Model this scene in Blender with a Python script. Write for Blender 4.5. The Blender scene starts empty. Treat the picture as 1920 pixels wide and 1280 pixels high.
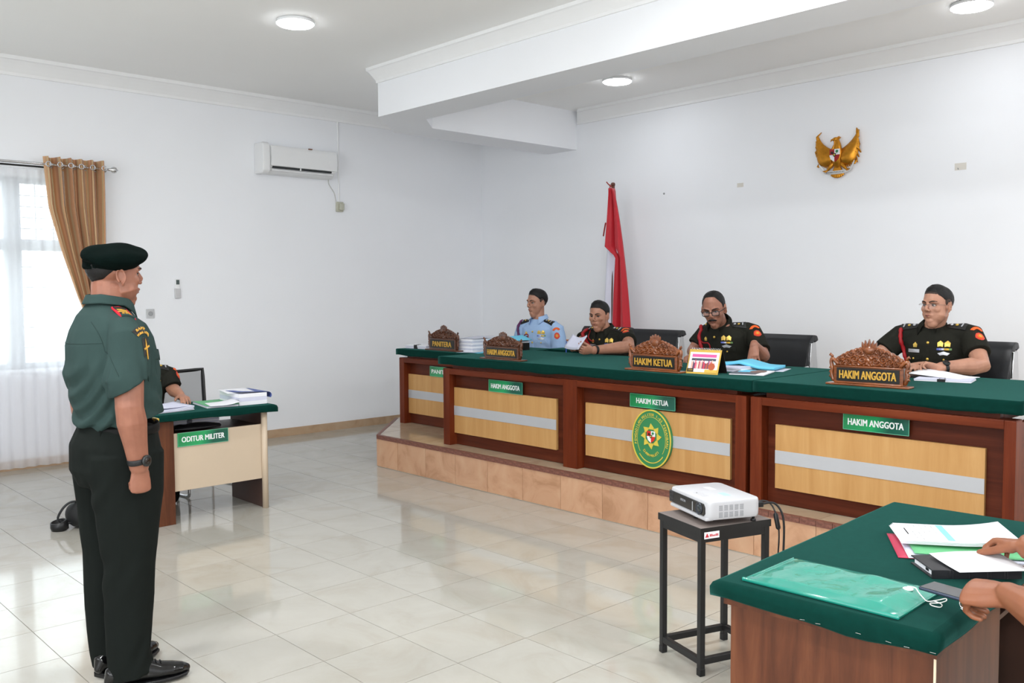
import bpy, bmesh, math, random
import numpy as np
from mathutils import Vector, Matrix, noise
from mathutils.bvhtree import BVHTree

random.seed(7)
SC = bpy.context.scene
COL = SC.collection
PI = math.pi
R = math.radians

# ------------------------------------------------------------------ camera, world, exposure
CAM_F, CAM_PITCH, CAM_ROLL, CAM_YAW, CAM_H = 1696.86, -0.05588552, -0.00541821, 0.81665245, 1.55
def camera_axes():
    v = Vector((-math.sin(CAM_YAW)*math.cos(CAM_PITCH), math.cos(CAM_YAW)*math.cos(CAM_PITCH), math.sin(CAM_PITCH)))
    r = Vector((math.cos(CAM_YAW), math.sin(CAM_YAW), 0))
    u = r.cross(v)
    c, s = math.cos(CAM_ROLL), math.sin(CAM_ROLL)
    return c*r + s*u, -s*r + c*u, v
CR, CU, CV = camera_axes()
cam_data = bpy.data.cameras.new('camera')
cam = bpy.data.objects.new('camera', cam_data)
COL.objects.link(cam)
cam_data.sensor_width = 36
cam_data.lens = CAM_F/1920*36
cam_data.clip_start = 0.05
M = Matrix((CR, CU, -CV)).transposed().to_4x4()
M.translation = Vector((0, 0, CAM_H))
cam.matrix_world = M
SC.camera = cam

world = bpy.data.worlds.new('sky')
SC.world = world
world.use_nodes = True
bg = world.node_tree.nodes['Background']
bg.inputs[0].default_value = (0.90, 0.96, 1.0, 1)
bg.inputs[1].default_value = 6.5

SC.view_settings.view_transform = 'Standard'
SC.view_settings.look = 'None'
SC.view_settings.exposure = -0.12
SC.view_settings.gamma = 1.0
SC.view_settings.use_curve_mapping = False
SC.cycles.use_denoising = True
SC.cycles.max_bounces = 10
SC.cycles.diffuse_bounces = 6
SC.cycles.transparent_max_bounces = 16
SC.cycles.sample_clamp_indirect = 6

def lamp(name, kind, loc, energy, color=(1, 1, 1), rot=(0, 0, 0), **kw):
    d = bpy.data.lights.new(name, kind)
    d.energy = energy
    d.color = color
    for k, v in kw.items():
        setattr(d, k, v)
    o = bpy.data.objects.new(name, d)
    o.location = loc
    o.rotation_euler = rot
    COL.objects.link(o)
    return o

# the flash on the photographer's camera, a little above and left of the lens
FLASH = Vector((0, 0, CAM_H)) - CR*0.10 + CU*0.13
lamp('camera_flash', 'POINT', FLASH, 105.0, (1.0, 0.97, 0.93), shadow_soft_size=0.05)
# added area light filling the room from behind, no opening in that wall
lamp('fill_rear', 'AREA', (-1.2, -3.3, 1.9), 155.0, (0.92, 0.96, 1.0), (R(90), 0, 0), shape='RECTANGLE', size=6.0, size_y=2.2)
CEIL_W, LED = 54.0, 32.0     # watts of the added unseen ceiling lamps; brightness of the round panels in view

# ------------------------------------------------------------------ materials
def lin(c):
    out = []
    for x in c:
        x = x/255.0
        out.append(x/12.92 if x <= 0.04045 else ((x+0.055)/1.055)**2.4)
    return (*out, 1.0)

def new_mat(name):
    m = bpy.data.materials.new(name)
    m.use_nodes = True
    nt = m.node_tree
    return m, nt, nt.nodes['Principled BSDF']

def coords(nt, scale=(1, 1, 1), kind='Object'):
    tc = nt.nodes.new('ShaderNodeTexCoord')
    mp = nt.nodes.new('ShaderNodeMapping')
    mp.inputs['Scale'].default_value = scale
    nt.links.new(tc.outputs[kind], mp.inputs['Vector'])
    return mp.outputs['Vector']

def add_bump(nt, bsdf, vec, scale, strength, dist=0.002, detail=4):
    n = nt.nodes.new('ShaderNodeTexNoise')
    n.inputs['Scale'].default_value = scale
    n.inputs['Detail'].default_value = detail
    nt.links.new(vec, n.inputs['Vector'])
    b = nt.nodes.new('ShaderNodeBump')
    b.inputs['Strength'].default_value = strength
    b.inputs['Distance'].default_value = dist
    nt.links.new(n.outputs['Fac'], b.inputs['Height'])
    nt.links.new(b.outputs['Normal'], bsdf.inputs['Normal'])

def mat(name, c, rough=0.5, metal=0.0, spec=0.5, var=0.06, vscale=6.0, bump=0.0, bscale=60.0, bdist=0.002, coat=0.0, emit=None, estr=0.0, sheen=0.0, trans=0.0, alpha=1.0, ior=1.45):
    m, nt, b = new_mat(name)
    c = lin(c)
    b.inputs['Roughness'].default_value = rough
    b.inputs['Metallic'].default_value = metal
    b.inputs['Specular IOR Level'].default_value = spec
    b.inputs['IOR'].default_value = ior
    if coat: b.inputs['Coat Weight'].default_value = coat; b.inputs['Coat Roughness'].default_value = 0.08
    if sheen: b.inputs['Sheen Weight'].default_value = sheen
    if trans: b.inputs['Transmission Weight'].default_value = trans
    if alpha < 1: b.inputs['Alpha'].default_value = alpha
    vec = coords(nt)
    n = nt.nodes.new('ShaderNodeTexNoise')
    n.inputs['Scale'].default_value = vscale
    n.inputs['Detail'].default_value = 5
    nt.links.new(vec, n.inputs['Vector'])
    r = nt.nodes.new('ShaderNodeValToRGB')
    r.color_ramp.elements[0].position = 0.3
    r.color_ramp.elements[1].position = 0.7
    r.color_ramp.elements[0].color = tuple(max(0, x*(1-var)) for x in c[:3])+(1,)
    r.color_ramp.elements[1].color = tuple(min(1, x*(1+var)) for x in c[:3])+(1,)
    nt.links.new(n.outputs['Fac'], r.inputs['Fac'])
    nt.links.new(r.outputs['Color'], b.inputs['Base Color'])
    if emit:
        b.inputs['Emission Color'].default_value = lin(emit)
        b.inputs['Emission Strength'].default_value = estr
    if bump: add_bump(nt, b, vec, bscale, bump, bdist)
    return m

def wood(name, dark, mid, light, axis='x', rough=0.35, streak=16.0, along=0.9, coat=0.0, spec=0.5, lo=0.30, hi=0.72):
    m, nt, b = new_mat(name)
    s = {'x': (along, streak, streak), 'y': (streak, along, streak), 'z': (streak, streak, along)}[axis]
    vec = coords(nt, s)
    n = nt.nodes.new('ShaderNodeTexNoise')
    n.inputs['Scale'].default_value = 1.0
    n.inputs['Detail'].default_value = 8
    n.inputs['Roughness'].default_value = 0.65
    n.inputs['Distortion'].default_value = 0.6
    nt.links.new(vec, n.inputs['Vector'])
    r = nt.nodes.new('ShaderNodeValToRGB')
    e = r.color_ramp.elements
    e[0].position, e[0].color = lo, lin(dark)
    e[1].position, e[1].color = hi, lin(light)
    k = e.new((lo+hi)/2); k.color = lin(mid)
    nt.links.new(n.outputs['Fac'], r.inputs['Fac'])
    nt.links.new(r.outputs['Color'], b.inputs['Base Color'])
    b.inputs['Roughness'].default_value = rough
    b.inputs['Specular IOR Level'].default_value = spec
    if coat: b.inputs['Coat Weight'].default_value = coat; b.inputs['Coat Roughness'].default_value = 0.1
    bp = nt.nodes.new('ShaderNodeBump')
    bp.inputs['Strength'].default_value = 0.08
    bp.inputs['Distance'].default_value = 0.001
    nt.links.new(n.outputs['Fac'], bp.inputs['Height'])
    nt.links.new(bp.outputs['Normal'], b.inputs['Normal'])
    return m

def tile_mat(name, a, b_, vein, rough, scale=2.2, rand=0.05, spec=0.5):
    m, nt, b = new_mat(name)
    tc = nt.nodes.new('ShaderNodeTexCoord')
    oi = nt.nodes.new('ShaderNodeObjectInfo')
    ad = nt.nodes.new('ShaderNodeVectorMath'); ad.operation = 'MULTIPLY_ADD'
    cmb = nt.nodes.new('ShaderNodeCombineXYZ')
    for i in range(3): nt.links.new(oi.outputs['Random'], cmb.inputs[i])
    ad.inputs[1].default_value = (37, 53, 19)
    nt.links.new(cmb.outputs[0], ad.inputs[0]); nt.links.new(tc.outputs['Object'], ad.inputs[2])
    n = nt.nodes.new('ShaderNodeTexNoise')
    n.inputs['Scale'].default_value = scale; n.inputs['Detail'].default_value = 7; n.inputs['Roughness'].default_value = 0.6; n.inputs['Distortion'].default_value = 1.0
    nt.links.new(ad.outputs[0], n.inputs['Vector'])
    r = nt.nodes.new('ShaderNodeValToRGB')
    e = r.color_ramp.elements
    e[0].position, e[0].color = 0.32, lin(vein)
    e[1].position, e[1].color = 0.70, lin(b_)
    k = e.new(0.48); k.color = lin(a)
    nt.links.new(n.outputs['Fac'], r.inputs['Fac'])
    hs = nt.nodes.new('ShaderNodeHueSaturation')
    mr = nt.nodes.new('ShaderNodeMapRange')
    mr.inputs['To Min'].default_value = 1-rand; mr.inputs['To Max'].default_value = 1+rand
    nt.links.new(oi.outputs['Random'], mr.inputs['Value'])
    nt.links.new(mr.outputs[0], hs.inputs['Value'])
    nt.links.new(r.outputs['Color'], hs.inputs['Color'])
    nt.links.new(hs.outputs['Color'], b.inputs['Base Color'])
    b.inputs['Roughness'].default_value = rough
    b.inputs['Specular IOR Level'].default_value = spec
    return m

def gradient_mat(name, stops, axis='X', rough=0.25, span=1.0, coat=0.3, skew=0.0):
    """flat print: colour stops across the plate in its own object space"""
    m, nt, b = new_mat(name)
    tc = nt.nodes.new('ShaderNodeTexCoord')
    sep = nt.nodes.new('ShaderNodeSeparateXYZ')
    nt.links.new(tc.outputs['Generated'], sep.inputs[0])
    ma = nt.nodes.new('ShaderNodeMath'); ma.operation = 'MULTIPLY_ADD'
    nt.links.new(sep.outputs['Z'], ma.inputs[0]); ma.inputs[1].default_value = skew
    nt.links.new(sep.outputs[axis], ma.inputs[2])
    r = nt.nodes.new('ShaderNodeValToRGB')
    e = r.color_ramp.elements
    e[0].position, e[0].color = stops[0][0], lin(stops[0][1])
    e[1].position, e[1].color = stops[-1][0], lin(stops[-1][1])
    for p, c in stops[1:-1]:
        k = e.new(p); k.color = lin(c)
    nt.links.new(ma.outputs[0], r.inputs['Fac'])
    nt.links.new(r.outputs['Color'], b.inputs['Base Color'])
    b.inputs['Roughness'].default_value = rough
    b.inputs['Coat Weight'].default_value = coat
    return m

def emission(name, c, strength):
    m, nt, b = new_mat(name)
    b.inputs['Base Color'].default_value = lin(c)
    b.inputs['Emission Color'].default_value = lin(c)
    b.inputs['Emission Strength'].default_value = strength
    return m

# ------------------------------------------------------------------ mesh building
class MB:
    def __init__(self):
        self.v, self.f, self.mi = [], [], []
        self.m = 0
    def add(self, verts, faces, M=None):
        o = len(self.v)
        if M is not None:
            verts = [M @ Vector(p) for p in verts]
        self.v += [tuple(p) for p in verts]
        for f in faces:
            self.f.append(tuple(i+o for i in f)); self.mi.append(self.m)
        return self
    def box(self, x0, x1, y0, y1, z0, z1, M=None):
        v = [(x, y, z) for z in (z0, z1) for y in (y0, y1) for x in (x0, x1)]
        return self.add(v, [(0, 2, 3, 1), (4, 5, 7, 6), (0, 1, 5, 4), (2, 6, 7, 3), (0, 4, 6, 2), (1, 3, 7, 5)], M)
    def prism(self, poly, z0, z1, M=None):
        n = len(poly)
        v = [(x, y, z0) for x, y in poly]+[(x, y, z1) for x, y in poly]
        f = [tuple(reversed(range(n))), tuple(range(n, 2*n))]
        f += [(i, (i+1) % n, n+(i+1) % n, n+i) for i in range(n)]
        return self.add(v, f, M)
    def grid(self, fn, nu, nv, close_u=False, M=None):
        """fn(i/nu, j/nv) -> point; (nu+1)x(nv+1) points"""
        mu = nu if close_u else nu+1
        v = [fn(i/nu, j/nv) for j in range(nv+1) for i in range(mu)]
        f = []
        for j in range(nv):
            for i in range(nu):
                a, b = j*mu+i, j*mu+(i+1) % mu
                f.append((a, b, b+mu, a+mu))
        return self.add(v, f, M)
    def lathe(self, prof, n=24, M=None, cap=True):
        v, f = [], []
        for r, z in prof:
            for i in range(n):
                a = 2*PI*i/n
                v.append((r*math.cos(a), r*math.sin(a), z))
        for j in range(len(prof)-1):
            for i in range(n):
                a, b = j*n+i, j*n+(i+1) % n
                f.append((a, b, b+n, a+n))
        if cap:
            f.append(tuple(reversed(range(n)))); f.append(tuple(range((len(prof)-1)*n, len(prof)*n)))
        return self.add(v, f, M)
    def ell(self, c, r, nu=16, nv=10, rot=None):
        M = Matrix.Translation(Vector(c))
        if rot is not None: M = M @ rot.to_4x4()
        v, f = [(0, 0, -r[2])], []
        for j in range(1, nv):
            t = -PI/2+PI*j/nv
            for i in range(nu):
                a = 2*PI*i/nu
                v.append((r[0]*math.cos(t)*math.cos(a), r[1]*math.cos(t)*math.sin(a), r[2]*math.sin(t)))
        v.append((0, 0, r[2]))
        top = len(v)-1
        for i in range(nu):
            f.append((0, 1+(i+1) % nu, 1+i))
            f.append((top, 1+(nv-2)*nu+i, 1+(nv-2)*nu+(i+1) % nu))
        for j in range(nv-2):
            for i in range(nu):
                a, b = 1+j*nu+i, 1+j*nu+(i+1) % nu
                f.append((a, b, b+nu, a+nu))
        return self.add(v, f, M)
    def tube(self, pts, rad, n=10, side=None, round_ends=True, closed=False):
        """sweep an ellipse along pts; rad: number, list of numbers or list of (a,b); a along side"""
        P = [Vector(p) for p in pts]
        k = len(P)
        if not isinstance(rad, (list, tuple)): rad = [rad]*k
        rad = [(q, q) if not isinstance(q, (list, tuple)) else q for q in rad]
        T = []
        for i in range(k):
            a = P[(i-1) % k] if closed else P[max(i-1, 0)]
            b = P[(i+1) % k] if closed else P[min(i+1, k-1)]
            t = (b-a)
            T.append(t.normalized() if t.length > 1e-9 else Vector((0, 0, 1)))
        if side is None:
            side = Vector((1, 0, 0)) if abs(T[0].x) < 0.8 else Vector((0, 1, 0))
        s = Vector(side)
        rings = []
        for i in range(k):
            s2 = s-T[i]*s.dot(T[i])
            if s2.length < 1e-6: s2 = T[i].orthogonal()
            s2.normalize()
            if not isinstance(side, tuple) or True: s = s2
            w = T[i].cross(s2)
            rings.append((P[i], s2, w, rad[i][0], rad[i][1]))
        if round_ends and not closed:
            out = []
            c, s0, w0, a, b = rings[0]
            m = min(a, b)
            for q in (0.12, 0.5, 0.85):
                ang = math.acos(max(-1, min(1, q)))
                out.append((c-T[0]*m*math.sin(ang), s0, w0, a*q, b*q))
            out += rings
            c, s0, w0, a, b = rings[-1]
            m = min(a, b)
            for q in (0.85, 0.5, 0.12):
                ang = math.acos(q)
                out.append((c+T[-1]*m*math.sin(ang), s0, w0, a*q, b*q))
            rings = out
        v, f = [], []
        for c, s0, w0, a, b in rings:
            for i in range(n):
                t = 2*PI*i/n
                v.append(c+s0*(a*math.cos(t))+w0*(b*math.sin(t)))
        K = len(rings)
        for j in range(K if closed else K-1):
            j2 = (j+1) % K
            for i in range(n):
                i2 = (i+1) % n
                f.append((j*n+i, j*n+i2, j2*n+i2, j2*n+i))
        if not closed:
            f.append(tuple(reversed(range(n)))); f.append(tuple(range((K-1)*n, K*n)))
        return self.add(v, f)

def smooth_pts(pts, n=6):
    """Catmull-Rom through pts"""
    P = [Vector(p) for p in pts]
    out = []
    for i in range(len(P)-1):
        a, b, c, d = P[max(i-1, 0)], P[i], P[i+1], P[min(i+2, len(P)-1)]
        for k in range(n):
            t = k/n
            out.append(0.5*((2*b)+(c-a)*t+(2*a-5*b+4*c-d)*t*t+(3*b-a-3*c+d)*t**3))
    out.append(P[-1])
    return out

MATS = {}
def thing(name, label, cat, loc=(0, 0, 0), rotz=0.0, group=None):
    o = bpy.data.objects.new(name, None)
    o.empty_display_size = 0.1
    COL.objects.link(o)
    o.location = loc; o.rotation_euler = (0, 0, rotz)
    o['label'] = label; o['category'] = cat
    if group: o['group'] = group
    MATS[o.name] = Matrix.Translation(Vector(loc)) @ Matrix.Rotation(rotz, 4, 'Z')
    return o
def tag(o, label, cat, group=None):
    o['label'] = label; o['category'] = cat
    if group: o['group'] = group
    return o
def mesh_of(name, mb, mats, smooth=False):
    me = bpy.data.meshes.new(name)
    me.from_pydata([tuple(p) for p in mb.v], [], mb.f)
    if not isinstance(mats, (list, tuple)): mats = [mats]
    for m in mats: me.materials.append(m)
    me.polygons.foreach_set('material_index', mb.mi)
    if smooth: me.polygons.foreach_set('use_smooth', [True]*len(me.polygons))
    bm = bmesh.new(); bm.from_mesh(me)
    bmesh.ops.recalc_face_normals(bm, faces=bm.faces)
    bm.to_mesh(me); bm.free()
    me.update()
    return me
def part(name, mb, mats, parent=None, world=False, smooth=False, bevel=0.0, label=None, seg=2, solid=0.0, subsurf=0):
    if world and parent is not None:
        inv = MATS[parent.name].inverted()
        mb.v = [tuple(inv @ Vector(p)) for p in mb.v]
    me = mesh_of(name, mb, mats, smooth)
    o = bpy.data.objects.new(name, me)
    COL.objects.link(o)
    if parent is not None:
        o.parent = parent
        MATS[o.name] = MATS[parent.name]
    else:
        MATS[o.name] = Matrix.Identity(4)
    if solid:
        s = o.modifiers.new('thickness', 'SOLIDIFY'); s.thickness = solid; s.offset = -1
    if bevel:
        b = o.modifiers.new('bevel', 'BEVEL'); b.width = bevel; b.segments = seg; b.limit_method = 'ANGLE'; b.angle_limit = R(35)
        if not smooth:
            for p in me.polygons: p.use_smooth = True
            w = o.modifiers.new('wn', 'WEIGHTED_NORMAL'); w.keep_sharp = False
    if subsurf:
        s = o.modifiers.new('sub', 'SUBSURF'); s.levels = subsurf; s.render_levels = subsurf
    if label: o['label'] = label
    return o
def struct(name, mb, mats, parent=None, **kw):
    o = part(name, mb, mats, parent, **kw)
    if parent is None: o['kind'] = 'structure'
    return o
def piece(name, me, parent, loc, rot=(0, 0, 0)):
    """a repeated piece that shares mesh data"""
    o = bpy.data.objects.new(name, me)
    COL.objects.link(o); o.parent = parent; o.location = loc; o.rotation_euler = rot
    return o
def dup(root, loc, rotz, label=None, group=None):
    r = root.copy(); COL.objects.link(r); r.location = loc; r.rotation_euler = (0, 0, rotz)
    MATS[r.name] = Matrix.Translation(Vector(loc)) @ Matrix.Rotation(rotz, 4, 'Z')
    if label: r['label'] = label
    if group: r['group'] = group
    for ch in list(root.children):
        c = ch.copy(); COL.objects.link(c); c.parent = r
        for g in ch.children:
            d = g.copy(); COL.objects.link(d); d.parent = c
    return r

DG = None
def text_mb(s, size, depth, M, align='CENTER', bold=0.0, spacing=1.0, sx=1.0, fit=None):
    """letters as solid mesh; the text stands in the local XY plane of M, facing its +Z"""
    cu = bpy.data.curves.new('lettering', 'FONT')
    cu.body = s; cu.size = size; cu.extrude = depth/2; cu.align_x = align; cu.align_y = 'CENTER'
    cu.space_character = spacing; cu.resolution_u = 3
    o = bpy.data.objects.new('lettering', cu)
    COL.objects.link(o)
    dg = bpy.context.evaluated_depsgraph_get()
    me = bpy.data.meshes.new_from_object(o.evaluated_get(dg))
    mb = MB()
    sy, oy, ox = 1.0, 0.0, 0.0
    if fit:     # (width, height) the letters must fill
        xs = [v.co.x for v in me.vertices]; ys = [v.co.y for v in me.vertices]
        sx = fit[0]/(max(xs)-min(xs)); sy = fit[1]/(max(ys)-min(ys)); oy = -(max(ys)+min(ys))/2*sy; ox = -(max(xs)+min(xs))/2*sx
    for kz, (bx, by) in enumerate([(0, 0)] if not bold else [(-bold, -bold*0.6), (bold, -bold*0.6), (-bold, bold*0.6), (bold, bold*0.6)]):
        mb.add([M @ Vector((v.co.x*sx+ox+bx, v.co.y*sy+oy+by, v.co.z+kz*0.00025)) for v in me.vertices], [tuple(p.vertices) for p in me.polygons])
    bpy.data.objects.remove(o); bpy.data.meshes.remove(me); bpy.data.curves.remove(cu)
    return mb
def face_matrix(center, normal, up=(0, 0, 1)):
    n = Vector(normal).normalized(); u = Vector(up)
    x = u.cross(n).normalized(); y = n.cross(x)
    m = Matrix((x, y, n)).transposed().to_4x4(); m.translation = Vector(center)
    return m
# ------------------------------------------------------------------ shared materials
WHITE = mat('white_paint', (243, 245, 249), 0.75, spec=0.25, var=0.012, vscale=1.3, bump=0.05, bscale=90)
CEILM = mat('ceiling_paint', (248, 248, 247), 0.8, spec=0.2, var=0.01, vscale=1.0)
CORN = mat('cornice_paint', (244, 245, 246), 0.7, spec=0.25, var=0.01)
GROUT = mat('grout', (176, 170, 158), 0.8, var=0.05)
DGROUT = mat('dais_grout', (206, 192, 172), 0.8, var=0.05)
FLOORT = tile_mat('cream_floor_tile', (173, 170, 161), (178, 175, 167), (167, 162, 151), 0.075, 2.6, 0.018)
DAIST = tile_mat('terracotta_tile', (196, 152, 120), (204, 164, 132), (176, 132, 100), 0.22, 4.0, 0.05)
SKIRT = tile_mat('skirting_tile', (190, 160, 130), (196, 170, 142), (176, 146, 116), 0.25, 4.0, 0.03)
NOSE = mat('nosing_brown', (116, 74, 62), 0.5, var=0.35, vscale=70, bump=0.4, bscale=160)
REDW = wood('mahogany_rail', (74, 27, 10), (98, 40, 18), (118, 56, 30), 'x', 0.36, spec=0.16)
REDWV = wood('mahogany_upright', (76, 28, 11), (98, 40, 19), (116, 55, 29), 'z', 0.36, spec=0.16)
REDDK = wood('mahogany_panel', (64, 25, 13), (82, 36, 21), (98, 47, 29), 'x', 0.38, spec=0.16)
BEECH = wood('beech_veneer', (176, 130, 76), (188, 144, 90), (198, 157, 104), 'z', 0.42, spec=0.3, streak=9, along=0.7)
SILVER = mat('silver_strip', (182, 184, 188), 0.45, metal=0.2, var=0.02)
FELT = mat('green_felt', (8, 46, 40), 0.95, spec=0.05, var=0.10, vscale=35, bump=0.3, bscale=500, bdist=0.001, sheen=0.45)
FELT.node_tree.nodes['Principled BSDF'].inputs['Sheen Tint'].default_value = lin((76, 140, 132))
FELT.node_tree.nodes['Principled BSDF'].inputs['Sheen Roughness'].default_value = 0.4
BLACKM = mat('black_metal', (24, 24, 25), 0.45, spec=0.5, var=0.1)
CHROME = mat('chrome', (205, 205, 206), 0.16, metal=1.0, var=0.01)
BLACKP = mat('black_plastic', (20, 20, 22), 0.4, var=0.1)
LEATHER = mat('black_leather', (26, 27, 30), 0.38, var=0.12, vscale=14, bump=0.15, bscale=220, bdist=0.001)
PAPER = mat('white_paper', (232, 233, 238), 0.75, spec=0.2, var=0.015)
PAPERB = mat('bluish_paper', (206, 208, 226), 0.75, spec=0.2, var=0.03, vscale=30)
GOLD = mat('gold_metal', (214, 160, 56), 0.3, metal=0.85, var=0.12, vscale=40)
PLASTW = mat('white_plastic', (236, 237, 238), 0.35, var=0.01)

XL, YB, XR, YF, ZC, ZD = -8.74, 7.69, 2.3, -3.6, 3.58, 0.28

# ------------------------------------------------------------------ floor and its tiles
fl = MB().box(XL-0.2, XR+0.2, YF-0.2, YB+0.2, -0.1, -0.0045)
FLOOR = struct('floor', fl, GROUT)
TX, TY, X0, Y0 = 0.4067, 0.394, -3.668, 1.968
tm = MB().box(-TX/2+0.0016, TX/2-0.0016, -TY/2+0.0016, TY/2-0.0016, -0.0045, 0)
tile_me = mesh_of('tile', tm, FLOORT)
def seen(p):
    d = Vector(p)-Vector((0, 0, CAM_H))
    z = d.dot(CV)
    if z < 0.3: return None
    x, y = 960+CAM_F*d.dot(CR)/z, 640-CAM_F*d.dot(CU)/z
    return (z if -60 < x < 1980 and y < 1345 else None)
cand = []
i0, i1 = int((XL-X0)/TX)-1, int((XR-X0)/TX)+1
j0, j1 = int((YF-Y0)/TY)-1, int((YB-Y0)/TY)+1
rest = MB()
for i in range(i0, i1+1):
    for j in range(j0, j1+1):
        cx, cy = X0+(i+0.5)*TX, Y0+(j+0.5)*TY
        xa, xb, ya, yb = cx-TX/2, cx+TX/2, cy-TY/2, cy+TY/2
        if xb < XL+0.02 or xa > XR or yb < YF or ya > YB: continue
        full = xa > XL-0.01
        # nothing under the dais
        if ya > 4.62 and cx > -6.4: continue
        depth = None
        if full:
            ds = [seen((x, y, 0)) for x in (xa, cx, xb) for y in (ya, cy, yb)]
            ds = [q for q in ds if q]
            if ds and not (cy > 4.6 and cx > -6.75): depth = min(ds)
        if depth: cand.append((depth, cx, cy))
        else: rest.box(max(xa, XL)+0.0016, xb-0.0016, ya+0.0016, yb-0.0016, -0.0045, 0)
cand.sort()
for d, cx, cy in cand[:300]:
    piece('tile', tile_me, FLOOR, (cx, cy, 0))
for d, cx, cy in cand[300:]:
    rest.box(cx-TX/2+0.0016, cx+TX/2-0.0016, cy-TY/2+0.0016, cy+TY/2-0.0016, -0.0045, 0)
o = struct('floor_tiles', rest, FLOORT, FLOOR); o['kind'] = 'stuff'

# ------------------------------------------------------------------ walls, ceiling, cornices, soffit
WY0, WY1, WZ0, WZ1 = 0.72, 2.98, 0.885, 2.57      # window opening in the left wall
w = MB()
w.box(XL-0.2, XL, YF-0.2, WY0, 0, ZC); w.box(XL-0.2, XL, WY1, YB+0.2, 0, ZC)
w.box(XL-0.2, XL, WY0, WY1, 0, WZ0); w.box(XL-0.2, XL, WY0, WY1, WZ1, ZC)
struct('wall_left', w, WHITE)
WB = struct('wall_back', MB().box(XL, XR, YB, YB+0.2, 0, ZC), WHITE)
struct('wall_right', MB().box(XR, XR+0.2, YF-0.2, YB+0.2, 0, ZC), WHITE)
struct('wall_front', MB().box(XL, XR, YF-0.2, YF, 0, ZC), WHITE)
struct('ceiling', MB().box(XL-0.2, XR+0.2, YF-0.2, YB+0.2, ZC, ZC+0.15), CEILM)

ZB = 3.15
def soffit_poly(inset=0.0):
    return [(XR, 4.87), (-6.96, 4.87), (-7.55, 5.48), (-7.55, YB), (-7.09, YB), (-7.09, 5.60), (-6.76, 5.27), (XR, 5.27)]
p = soffit_poly()
sf = MB()
n = len(p)
sf.add([(x, y, ZB) for x, y in p]+[(x, y, ZC) for x, y in p],
       [tuple(range(8))]+[(i, (i+1) % n, n+(i+1) % n, n+i) for i in range(n)])
bm_me = mesh_of('beam', sf, WHITE)
bm = bmesh.new(); bm.from_mesh(bm_me); bmesh.ops.triangulate(bm, faces=[f for f in bm.faces if len(f.verts) > 4]); bm.to_mesh(bm_me); bm.free()
o = bpy.data.objects.new('ceiling_beam', bm_me); COL.objects.link(o); o['kind'] = 'structure'
# hidden line of a second beam ends at the right wall; cornice runs
PROF = [(0, 0.15), (0.018, 0.15), (0.022, 0.125), (0.045, 0.095), (0.075, 0.06), (0.10, 0.035), (0.118, 0.03), (0.122, 0.0), (0, 0)]   # (out from wall, below ceiling)
def cornice(name, a, b, out, mitre0=0.0, mitre1=0.0, s=1.0):
    a, b, out = Vector(a), Vector(b), Vector(out)
    d = (b-a).normalized()
    mb = MB()
    k = len(PROF)
    v = []
    for base, mt in ((a, mitre0), (b, mitre1)):
        for po, dz in PROF:
            v.append(base+out*po*s+d*mt*po*s+Vector((0, 0, ZC-dz*s)))
    f = [(i, (i+1) % k, k+(i+1) % k, k+i) for i in range(k)]+[tuple(range(k)), tuple(range(2*k-1, k-1, -1))]
    mb.add(v, f)
    return struct(name, mb, CORN)
cornice('trim_1', (XL, YF, 0), (XL, YB, 0), (1, 0, 0), 0, -1)
cornice('trim_2', (XL, YB, 0), (-7.55, YB, 0), (0, -1, 0), 1, -1)
cornice('trim_3', (-7.09, YB, 0), (XR, YB, 0), (0, -1, 0), 1, 0)
cornice('trim_4', (-6.96, 4.87, 0), (XR, 4.87, 0), (0, -1, 0), -0.4, 0, s=0.85)
cornice('trim_5', (-7.55, 5.48, 0), (-7.55, YB, 0), (-1, 0, 0), -0.4, -1, s=0.85)
cornice('trim_6', (-6.96, 4.87, 0), (-7.55, 5.48, 0), (-0.719, -0.695, 0), -0.4, 0.4, s=0.85)
struct('baseboard_left', MB().box(XL, XL+0.012, YF, YB, 0.0, 0.085), SKIRT)
struct('baseboard_back', MB().box(XL, XL+1.4, YB-0.012, YB, 0.0, 0.085), SKIRT)

# nail holes and a plaster patch on the back wall
def wall_disc(x, z, r): 
    return MB().lathe([(r, 0), (r*0.9, 0.003)], 10, Matrix.Translation((x, YB-0.001, z)) @ Matrix.Rotation(R(90), 4, 'X'))
NAILM = mat('nail_grey', (150, 152, 154), 0.5)
PATCH = mat('old_plaster', (218, 214, 206), 0.85, var=0.04)
q = Vector((-5.853, YB, 2.555))
tag(part('wall_nail', wall_disc(q.x, q.z, 0.011), NAILM), 'small grey nail head in the white back wall beside the flag', 'nail')
q = Vector((-4.935, YB, 2.563))
struct('wall_patch', MB().box(q.x-0.035, q.x+0.035, YB-0.0015, YB, q.z-0.02, q.z+0.02), PATCH, WB)
q = Vector((-2.888, YB, 2.532))
mb = MB().box(q.x-0.045, q.x+0.045, YB-0.0015, YB, q.z-0.028, q.z+0.028)
struct('wall_patch', mb, PATCH, WB)
struct('wall_hook', MB().tube([(q.x-0.015, YB, q.z-0.02), (q.x-0.015, YB-0.012, q.z-0.02), (q.x-0.015, YB-0.014, q.z-0.012)], 0.003, 6), NAILM, WB)

# ------------------------------------------------------------------ dais
dp = [(XR, 4.588), (-6.635, 4.588), (-7.45, 5.40), (-7.45, YB), (XR, YB)]
ds = MB().prism(dp, 0, ZD-0.006)
DAIS = struct('floor_dais', ds, DGROUT)
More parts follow.
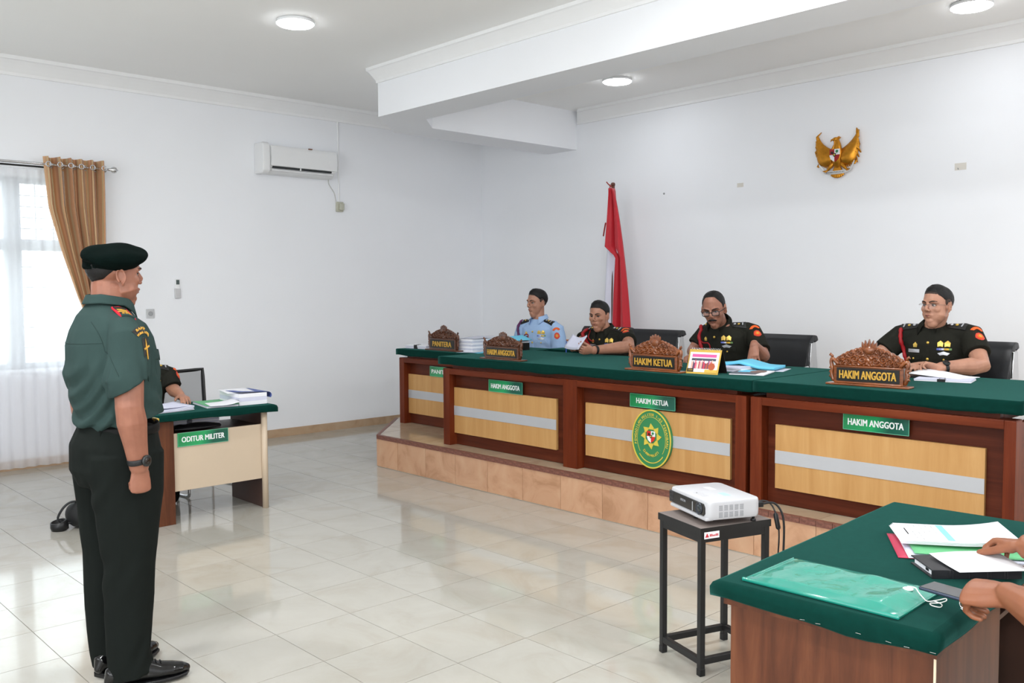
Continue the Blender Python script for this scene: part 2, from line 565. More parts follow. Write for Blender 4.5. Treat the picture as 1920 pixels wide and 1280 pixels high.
# riser tiles, front and the diagonal corner
rt = mesh_of('tile', MB().box(-0.1925, 0.1925, -0.006, 0, 0.005, 0.246), DAIST)
x = -6.327
half = mesh_of('tile', MB().box(-0.149, 0.149, -0.006, 0, 0.005, 0.246), DAIST)
piece('tile', half, DAIS, (-6.327-0.155, 4.588, 0))
k = 0
while x < -0.2:
    piece('tile', rt, DAIS, (x+0.1945, 4.588, 0)); x += 0.3885
restt = MB()
while x < XR:
    restt.box(x+0.002, x+0.3865, 4.582, 4.588, 0.005, 0.246); x += 0.3885
o = struct('riser_tiles', restt, DAIST, DAIS); o['kind'] = 'stuff'
dv = Vector((-0.815, 0.812, 0)); L = dv.length; dv.normalize()
ang = math.atan2(dv.y, dv.x)
for k in range(3):
    c = Vector((-6.635, 4.588, 0))+dv*(0.195+0.3885*k)
    if k < 2: piece('tile', rt, DAIS, c+Vector((-0.002, -0.002, 0)), (0, 0, ang+PI))
# nosing strips along the edge
ns = mesh_of('nosing_tile', MB().box(-0.0475, 0.0475, -0.012, 0.02, 0.247, 0.281), NOSE)
x = -6.585
while x < -0.6:
    piece('nosing_tile', ns, DAIS, (x, 4.588, 0)); x += 0.0975
ns_rest = MB()
while x < XR: ns_rest.box(x-0.0475, x+0.0475, 4.576, 4.608, 0.247, 0.281); x += 0.0975
o = struct('nosing_tiles', ns_rest, NOSE, DAIS); o['kind'] = 'stuff'
for k in range(11):
    piece('nosing_tile', ns, DAIS, Vector((-6.635, 4.588, 0))+dv*(0.06+0.0975*k), (0, 0, ang+PI))
# tread tiles, cut along the diagonal corner
DTOP = tile_mat('dais_top_tile', (176, 156, 130), (184, 166, 142), (166, 142, 118), 0.09, 2.6, 0.03)
tt = mesh_of('tile', MB().box(-0.1925, 0.1925, -0.1925, 0.1925, ZD-0.006, ZD), DTOP)
def clip(poly, nx, ny, c):
    """keep the side nx*x+ny*y >= c"""
    out = []
    for (x0, y0), (x1, y1) in zip(poly, poly[1:]+poly[:1]):
        d0, d1 = nx*x0+ny*y0-c, nx*x1+ny*y1-c
        if d0 >= 0: out.append((x0, y0))
        if d0*d1 < 0:
            t = d0/(d0-d1); out.append((x0+(x1-x0)*t, y0+(y1-y0)*t))
    return out
rest = MB()
for i in range(-4, 24):
    for j in range(0, 9):
        cx, cy = -6.327+0.1945+i*0.3885, 4.612+0.1945+j*0.3885
        if cy > YB-0.1 or cx > XR-0.2: continue
        sq = [(cx-0.1925, cy-0.1925), (cx+0.1925, cy-0.1925), (cx+0.1925, cy+0.1925), (cx-0.1925, cy+0.1925)]
        cut = clip(clip(sq, 1, 1, -2.018), 1, 0, -7.445)
        if len(cut) < 3: continue
        if len(cut) != 4 or cut != sq:
            struct('tile', MB().prism(cut, ZD-0.006, ZD), DTOP, DAIS)
        elif (cx < -5.6 and cy < 6.3) or (cy < 5.0 and cx < -1.0): piece('tile', tt, DAIS, (cx, cy, 0))
        else: rest.box(cx-0.1925, cx+0.1925, cy-0.1925, cy+0.1925, ZD-0.006, ZD)
o = struct('tread_tiles', rest, DTOP, DAIS); o['kind'] = 'stuff'

# ------------------------------------------------------------------ window in the left wall
FRM = mat('window_frame_grey', (150, 152, 158), 0.4, metal=0.2, var=0.02)
WF = MB()
xo, xi = XL-0.13, XL-0.07
WIN = bpy.data.objects.new('window_1', None); COL.objects.link(WIN); WIN['kind'] = 'structure'
MATS[WIN.name] = Matrix.Identity(4)
WF.box(xo, xi, WY0, WY1, WZ0, WZ0+0.05); WF.box(xo, xi, WY0, WY1, WZ1-0.05, WZ1)
WF.box(xo, xi, WY0, WY0+0.05, WZ0, WZ1); WF.box(xo, xi, WY1-0.05, WY1, WZ0, WZ1)
part('frame', WF, FRM, WIN)
bays = [(0.77, 1.42), (1.56, 2.20), (2.34, 2.93)]
for a, b in ((1.42, 1.56), (2.20, 2.34)):
    part('mullion', MB().box(xo, xi+0.01, a, b, WZ0+0.05, WZ1-0.05), FRM, WIN)
GLASS = mat('window_glass', (235, 242, 242), 0.02, var=0.0, trans=1.0, ior=1.02)
for a, b in bays:
    part('transom', MB().box(xo, xi, a, b, 1.93, 2.03), FRM, WIN)
    for z0, z1 in ((WZ0+0.05, 1.93), (2.03, WZ1-0.05)):
        part('pane', MB().box(xo+0.028, xo+0.032, a, b, z0, z1), GLASS, WIN)
    g = MB()
    for k in range(1, 5): g.box(xo-0.03, xo-0.02, a, b, 2.03+k*0.098-0.004, 2.03+k*0.098+0.004)
    for k in range(1, 4):
        y = a+(b-a)*k/4; g.box(xo-0.032, xo-0.022, y-0.004, y+0.004, 2.03, WZ1)
    for k in range(1, 6): g.box(xo-0.03, xo-0.02, a, b, WZ0+k*0.18-0.004, WZ0+k*0.18+0.004)
    part('grille', g, FRM, WIN)
part('sill', MB().box(XL-0.2, XL+0.03, WY0, WY1, WZ0-0.03, WZ0), WHITE, WIN)
# light ground outside
struct('outside_ground', MB().box(-40, XL-0.21, -30, 30, -0.35, -0.25), mat('outside_paving', (190, 190, 182), 0.9))

# sheer curtain
m, nt, b = new_mat('sheer_voile')
out = nt.nodes['Material Output']
tr = nt.nodes.new('ShaderNodeBsdfTransparent'); tl = nt.nodes.new('ShaderNodeBsdfTranslucent'); df = nt.nodes.new('ShaderNodeBsdfDiffuse')
tl.inputs[0].default_value = (0.92, 0.92, 0.95, 1); df.inputs[0].default_value = (0.9, 0.9, 0.93, 1)
m1 = nt.nodes.new('ShaderNodeMixShader'); m2 = nt.nodes.new('ShaderNodeMixShader')
m1.inputs[0].default_value = 0.4; m2.inputs[0].default_value = 0.70
nt.links.new(tl.outputs[0], m1.inputs[1]); nt.links.new(df.outputs[0], m1.inputs[2])
nt.links.new(tr.outputs[0], m2.inputs[1]); nt.links.new(m1.outputs[0], m2.inputs[2])
nt.links.new(m2.outputs[0], out.inputs['Surface'])
SHEER = m
def sheer_fn(u, v):
    y = 0.3+2.62*u; z = 0.03+2.60*v
    x = XL+0.09+0.018*math.sin(u*2*PI*26)+0.008*math.sin(u*2*PI*11+2.0*v)
    return (x, y, z)
tag(part('sheer_curtain', MB().grid(sheer_fn, 210, 8), SHEER, smooth=True), 'thin white sheer curtain hanging to the floor across the window', 'curtain')

# drape gathered to the side, on eyelets
m, nt, b = new_mat('bronze_drape')
uvn = nt.nodes.new('ShaderNodeUVMap')
sep = nt.nodes.new('ShaderNodeSeparateXYZ'); nt.links.new(uvn.outputs[0], sep.inputs[0])
r = nt.nodes.new('ShaderNodeValToRGB'); r.color_ramp.interpolation = 'LINEAR'
mm = nt.nodes.new('ShaderNodeMath'); mm.operation = 'MULTIPLY'; mm.inputs[1].default_value = 9.0
fr = nt.nodes.new('ShaderNodeMath'); fr.operation = 'FRACT'
nt.links.new(sep.outputs[0], mm.inputs[0]); nt.links.new(mm.outputs[0], fr.inputs[0]); nt.links.new(fr.outputs[0], r.inputs['Fac'])
e = r.color_ramp.elements
e[0].position, e[0].color = 0.0, lin((206, 164, 122)); e[1].position, e[1].color = 1.0, lin((204, 162, 118))
for p, c in ((0.22, (188, 138, 94)), (0.34, (188, 172, 132)), (0.46, (184, 130, 86)), (0.62, (200, 152, 112)), (0.78, (158, 104, 72)), (0.9, (190, 168, 128))):
    k = e.new(p); k.color = lin(c)
nt.links.new(r.outputs['Color'], b.inputs['Base Color'])
b.inputs['Roughness'].default_value = 0.42; b.inputs['Sheen Weight'].default_value = 0.3
DRAPE = m
LY = [(2.74, 2.47), (2.3, 2.50), (1.9, 2.60), (1.5, 2.72), (1.2, 2.83), (1.08, 2.86), (0.9, 2.82), (0.5, 2.74), (0.05, 2.72)]
def ly(z):
    for (z1, y1), (z0, y0) in zip(LY, LY[1:]):
        if z >= z0: return y0+(y1-y0)*(z-z0)/(z1-z0)
    return LY[-1][1]
def drape_fn(u, v):
    z = 0.05+2.69*v
    a = ly(z); bb = 2.985+0.01*math.sin(z*3)
    y = a+(bb-a)*(u+0.012*math.sin(u*2*PI*6+0.6))
    squeeze = (bb-a)/0.52
    amp = 0.052*(0.55+0.45*squeeze)+0.012*math.sin(9*u+2*z)
    ph = u*2*PI*5.5+0.5*math.sin(z*1.3+u*4)
    x = XL+0.165+amp*math.sin(ph)
    return (x, y, z)
DR = thing('drape', 'bronze striped eyelet drape swept to one side of the window', 'curtain', (XL+0.165, 2.8, 0))
NU, NV = 132, 46
db = MB().grid(drape_fn, NU, NV)
cl = part('cloth', db, DRAPE, DR, world=True, smooth=True)
uv = cl.data.uv_layers.new(name='UVMap')
nvp = len(cl.data.vertices)
for lp in cl.data.loops:
    vi = lp.vertex_index
    uv.data[lp.index].uv = ((vi % (NU+1))/NU, (vi//(NU+1))/NV)
EYE = mat('eyelet_silver', (200, 202, 205), 0.25, metal=0.9)
for k in range(11):
    u = (k+0.5)/11
    pt = drape_fn(u, 2.60/2.69)
    ring = MB().tube([(pt[0]+0.001+0.0*k, pt[1]+0.021*math.cos(a), 2.672+0.021*math.sin(a)) for a in [2*PI*i/14 for i in range(14)]], 0.005, 6, closed=True)
    part('eyelet', ring, EYE, DR, world=True, smooth=True)
tb = MB().tube([(XL+0.165+0.075*math.cos(a), 2.915+0.085*math.sin(a), 1.09-0.02*math.cos(a+2)) for a in [2*PI*i/20 for i in range(20)]], [(0.028, 0.006)]*20, 8, side=(0, 0, 1), closed=True)
part('tieback', tb, DRAPE, DR, world=True, smooth=True)
RD = thing('curtain_rod', 'silver curtain rod with round finial above the window', 'curtain rod', (XL+0.165, 1.6, 2.672))
part('pole', MB().tube([(XL+0.165, 0.2, 2.672), (XL+0.165, 3.03, 2.672)], 0.012, 12), CHROME, RD, world=True, smooth=True)
part('finial', MB().lathe([(0.006, -0.03), (0.014, -0.028), (0.012, -0.01), (0.026, 0.005), (0.03, 0.022), (0.024, 0.04), (0.010, 0.05), (0.004, 0.058)], 16,
     Matrix.Translation((XL+0.165, 3.05, 2.672)) @ Matrix.Rotation(R(-90), 4, 'X')), CHROME, RD, world=True, smooth=True)
part('bracket', MB().tube([(XL, 3.0, 2.64), (XL+0.08, 3.0, 2.64), (XL+0.165, 3.0, 2.656)], 0.009, 8), CHROME, RD, world=True, smooth=True)
BRD = thing('sheer_rod', 'dark thin rod carrying the sheer curtain', 'curtain rod', (XL+0.09, 1.6, 2.65))
part('pole', MB().tube([(XL+0.09, 0.2, 2.655), (XL+0.09, 2.95, 2.655)], 0.008, 8), BLACKM, BRD, world=True, smooth=True)

# ------------------------------------------------------------------ ceiling lights
LAMPM = emission('led_panel', (248, 251, 255), LED)
RIMM = mat('lamp_rim', (236, 238, 240), 0.4)
lights = [((-6.13, 3.55), 'round white ceiling light over the standing officer'),
          ((-5.74, 6.80), 'round white ceiling light beyond the beam near the flag'),
          ((-2.54, 6.90), 'round white ceiling light over the far end of the bench')]
first = None
for (lx, lyy), lab in lights:
    if first is None:
        first = thing('ceiling_light', lab, 'ceiling light', (lx, lyy, ZC), 0, 'round ceiling lights')
        part('housing', MB().lathe([(0.05, 0), (0.135, -0.002), (0.142, -0.012), (0.138, -0.026)], 32, cap=False), RIMM, first, smooth=True)
        part('diffuser', MB().lathe([(0.138, -0.014), (0.138, -0.028), (0.128, -0.036), (0.06, -0.039), (0.001, -0.0395)], 32, cap=False), LAMPM, first, smooth=True)
    else:
        dup(first, (lx, lyy, ZC), 0, lab)
for lx, lyy in [(-2.6, 3.55), (-4.6, 0.3), (-2.6, 0.3), (0.9, 3.55), (0.9, 0.3), (0.8, 6.9)]:  # unseen lamps added to light the room beyond the three modelled panels
    lamp('ceiling_fill', 'AREA', (lx, lyy, ZC-0.045), CEIL_W, (0.97, 0.99, 1.0), shape='DISK', size=0.27)

# ------------------------------------------------------------------ air conditioner, its socket, remote holder, wall switch
AC = thing('air_conditioner', 'white split air conditioner high on the window wall', 'air conditioner', (XL, 4.99, 2.78))
def ac_profile(s=1.0):
    return [(0, 0), (0.10, 0.0), (0.16, 0.02), (0.185, 0.06), (0.195, 0.13), (0.195, 0.24), (0.18, 0.275), (0.15, 0.285), (0, 0.285)]
def ac_box(y0, y1, prof):
    mb = MB(); k = len(prof)
    mb.add([(x, y0, z) for x, z in prof]+[(x, y1, z) for x, z in prof], [tuple(range(k)), tuple(range(2*k-1, k-1, -1))]+[(i, (i+1) % k, k+(i+1) % k, k+i) for i in range(k)])
    return mb
part('body', ac_box(-0.36, 0.44, [(0, 0), (0.09, 0.0), (0.13, 0.028), (0.17, 0.062), (0.17, 0.27), (0.15, 0.283), (0, 0.283)]), PLASTW, AC, bevel=0.008)
part('front_panel', ac_box(-0.345, 0.445, [(0.165, 0.075), (0.19, 0.072), (0.2, 0.14), (0.197, 0.24), (0.18, 0.285), (0.165, 0.285)]), PLASTW, AC, bevel=0.012)
part('end_cap', ac_box(-0.44, -0.355, [(0, -0.005), (0.16, -0.005), (0.19, 0.02), (0.198, 0.13), (0.19, 0.29), (0.16, 0.31), (0, 0.31)]), PLASTW, AC, bevel=0.014)
DARKV = mat('dark_vent', (40, 44, 46), 0.5)
part('air_outlet', MB().box(0.12, 0.1825, -0.325, 0.375, 0.052, 0.071, Matrix.Translation((0.002, 0, 0))), DARKV, AC)
part('louver', MB().box(0.13, 0.178, -0.33, 0.395, 0.026, 0.04), PLASTW, AC, bevel=0.003)
part('louver_clip', MB().box(0.17, 0.186, -0.012, 0.004, 0.045, 0.075), PLASTW, AC)
part('logo', text_mb('n', 0.06, 0.002, face_matrix((0.2005, 0.345, 0.165), (1, 0, 0))), mat('logo_white', (250, 250, 250), 0.4), AC)
part('sticker', MB().box(0.183, 0.199, 0.092, 0.135, 0.279, 0.288), mat('rust_brown', (120, 72, 44), 0.7), AC)
CABW = mat('cable_white', (205, 204, 200), 0.5)
tag(part('ac_cable', MB().tube(smooth_pts([(XL+0.06, 5.40, 2.78), (XL+0.012, 5.44, 2.73), (XL+0.010, 5.50, 2.65), (XL+0.010, 5.525, 2.56), (XL+0.02, 5.535, 2.50)]), 0.0045, 6), CABW, smooth=True),
    'thin grey cable from the air conditioner down to its socket', 'cable')
tag(part('conduit', MB().tube([(XL+0.008, 5.562, 2.55), (XL+0.008, 5.562, 3.44)], 0.009, 8), CORN, smooth=True), 'white vertical conduit pipe above the wall socket', 'conduit')
SO = thing('wall_socket', 'beige wall socket box with plug under the white conduit', 'socket', (XL, 5.565, 2.50))
BEI = mat('beige_plastic', (188, 188, 172), 0.45)
part('box', MB().box(0, 0.035, -0.042, 0.042, -0.06, 0.05), BEI, SO, bevel=0.006)
part('plug', MB().box(0.035, 0.075, -0.02, 0.03, -0.045, 0.03), BEI, SO, bevel=0.008)
RM = thing('remote_control', 'white remote control in a clear holder on the window wall', 'remote', (XL, 3.70, 1.50))
part('holder', MB().box(0, 0.024, -0.028, 0.028, -0.005, 0.09), mat('clear_holder', (200, 200, 202), 0.15), RM, bevel=0.004)
part('body', MB().box(0.004, 0.02, -0.022, 0.022, 0.0, 0.185), PLASTW, RM, bevel=0.005)
part('screen', MB().box(0.0195, 0.0215, -0.015, 0.017, 0.13, 0.175), mat('lcd_grey', (70, 84, 82), 0.3), RM)
SW = thing('wall_outlet', 'small grey wall outlet plate beside the standing officer', 'outlet', (XL, 3.43, 1.35))
part('plate', MB().box(0, 0.01, -0.04, 0.04, -0.045, 0.045), mat('plate_grey', (196, 198, 200), 0.4), SW, bevel=0.004)
part('socket_face', MB().lathe([(0.022, 0), (0.022, 0.005), (0.016, 0.004)], 16, Matrix.Translation((0.009, 0, 0)) @ Matrix.Rotation(R(90), 4, 'Y')), mat('socket_grey', (160, 162, 165), 0.4), SW, smooth=True)
# ------------------------------------------------------------------ cloth-covered table tops
def felt_cover(name, label, x0, x1, y0, y1, z0, z1, root_loc, rotz=0.0, wob=0.004, rnd=0.008, group=None, droop=0.0, seed=1.0):
    """a cloth pulled over a top and stapled under its edge: top, four sides, open below; local coordinates round root_loc"""
    mb = MB()
    nx, ny, nz = max(4, int((x1-x0)/0.05)), max(4, int((y1-y0)/0.05)), 4
    def P(x, y, z, side):
        k = noise.noise(Vector((x*5+seed, y*5, 3.1)))
        k2 = noise.noise(Vector((x*13, y*13+seed, 7.7)))
        t = (z1-z)/(z1-z0)
        dz = (wob*2.2*k+wob*k2)*t if side else 0.0
        dx, dy = side if side else (0, 0)
        o = wob*0.8*k2*t-droop*t*t
        return (x+dx*o, y+dy*o, z+dz)
    # perimeter loop
    per = [(x0+(x1-x0)*i/nx, y0, (0, -1)) for i in range(nx)]+[(x1, y0+(y1-y0)*j/ny, (1, 0)) for j in range(ny)]
    per += [(x1-(x1-x0)*i/nx, y1, (0, 1)) for i in range(nx)]+[(x0, y1-(y1-y0)*j/ny, (-1, 0)) for j in range(ny)]
    n = len(per)
    v = []
    ix = 0.5*(x0+x1); iy = 0.5*(y0+y1)
    prof = [(rnd, z1), (rnd*0.3, z1-rnd*0.3), (0, z1-rnd)]+[(0, z1-rnd-(z1-rnd-z0)*k/nz) for k in range(1, nz+1)]
    for ins, z in prof:
        for x, y, sd in per:
            xx = min(max(x, x0+ins), x1-ins); yy = min(max(y, y0+ins), y1-ins)
            v.append(P(xx, yy, z, sd))
    f = []
    for j in range(len(prof)-1):
        for i in range(n):
            f.append((j*n+i, j*n+(i+1) % n, (j+1)*n+(i+1) % n, (j+1)*n+i))
    f.append(tuple(range(n)))
    mb.add(v, f)
    o = part(name, mb, FELT, None, smooth=True, solid=0.005)
    o.location = root_loc; o.rotation_euler = (0, 0, rotz)
    MATS[o.name] = Matrix.Translation(Vector(root_loc)) @ Matrix.Rotation(rotz, 4, 'Z')
    for p in o.data.polygons:
        if len(p.vertices) > 4: p.use_smooth = False
    tag(o, label, 'tablecloth', group)
    return o

# ------------------------------------------------------------------ the long bench of the judges and the clerk's desk
def bench(name, label, x0, x1, y0, y1, panels, group=None, posts=None, ztop=1.005):
    z0 = ZD
    B = thing(name, label, 'desk', ((x0+x1)/2, (y0+y1)/2, z0))
    k = dict(parent=B, world=True, bevel=0.0025)
    fz = 0.912
    posts = posts or [(x0, x0+0.075), (x1-0.055, x1)]
    for a, b in posts:
        part('post', MB().box(a, b, y0, y0+0.085, z0, fz), REDWV, **k)
    xs = [posts[0][1]]
    for (a, b), (c, d) in zip(posts, posts[1:]):
        part('top_rail', MB().box(b+0.0005, c-0.0005, y0, y0+0.085, 0.868, fz), REDW, **k)
        part('recessed_panel', MB().box(b+0.0005, c-0.0005, y0+0.075, y0+0.093, z0+0.002, 0.868), REDDK, **k)
    for a, b in panels:
        part('veneer_panel', MB().box(a, b, y0+0.052, y0+0.075, 0.378, 0.757), BEECH, **k)
        part('metal_strip', MB().box(a+0.001, b-0.001, y0+0.0495, y0+0.053, 0.527, 0.604), SILVER, parent=B, world=True)
    part('side_panel', MB().box(x0+0.002, x0+0.03, y0+0.085, y1-0.15, z0, 0.90), REDW, **k)
    part('side_panel', MB().box(x1-0.03, x1-0.002, y0+0.085, y1-0.15, z0, 0.90), REDW, **k)
    part('riser', MB().box(x0+0.085, x1-0.085, y0+0.035, y0+0.085, fz, 0.958), REDDK, **k)
    part('riser', MB().box(x0+0.085, x0+0.11, y0+0.087, y1-0.12, 0.9, 0.958), REDDK, **k)
    part('riser', MB().box(x1-0.11, x1-0.085, y0+0.087, y1-0.12, 0.9, 0.958), REDDK, **k)
    part('frame_cap', MB().box(x0+0.003, x1-0.003, y0+0.003, y0+0.085, fz, fz+0.003), REDW, parent=B, world=True)
    part('desktop', MB().box(x0+0.004, x1-0.004, y0+0.0, y1-0.02, 0.960, ztop), REDW, parent=B, world=True)
    return B

BF = 4.704
bench('judges_desk', 'long mahogany double desk with two pale veneer panels and oval court emblem', -5.845, -2.966, BF, 5.74, [(-5.795, -4.592), (-4.305, -3.108)],
      posts=[(-5.845, -5.765), (-4.475, -4.340), (-3.040, -2.966)])
bench('judges_desk', 'single mahogany desk with pale veneer panel nearest the green covered side table', -2.936, -1.484, BF, 5.80, [(-2.80, -1.638)])
felt_cover('tablecloth', 'green cloth over the long double desk of the judges', -1.487, 1.487, -0.53, 0.53, 0.945-1.012, 0, (-4.408, 5.222, 1.012), seed=2.2)
felt_cover('tablecloth', 'green cloth over the single judge desk with the papers and black clip', -0.727, 0.727, -0.55, 0.55, 0.945-1.012, 0, (-2.187, 5.242, 1.012), seed=5.2)
YP = 5.178
bench('clerk_desk', 'smaller mahogany desk of the clerk set back behind the long desk', -7.106, -5.96, YP, 6.15, [(-7.04, -6.03)], posts=[(-7.106, -7.03), (-6.0, -5.96)], ztop=0.993)
felt_cover('tablecloth', 'green cloth over the clerk desk with the stacked case files', -0.635, 0.565, -0.5, 0.5, 0.938-1.0, 0, (-6.5, 5.66, 1.0), seed=8.8)
CS = thing('side_table', 'narrow green topped return table in front of the clerk in blue', 'table', (-5.7, 6.1, ZD))
part('top', MB().box(-5.89, -5.53, 5.98, 6.2, 0.955, 1.0), REDW, CS, world=True)
part('leg', MB().box(-5.6, -5.55, 6.0, 6.18, ZD, 0.955), REDWV, CS, world=True)
part('leg', MB().box(-5.87, -5.82, 6.0, 6.18, ZD, 0.955), REDWV, CS, world=True)
felt_cover('tablecloth', 'small strip of green cloth on the return table by the clerk', -0.19, 0.19, -0.115, 0.115, -0.075, 0, (-5.71, 6.09, 1.012), seed=3.3)

# ------------------------------------------------------------------ green acrylic name signs on the desk fronts
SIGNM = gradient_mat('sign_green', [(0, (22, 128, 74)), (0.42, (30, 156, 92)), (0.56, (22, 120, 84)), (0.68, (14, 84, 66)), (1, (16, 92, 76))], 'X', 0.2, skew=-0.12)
SIGNE = mat('sign_edge', (110, 196, 160), 0.3)
SIGNL = mat('sign_letters', (232, 236, 236), 0.4)
def name_sign(text, label, center, w, h, rotz=0.0, tw=0.84):
    """local: plate in XZ facing -Y"""
    S = thing('name_sign', label, 'sign', center, rotz, 'green name signs on the desk fronts')
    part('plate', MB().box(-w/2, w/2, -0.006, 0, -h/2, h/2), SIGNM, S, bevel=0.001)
    e, t = MB(), 0.0022
    for (a, b, c, d) in ((-w/2, w/2, h/2-t, h/2), (-w/2, w/2, -h/2, -h/2+t), (-w/2, -w/2+t, -h/2, h/2), (w/2-t, w/2, -h/2, h/2)):
        e.box(a+0.003*0, b, -0.0068, -0.006, c, d)
    part('border', e, SIGNE, S)
    part('lettering', text_mb(text, 0.05, 0.0016, face_matrix((0, -0.0066, 0), (0, -1, 0)), bold=0.0012, fit=(w*tw, h*0.38)), SIGNL, S)
    return S
SY = BF+0.05
name_sign('HAKIM ANGGOTA', 'green sign reading HAKIM ANGGOTA on the long desk', (-5.135, SY, 0.805), 0.385, 0.094)
name_sign('HAKIM KETUA', 'green sign reading HAKIM KETUA above the oval emblem', (-3.705, SY, 0.812), 0.375, 0.09, tw=0.70)
name_sign('HAKIM ANGGOTA', 'green sign reading HAKIM ANGGOTA on the single desk', (-2.195, SY, 0.822), 0.365, 0.092)
name_sign('PANITERA', 'green sign reading PANITERA on the clerk desk, half hidden by the long desk', (-6.505, YP+0.05, 0.805), 0.36, 0.094)

# oval court emblem
EG = mat('emblem_green', (52, 126, 78), 0.35, var=0.03)
EY = mat('emblem_yellow', (206, 184, 70), 0.4)
ERED = mat('emblem_red', (200, 44, 32), 0.4)
EWH = mat('emblem_white', (226, 228, 230), 0.4)
EBK = mat('emblem_black', (24, 26, 24), 0.4)
EM = thing('court_emblem', 'oval green and gold court emblem plaque on the middle desk panel', 'emblem', (-3.70, BF+0.052, 0.567))
EW, EH = 0.163, 0.197
def ell_pts(a, b, n=48): return [(a*math.cos(2*PI*i/n), b*math.sin(2*PI*i/n)) for i in range(n)]
FM = Matrix(((1, 0, 0, 0), (0, 0, -1, 0), (0, 1, 0, 0), (0, 0, 0, 1)))     # x,z plane facing -Y : (x,y,h) -> (x,-h,y)
part('plaque', MB().prism(ell_pts(EW, EH), 0.0, 0.022, FM), EG, EM, bevel=0.002)
def ring_mb(a, b, w, h0, h1, a0=0.0, a1=2*PI, n=56):
    mb = MB()
    k = n+1
    v = []
    for i in range(k):
        t = a0+(a1-a0)*i/n
        c, s = math.cos(t), math.sin(t)
        v += [((a-w)*c, (b-w)*s, h0), (a*c, b*s, h0), (a*c, b*s, h1), ((a-w)*c, (b-w)*s, h1)]
    f = []
    for i in range(n):
        for q in range(4):
            f.append((4*i+q, 4*i+(q+1) % 4, 4*i+4+(q+1) % 4, 4*i+4+q))
    mb.add(v, f, FM); return mb
part('outer_ring', ring_mb(EW-0.001, EH-0.001, 0.009, 0.021, 0.0245), EY, EM)
part('inner_line', ring_mb(EW-0.045, EH-0.05, 0.0025, 0.021, 0.0235, R(-38), R(218)), EY, EM)
part('bottom_line', ring_mb(EW-0.03, EH-0.035, 0.006, 0.021, 0.0235, R(222), R(318)), EY, EM)
def arc_text(s, a, b, size, a_mid, a_span, inward=False, mat_=EY, parent=None, flip=False):
    mb = MB(); n = len(s)
    for i, ch in enumerate(s):
        if ch == ' ': continue
        t = a_mid+a_span/2-a_span*i/(n-1) if not flip else a_mid-a_span/2+a_span*i/(n-1)
        x, z = a*math.cos(t), b*math.sin(t)
        tang = math.atan2(b*math.cos(t), -a*math.sin(t))
        rot = tang+PI if not flip else tang
        Mx = FM @ Matrix.Translation((x, z, 0.0225)) @ Matrix.Rotation(rot, 4, 'Z')
        q = text_mb(ch, size, 0.0015, Mx, bold=0.0005)
        mb.add(q.v, q.f)
    return part('lettering', mb, mat_, parent)
arc_text('PENGADILAN MILITER I-03 PEKANBARU', EW-0.032, EH-0.036, 0.025, PI/2, R(208), parent=EM)
arc_text('DHARMMAYUKTI', 0.085, 0.112, 0.024, -PI/2, R(84), parent=EM, flip=True)
fl_ = MB()
for k in range(8):
    t = 2*PI*k/8+PI/2
    c, s = math.cos(t), math.sin(t)
    pts = [(0.046, -0.024), (0.060, -0.020), (0.086, 0.004), (0.062, 0.014), (0.052, 0.024), (0.046, 0.018)]
    fl_.prism([(r_*c-q*s, r_*s+q*c+0.018) for r_, q in pts], 0.021, 0.025, FM)
part('flame_petals', fl_, EY, EM)
def shield(w, h, y0):
    return [(-w, h*0.6+y0), (w, h*0.6+y0), (w, y0-h*0.05), (w*0.75, y0-h*0.45), (0, y0-h*0.75), (-w*0.75, y0-h*0.45), (-w, y0-h*0.05)]
SHP = dict(
    tl=lambda w, h, y: [(-w, y+h*0.6), (0, y+h*0.6), (0, y), (-w, y)],
    tr=lambda w, h, y: [(0, y+h*0.6), (w, y+h*0.6), (w, y), (0, y)],
    bl=lambda w, h, y: [(-w, y), (0, y), (0, y-h*0.75), (-w*0.75, y-h*0.45), (-w, y-h*0.05)],
    br=lambda w, h, y: [(0, y), (w, y), (w, y-h*0.05), (w*0.75, y-h*0.45), (0, y-h*0.75)])
def build_shield(parent, w, h, y, d0, d1, FMx, r=ERED, wm=EWH):
    for q, mm_ in (('tl', r), ('tr', wm), ('bl', wm), ('br', r)):
        part('shield_quarter', MB().prism(SHP[q](w, h, y), d0, d1, FMx), mm_, parent)
    part('tree', MB().ell((w*0.5, y+h*0.34, 0), (w*0.28, h*0.14, 0.001), 10, 6, Matrix.Identity(3)).box(w*0.45, w*0.55, y+h*0.12, y+h*0.3, -0.001, 0.001) if False else
         MB().prism([(w*0.5+w*0.3*math.cos(a), y+h*0.36+h*0.15*math.sin(a)) for a in [2*PI*i/10 for i in range(10)]], d1, d1+0.001, FMx).prism([(w*0.45, y+h*0.1), (w*0.55, y+h*0.1), (w*0.55, y+h*0.3), (w*0.45, y+h*0.3)], d1, d1+0.001, FMx), EG, parent)
    part('bull', MB().prism([(-w*0.75, y+h*0.2), (-w*0.6, y+h*0.42), (-w*0.45, y+h*0.3), (-w*0.2, y+h*0.42), (-w*0.3, y+h*0.15), (-w*0.5, y+h*0.1)], d1, d1+0.001, FMx), EBK, parent)
    part('centre_badge', MB().prism(shield(w*0.3, h*0.3, y), d1, d1+0.0016, FMx), EBK, parent)
    st = [((0.5 if i % 2 else 1)*w*0.24*math.sin(2*PI*i/10), y+(0.5 if i % 2 else 1)*w*0.24*math.cos(2*PI*i/10)) for i in range(10)]
    part('star', MB().prism(list(reversed(st)), d1+0.0014, d1+0.0026, FMx), EY, parent)
build_shield(EM, 0.033, 0.058, 0.018, 0.021, 0.0265, FM)

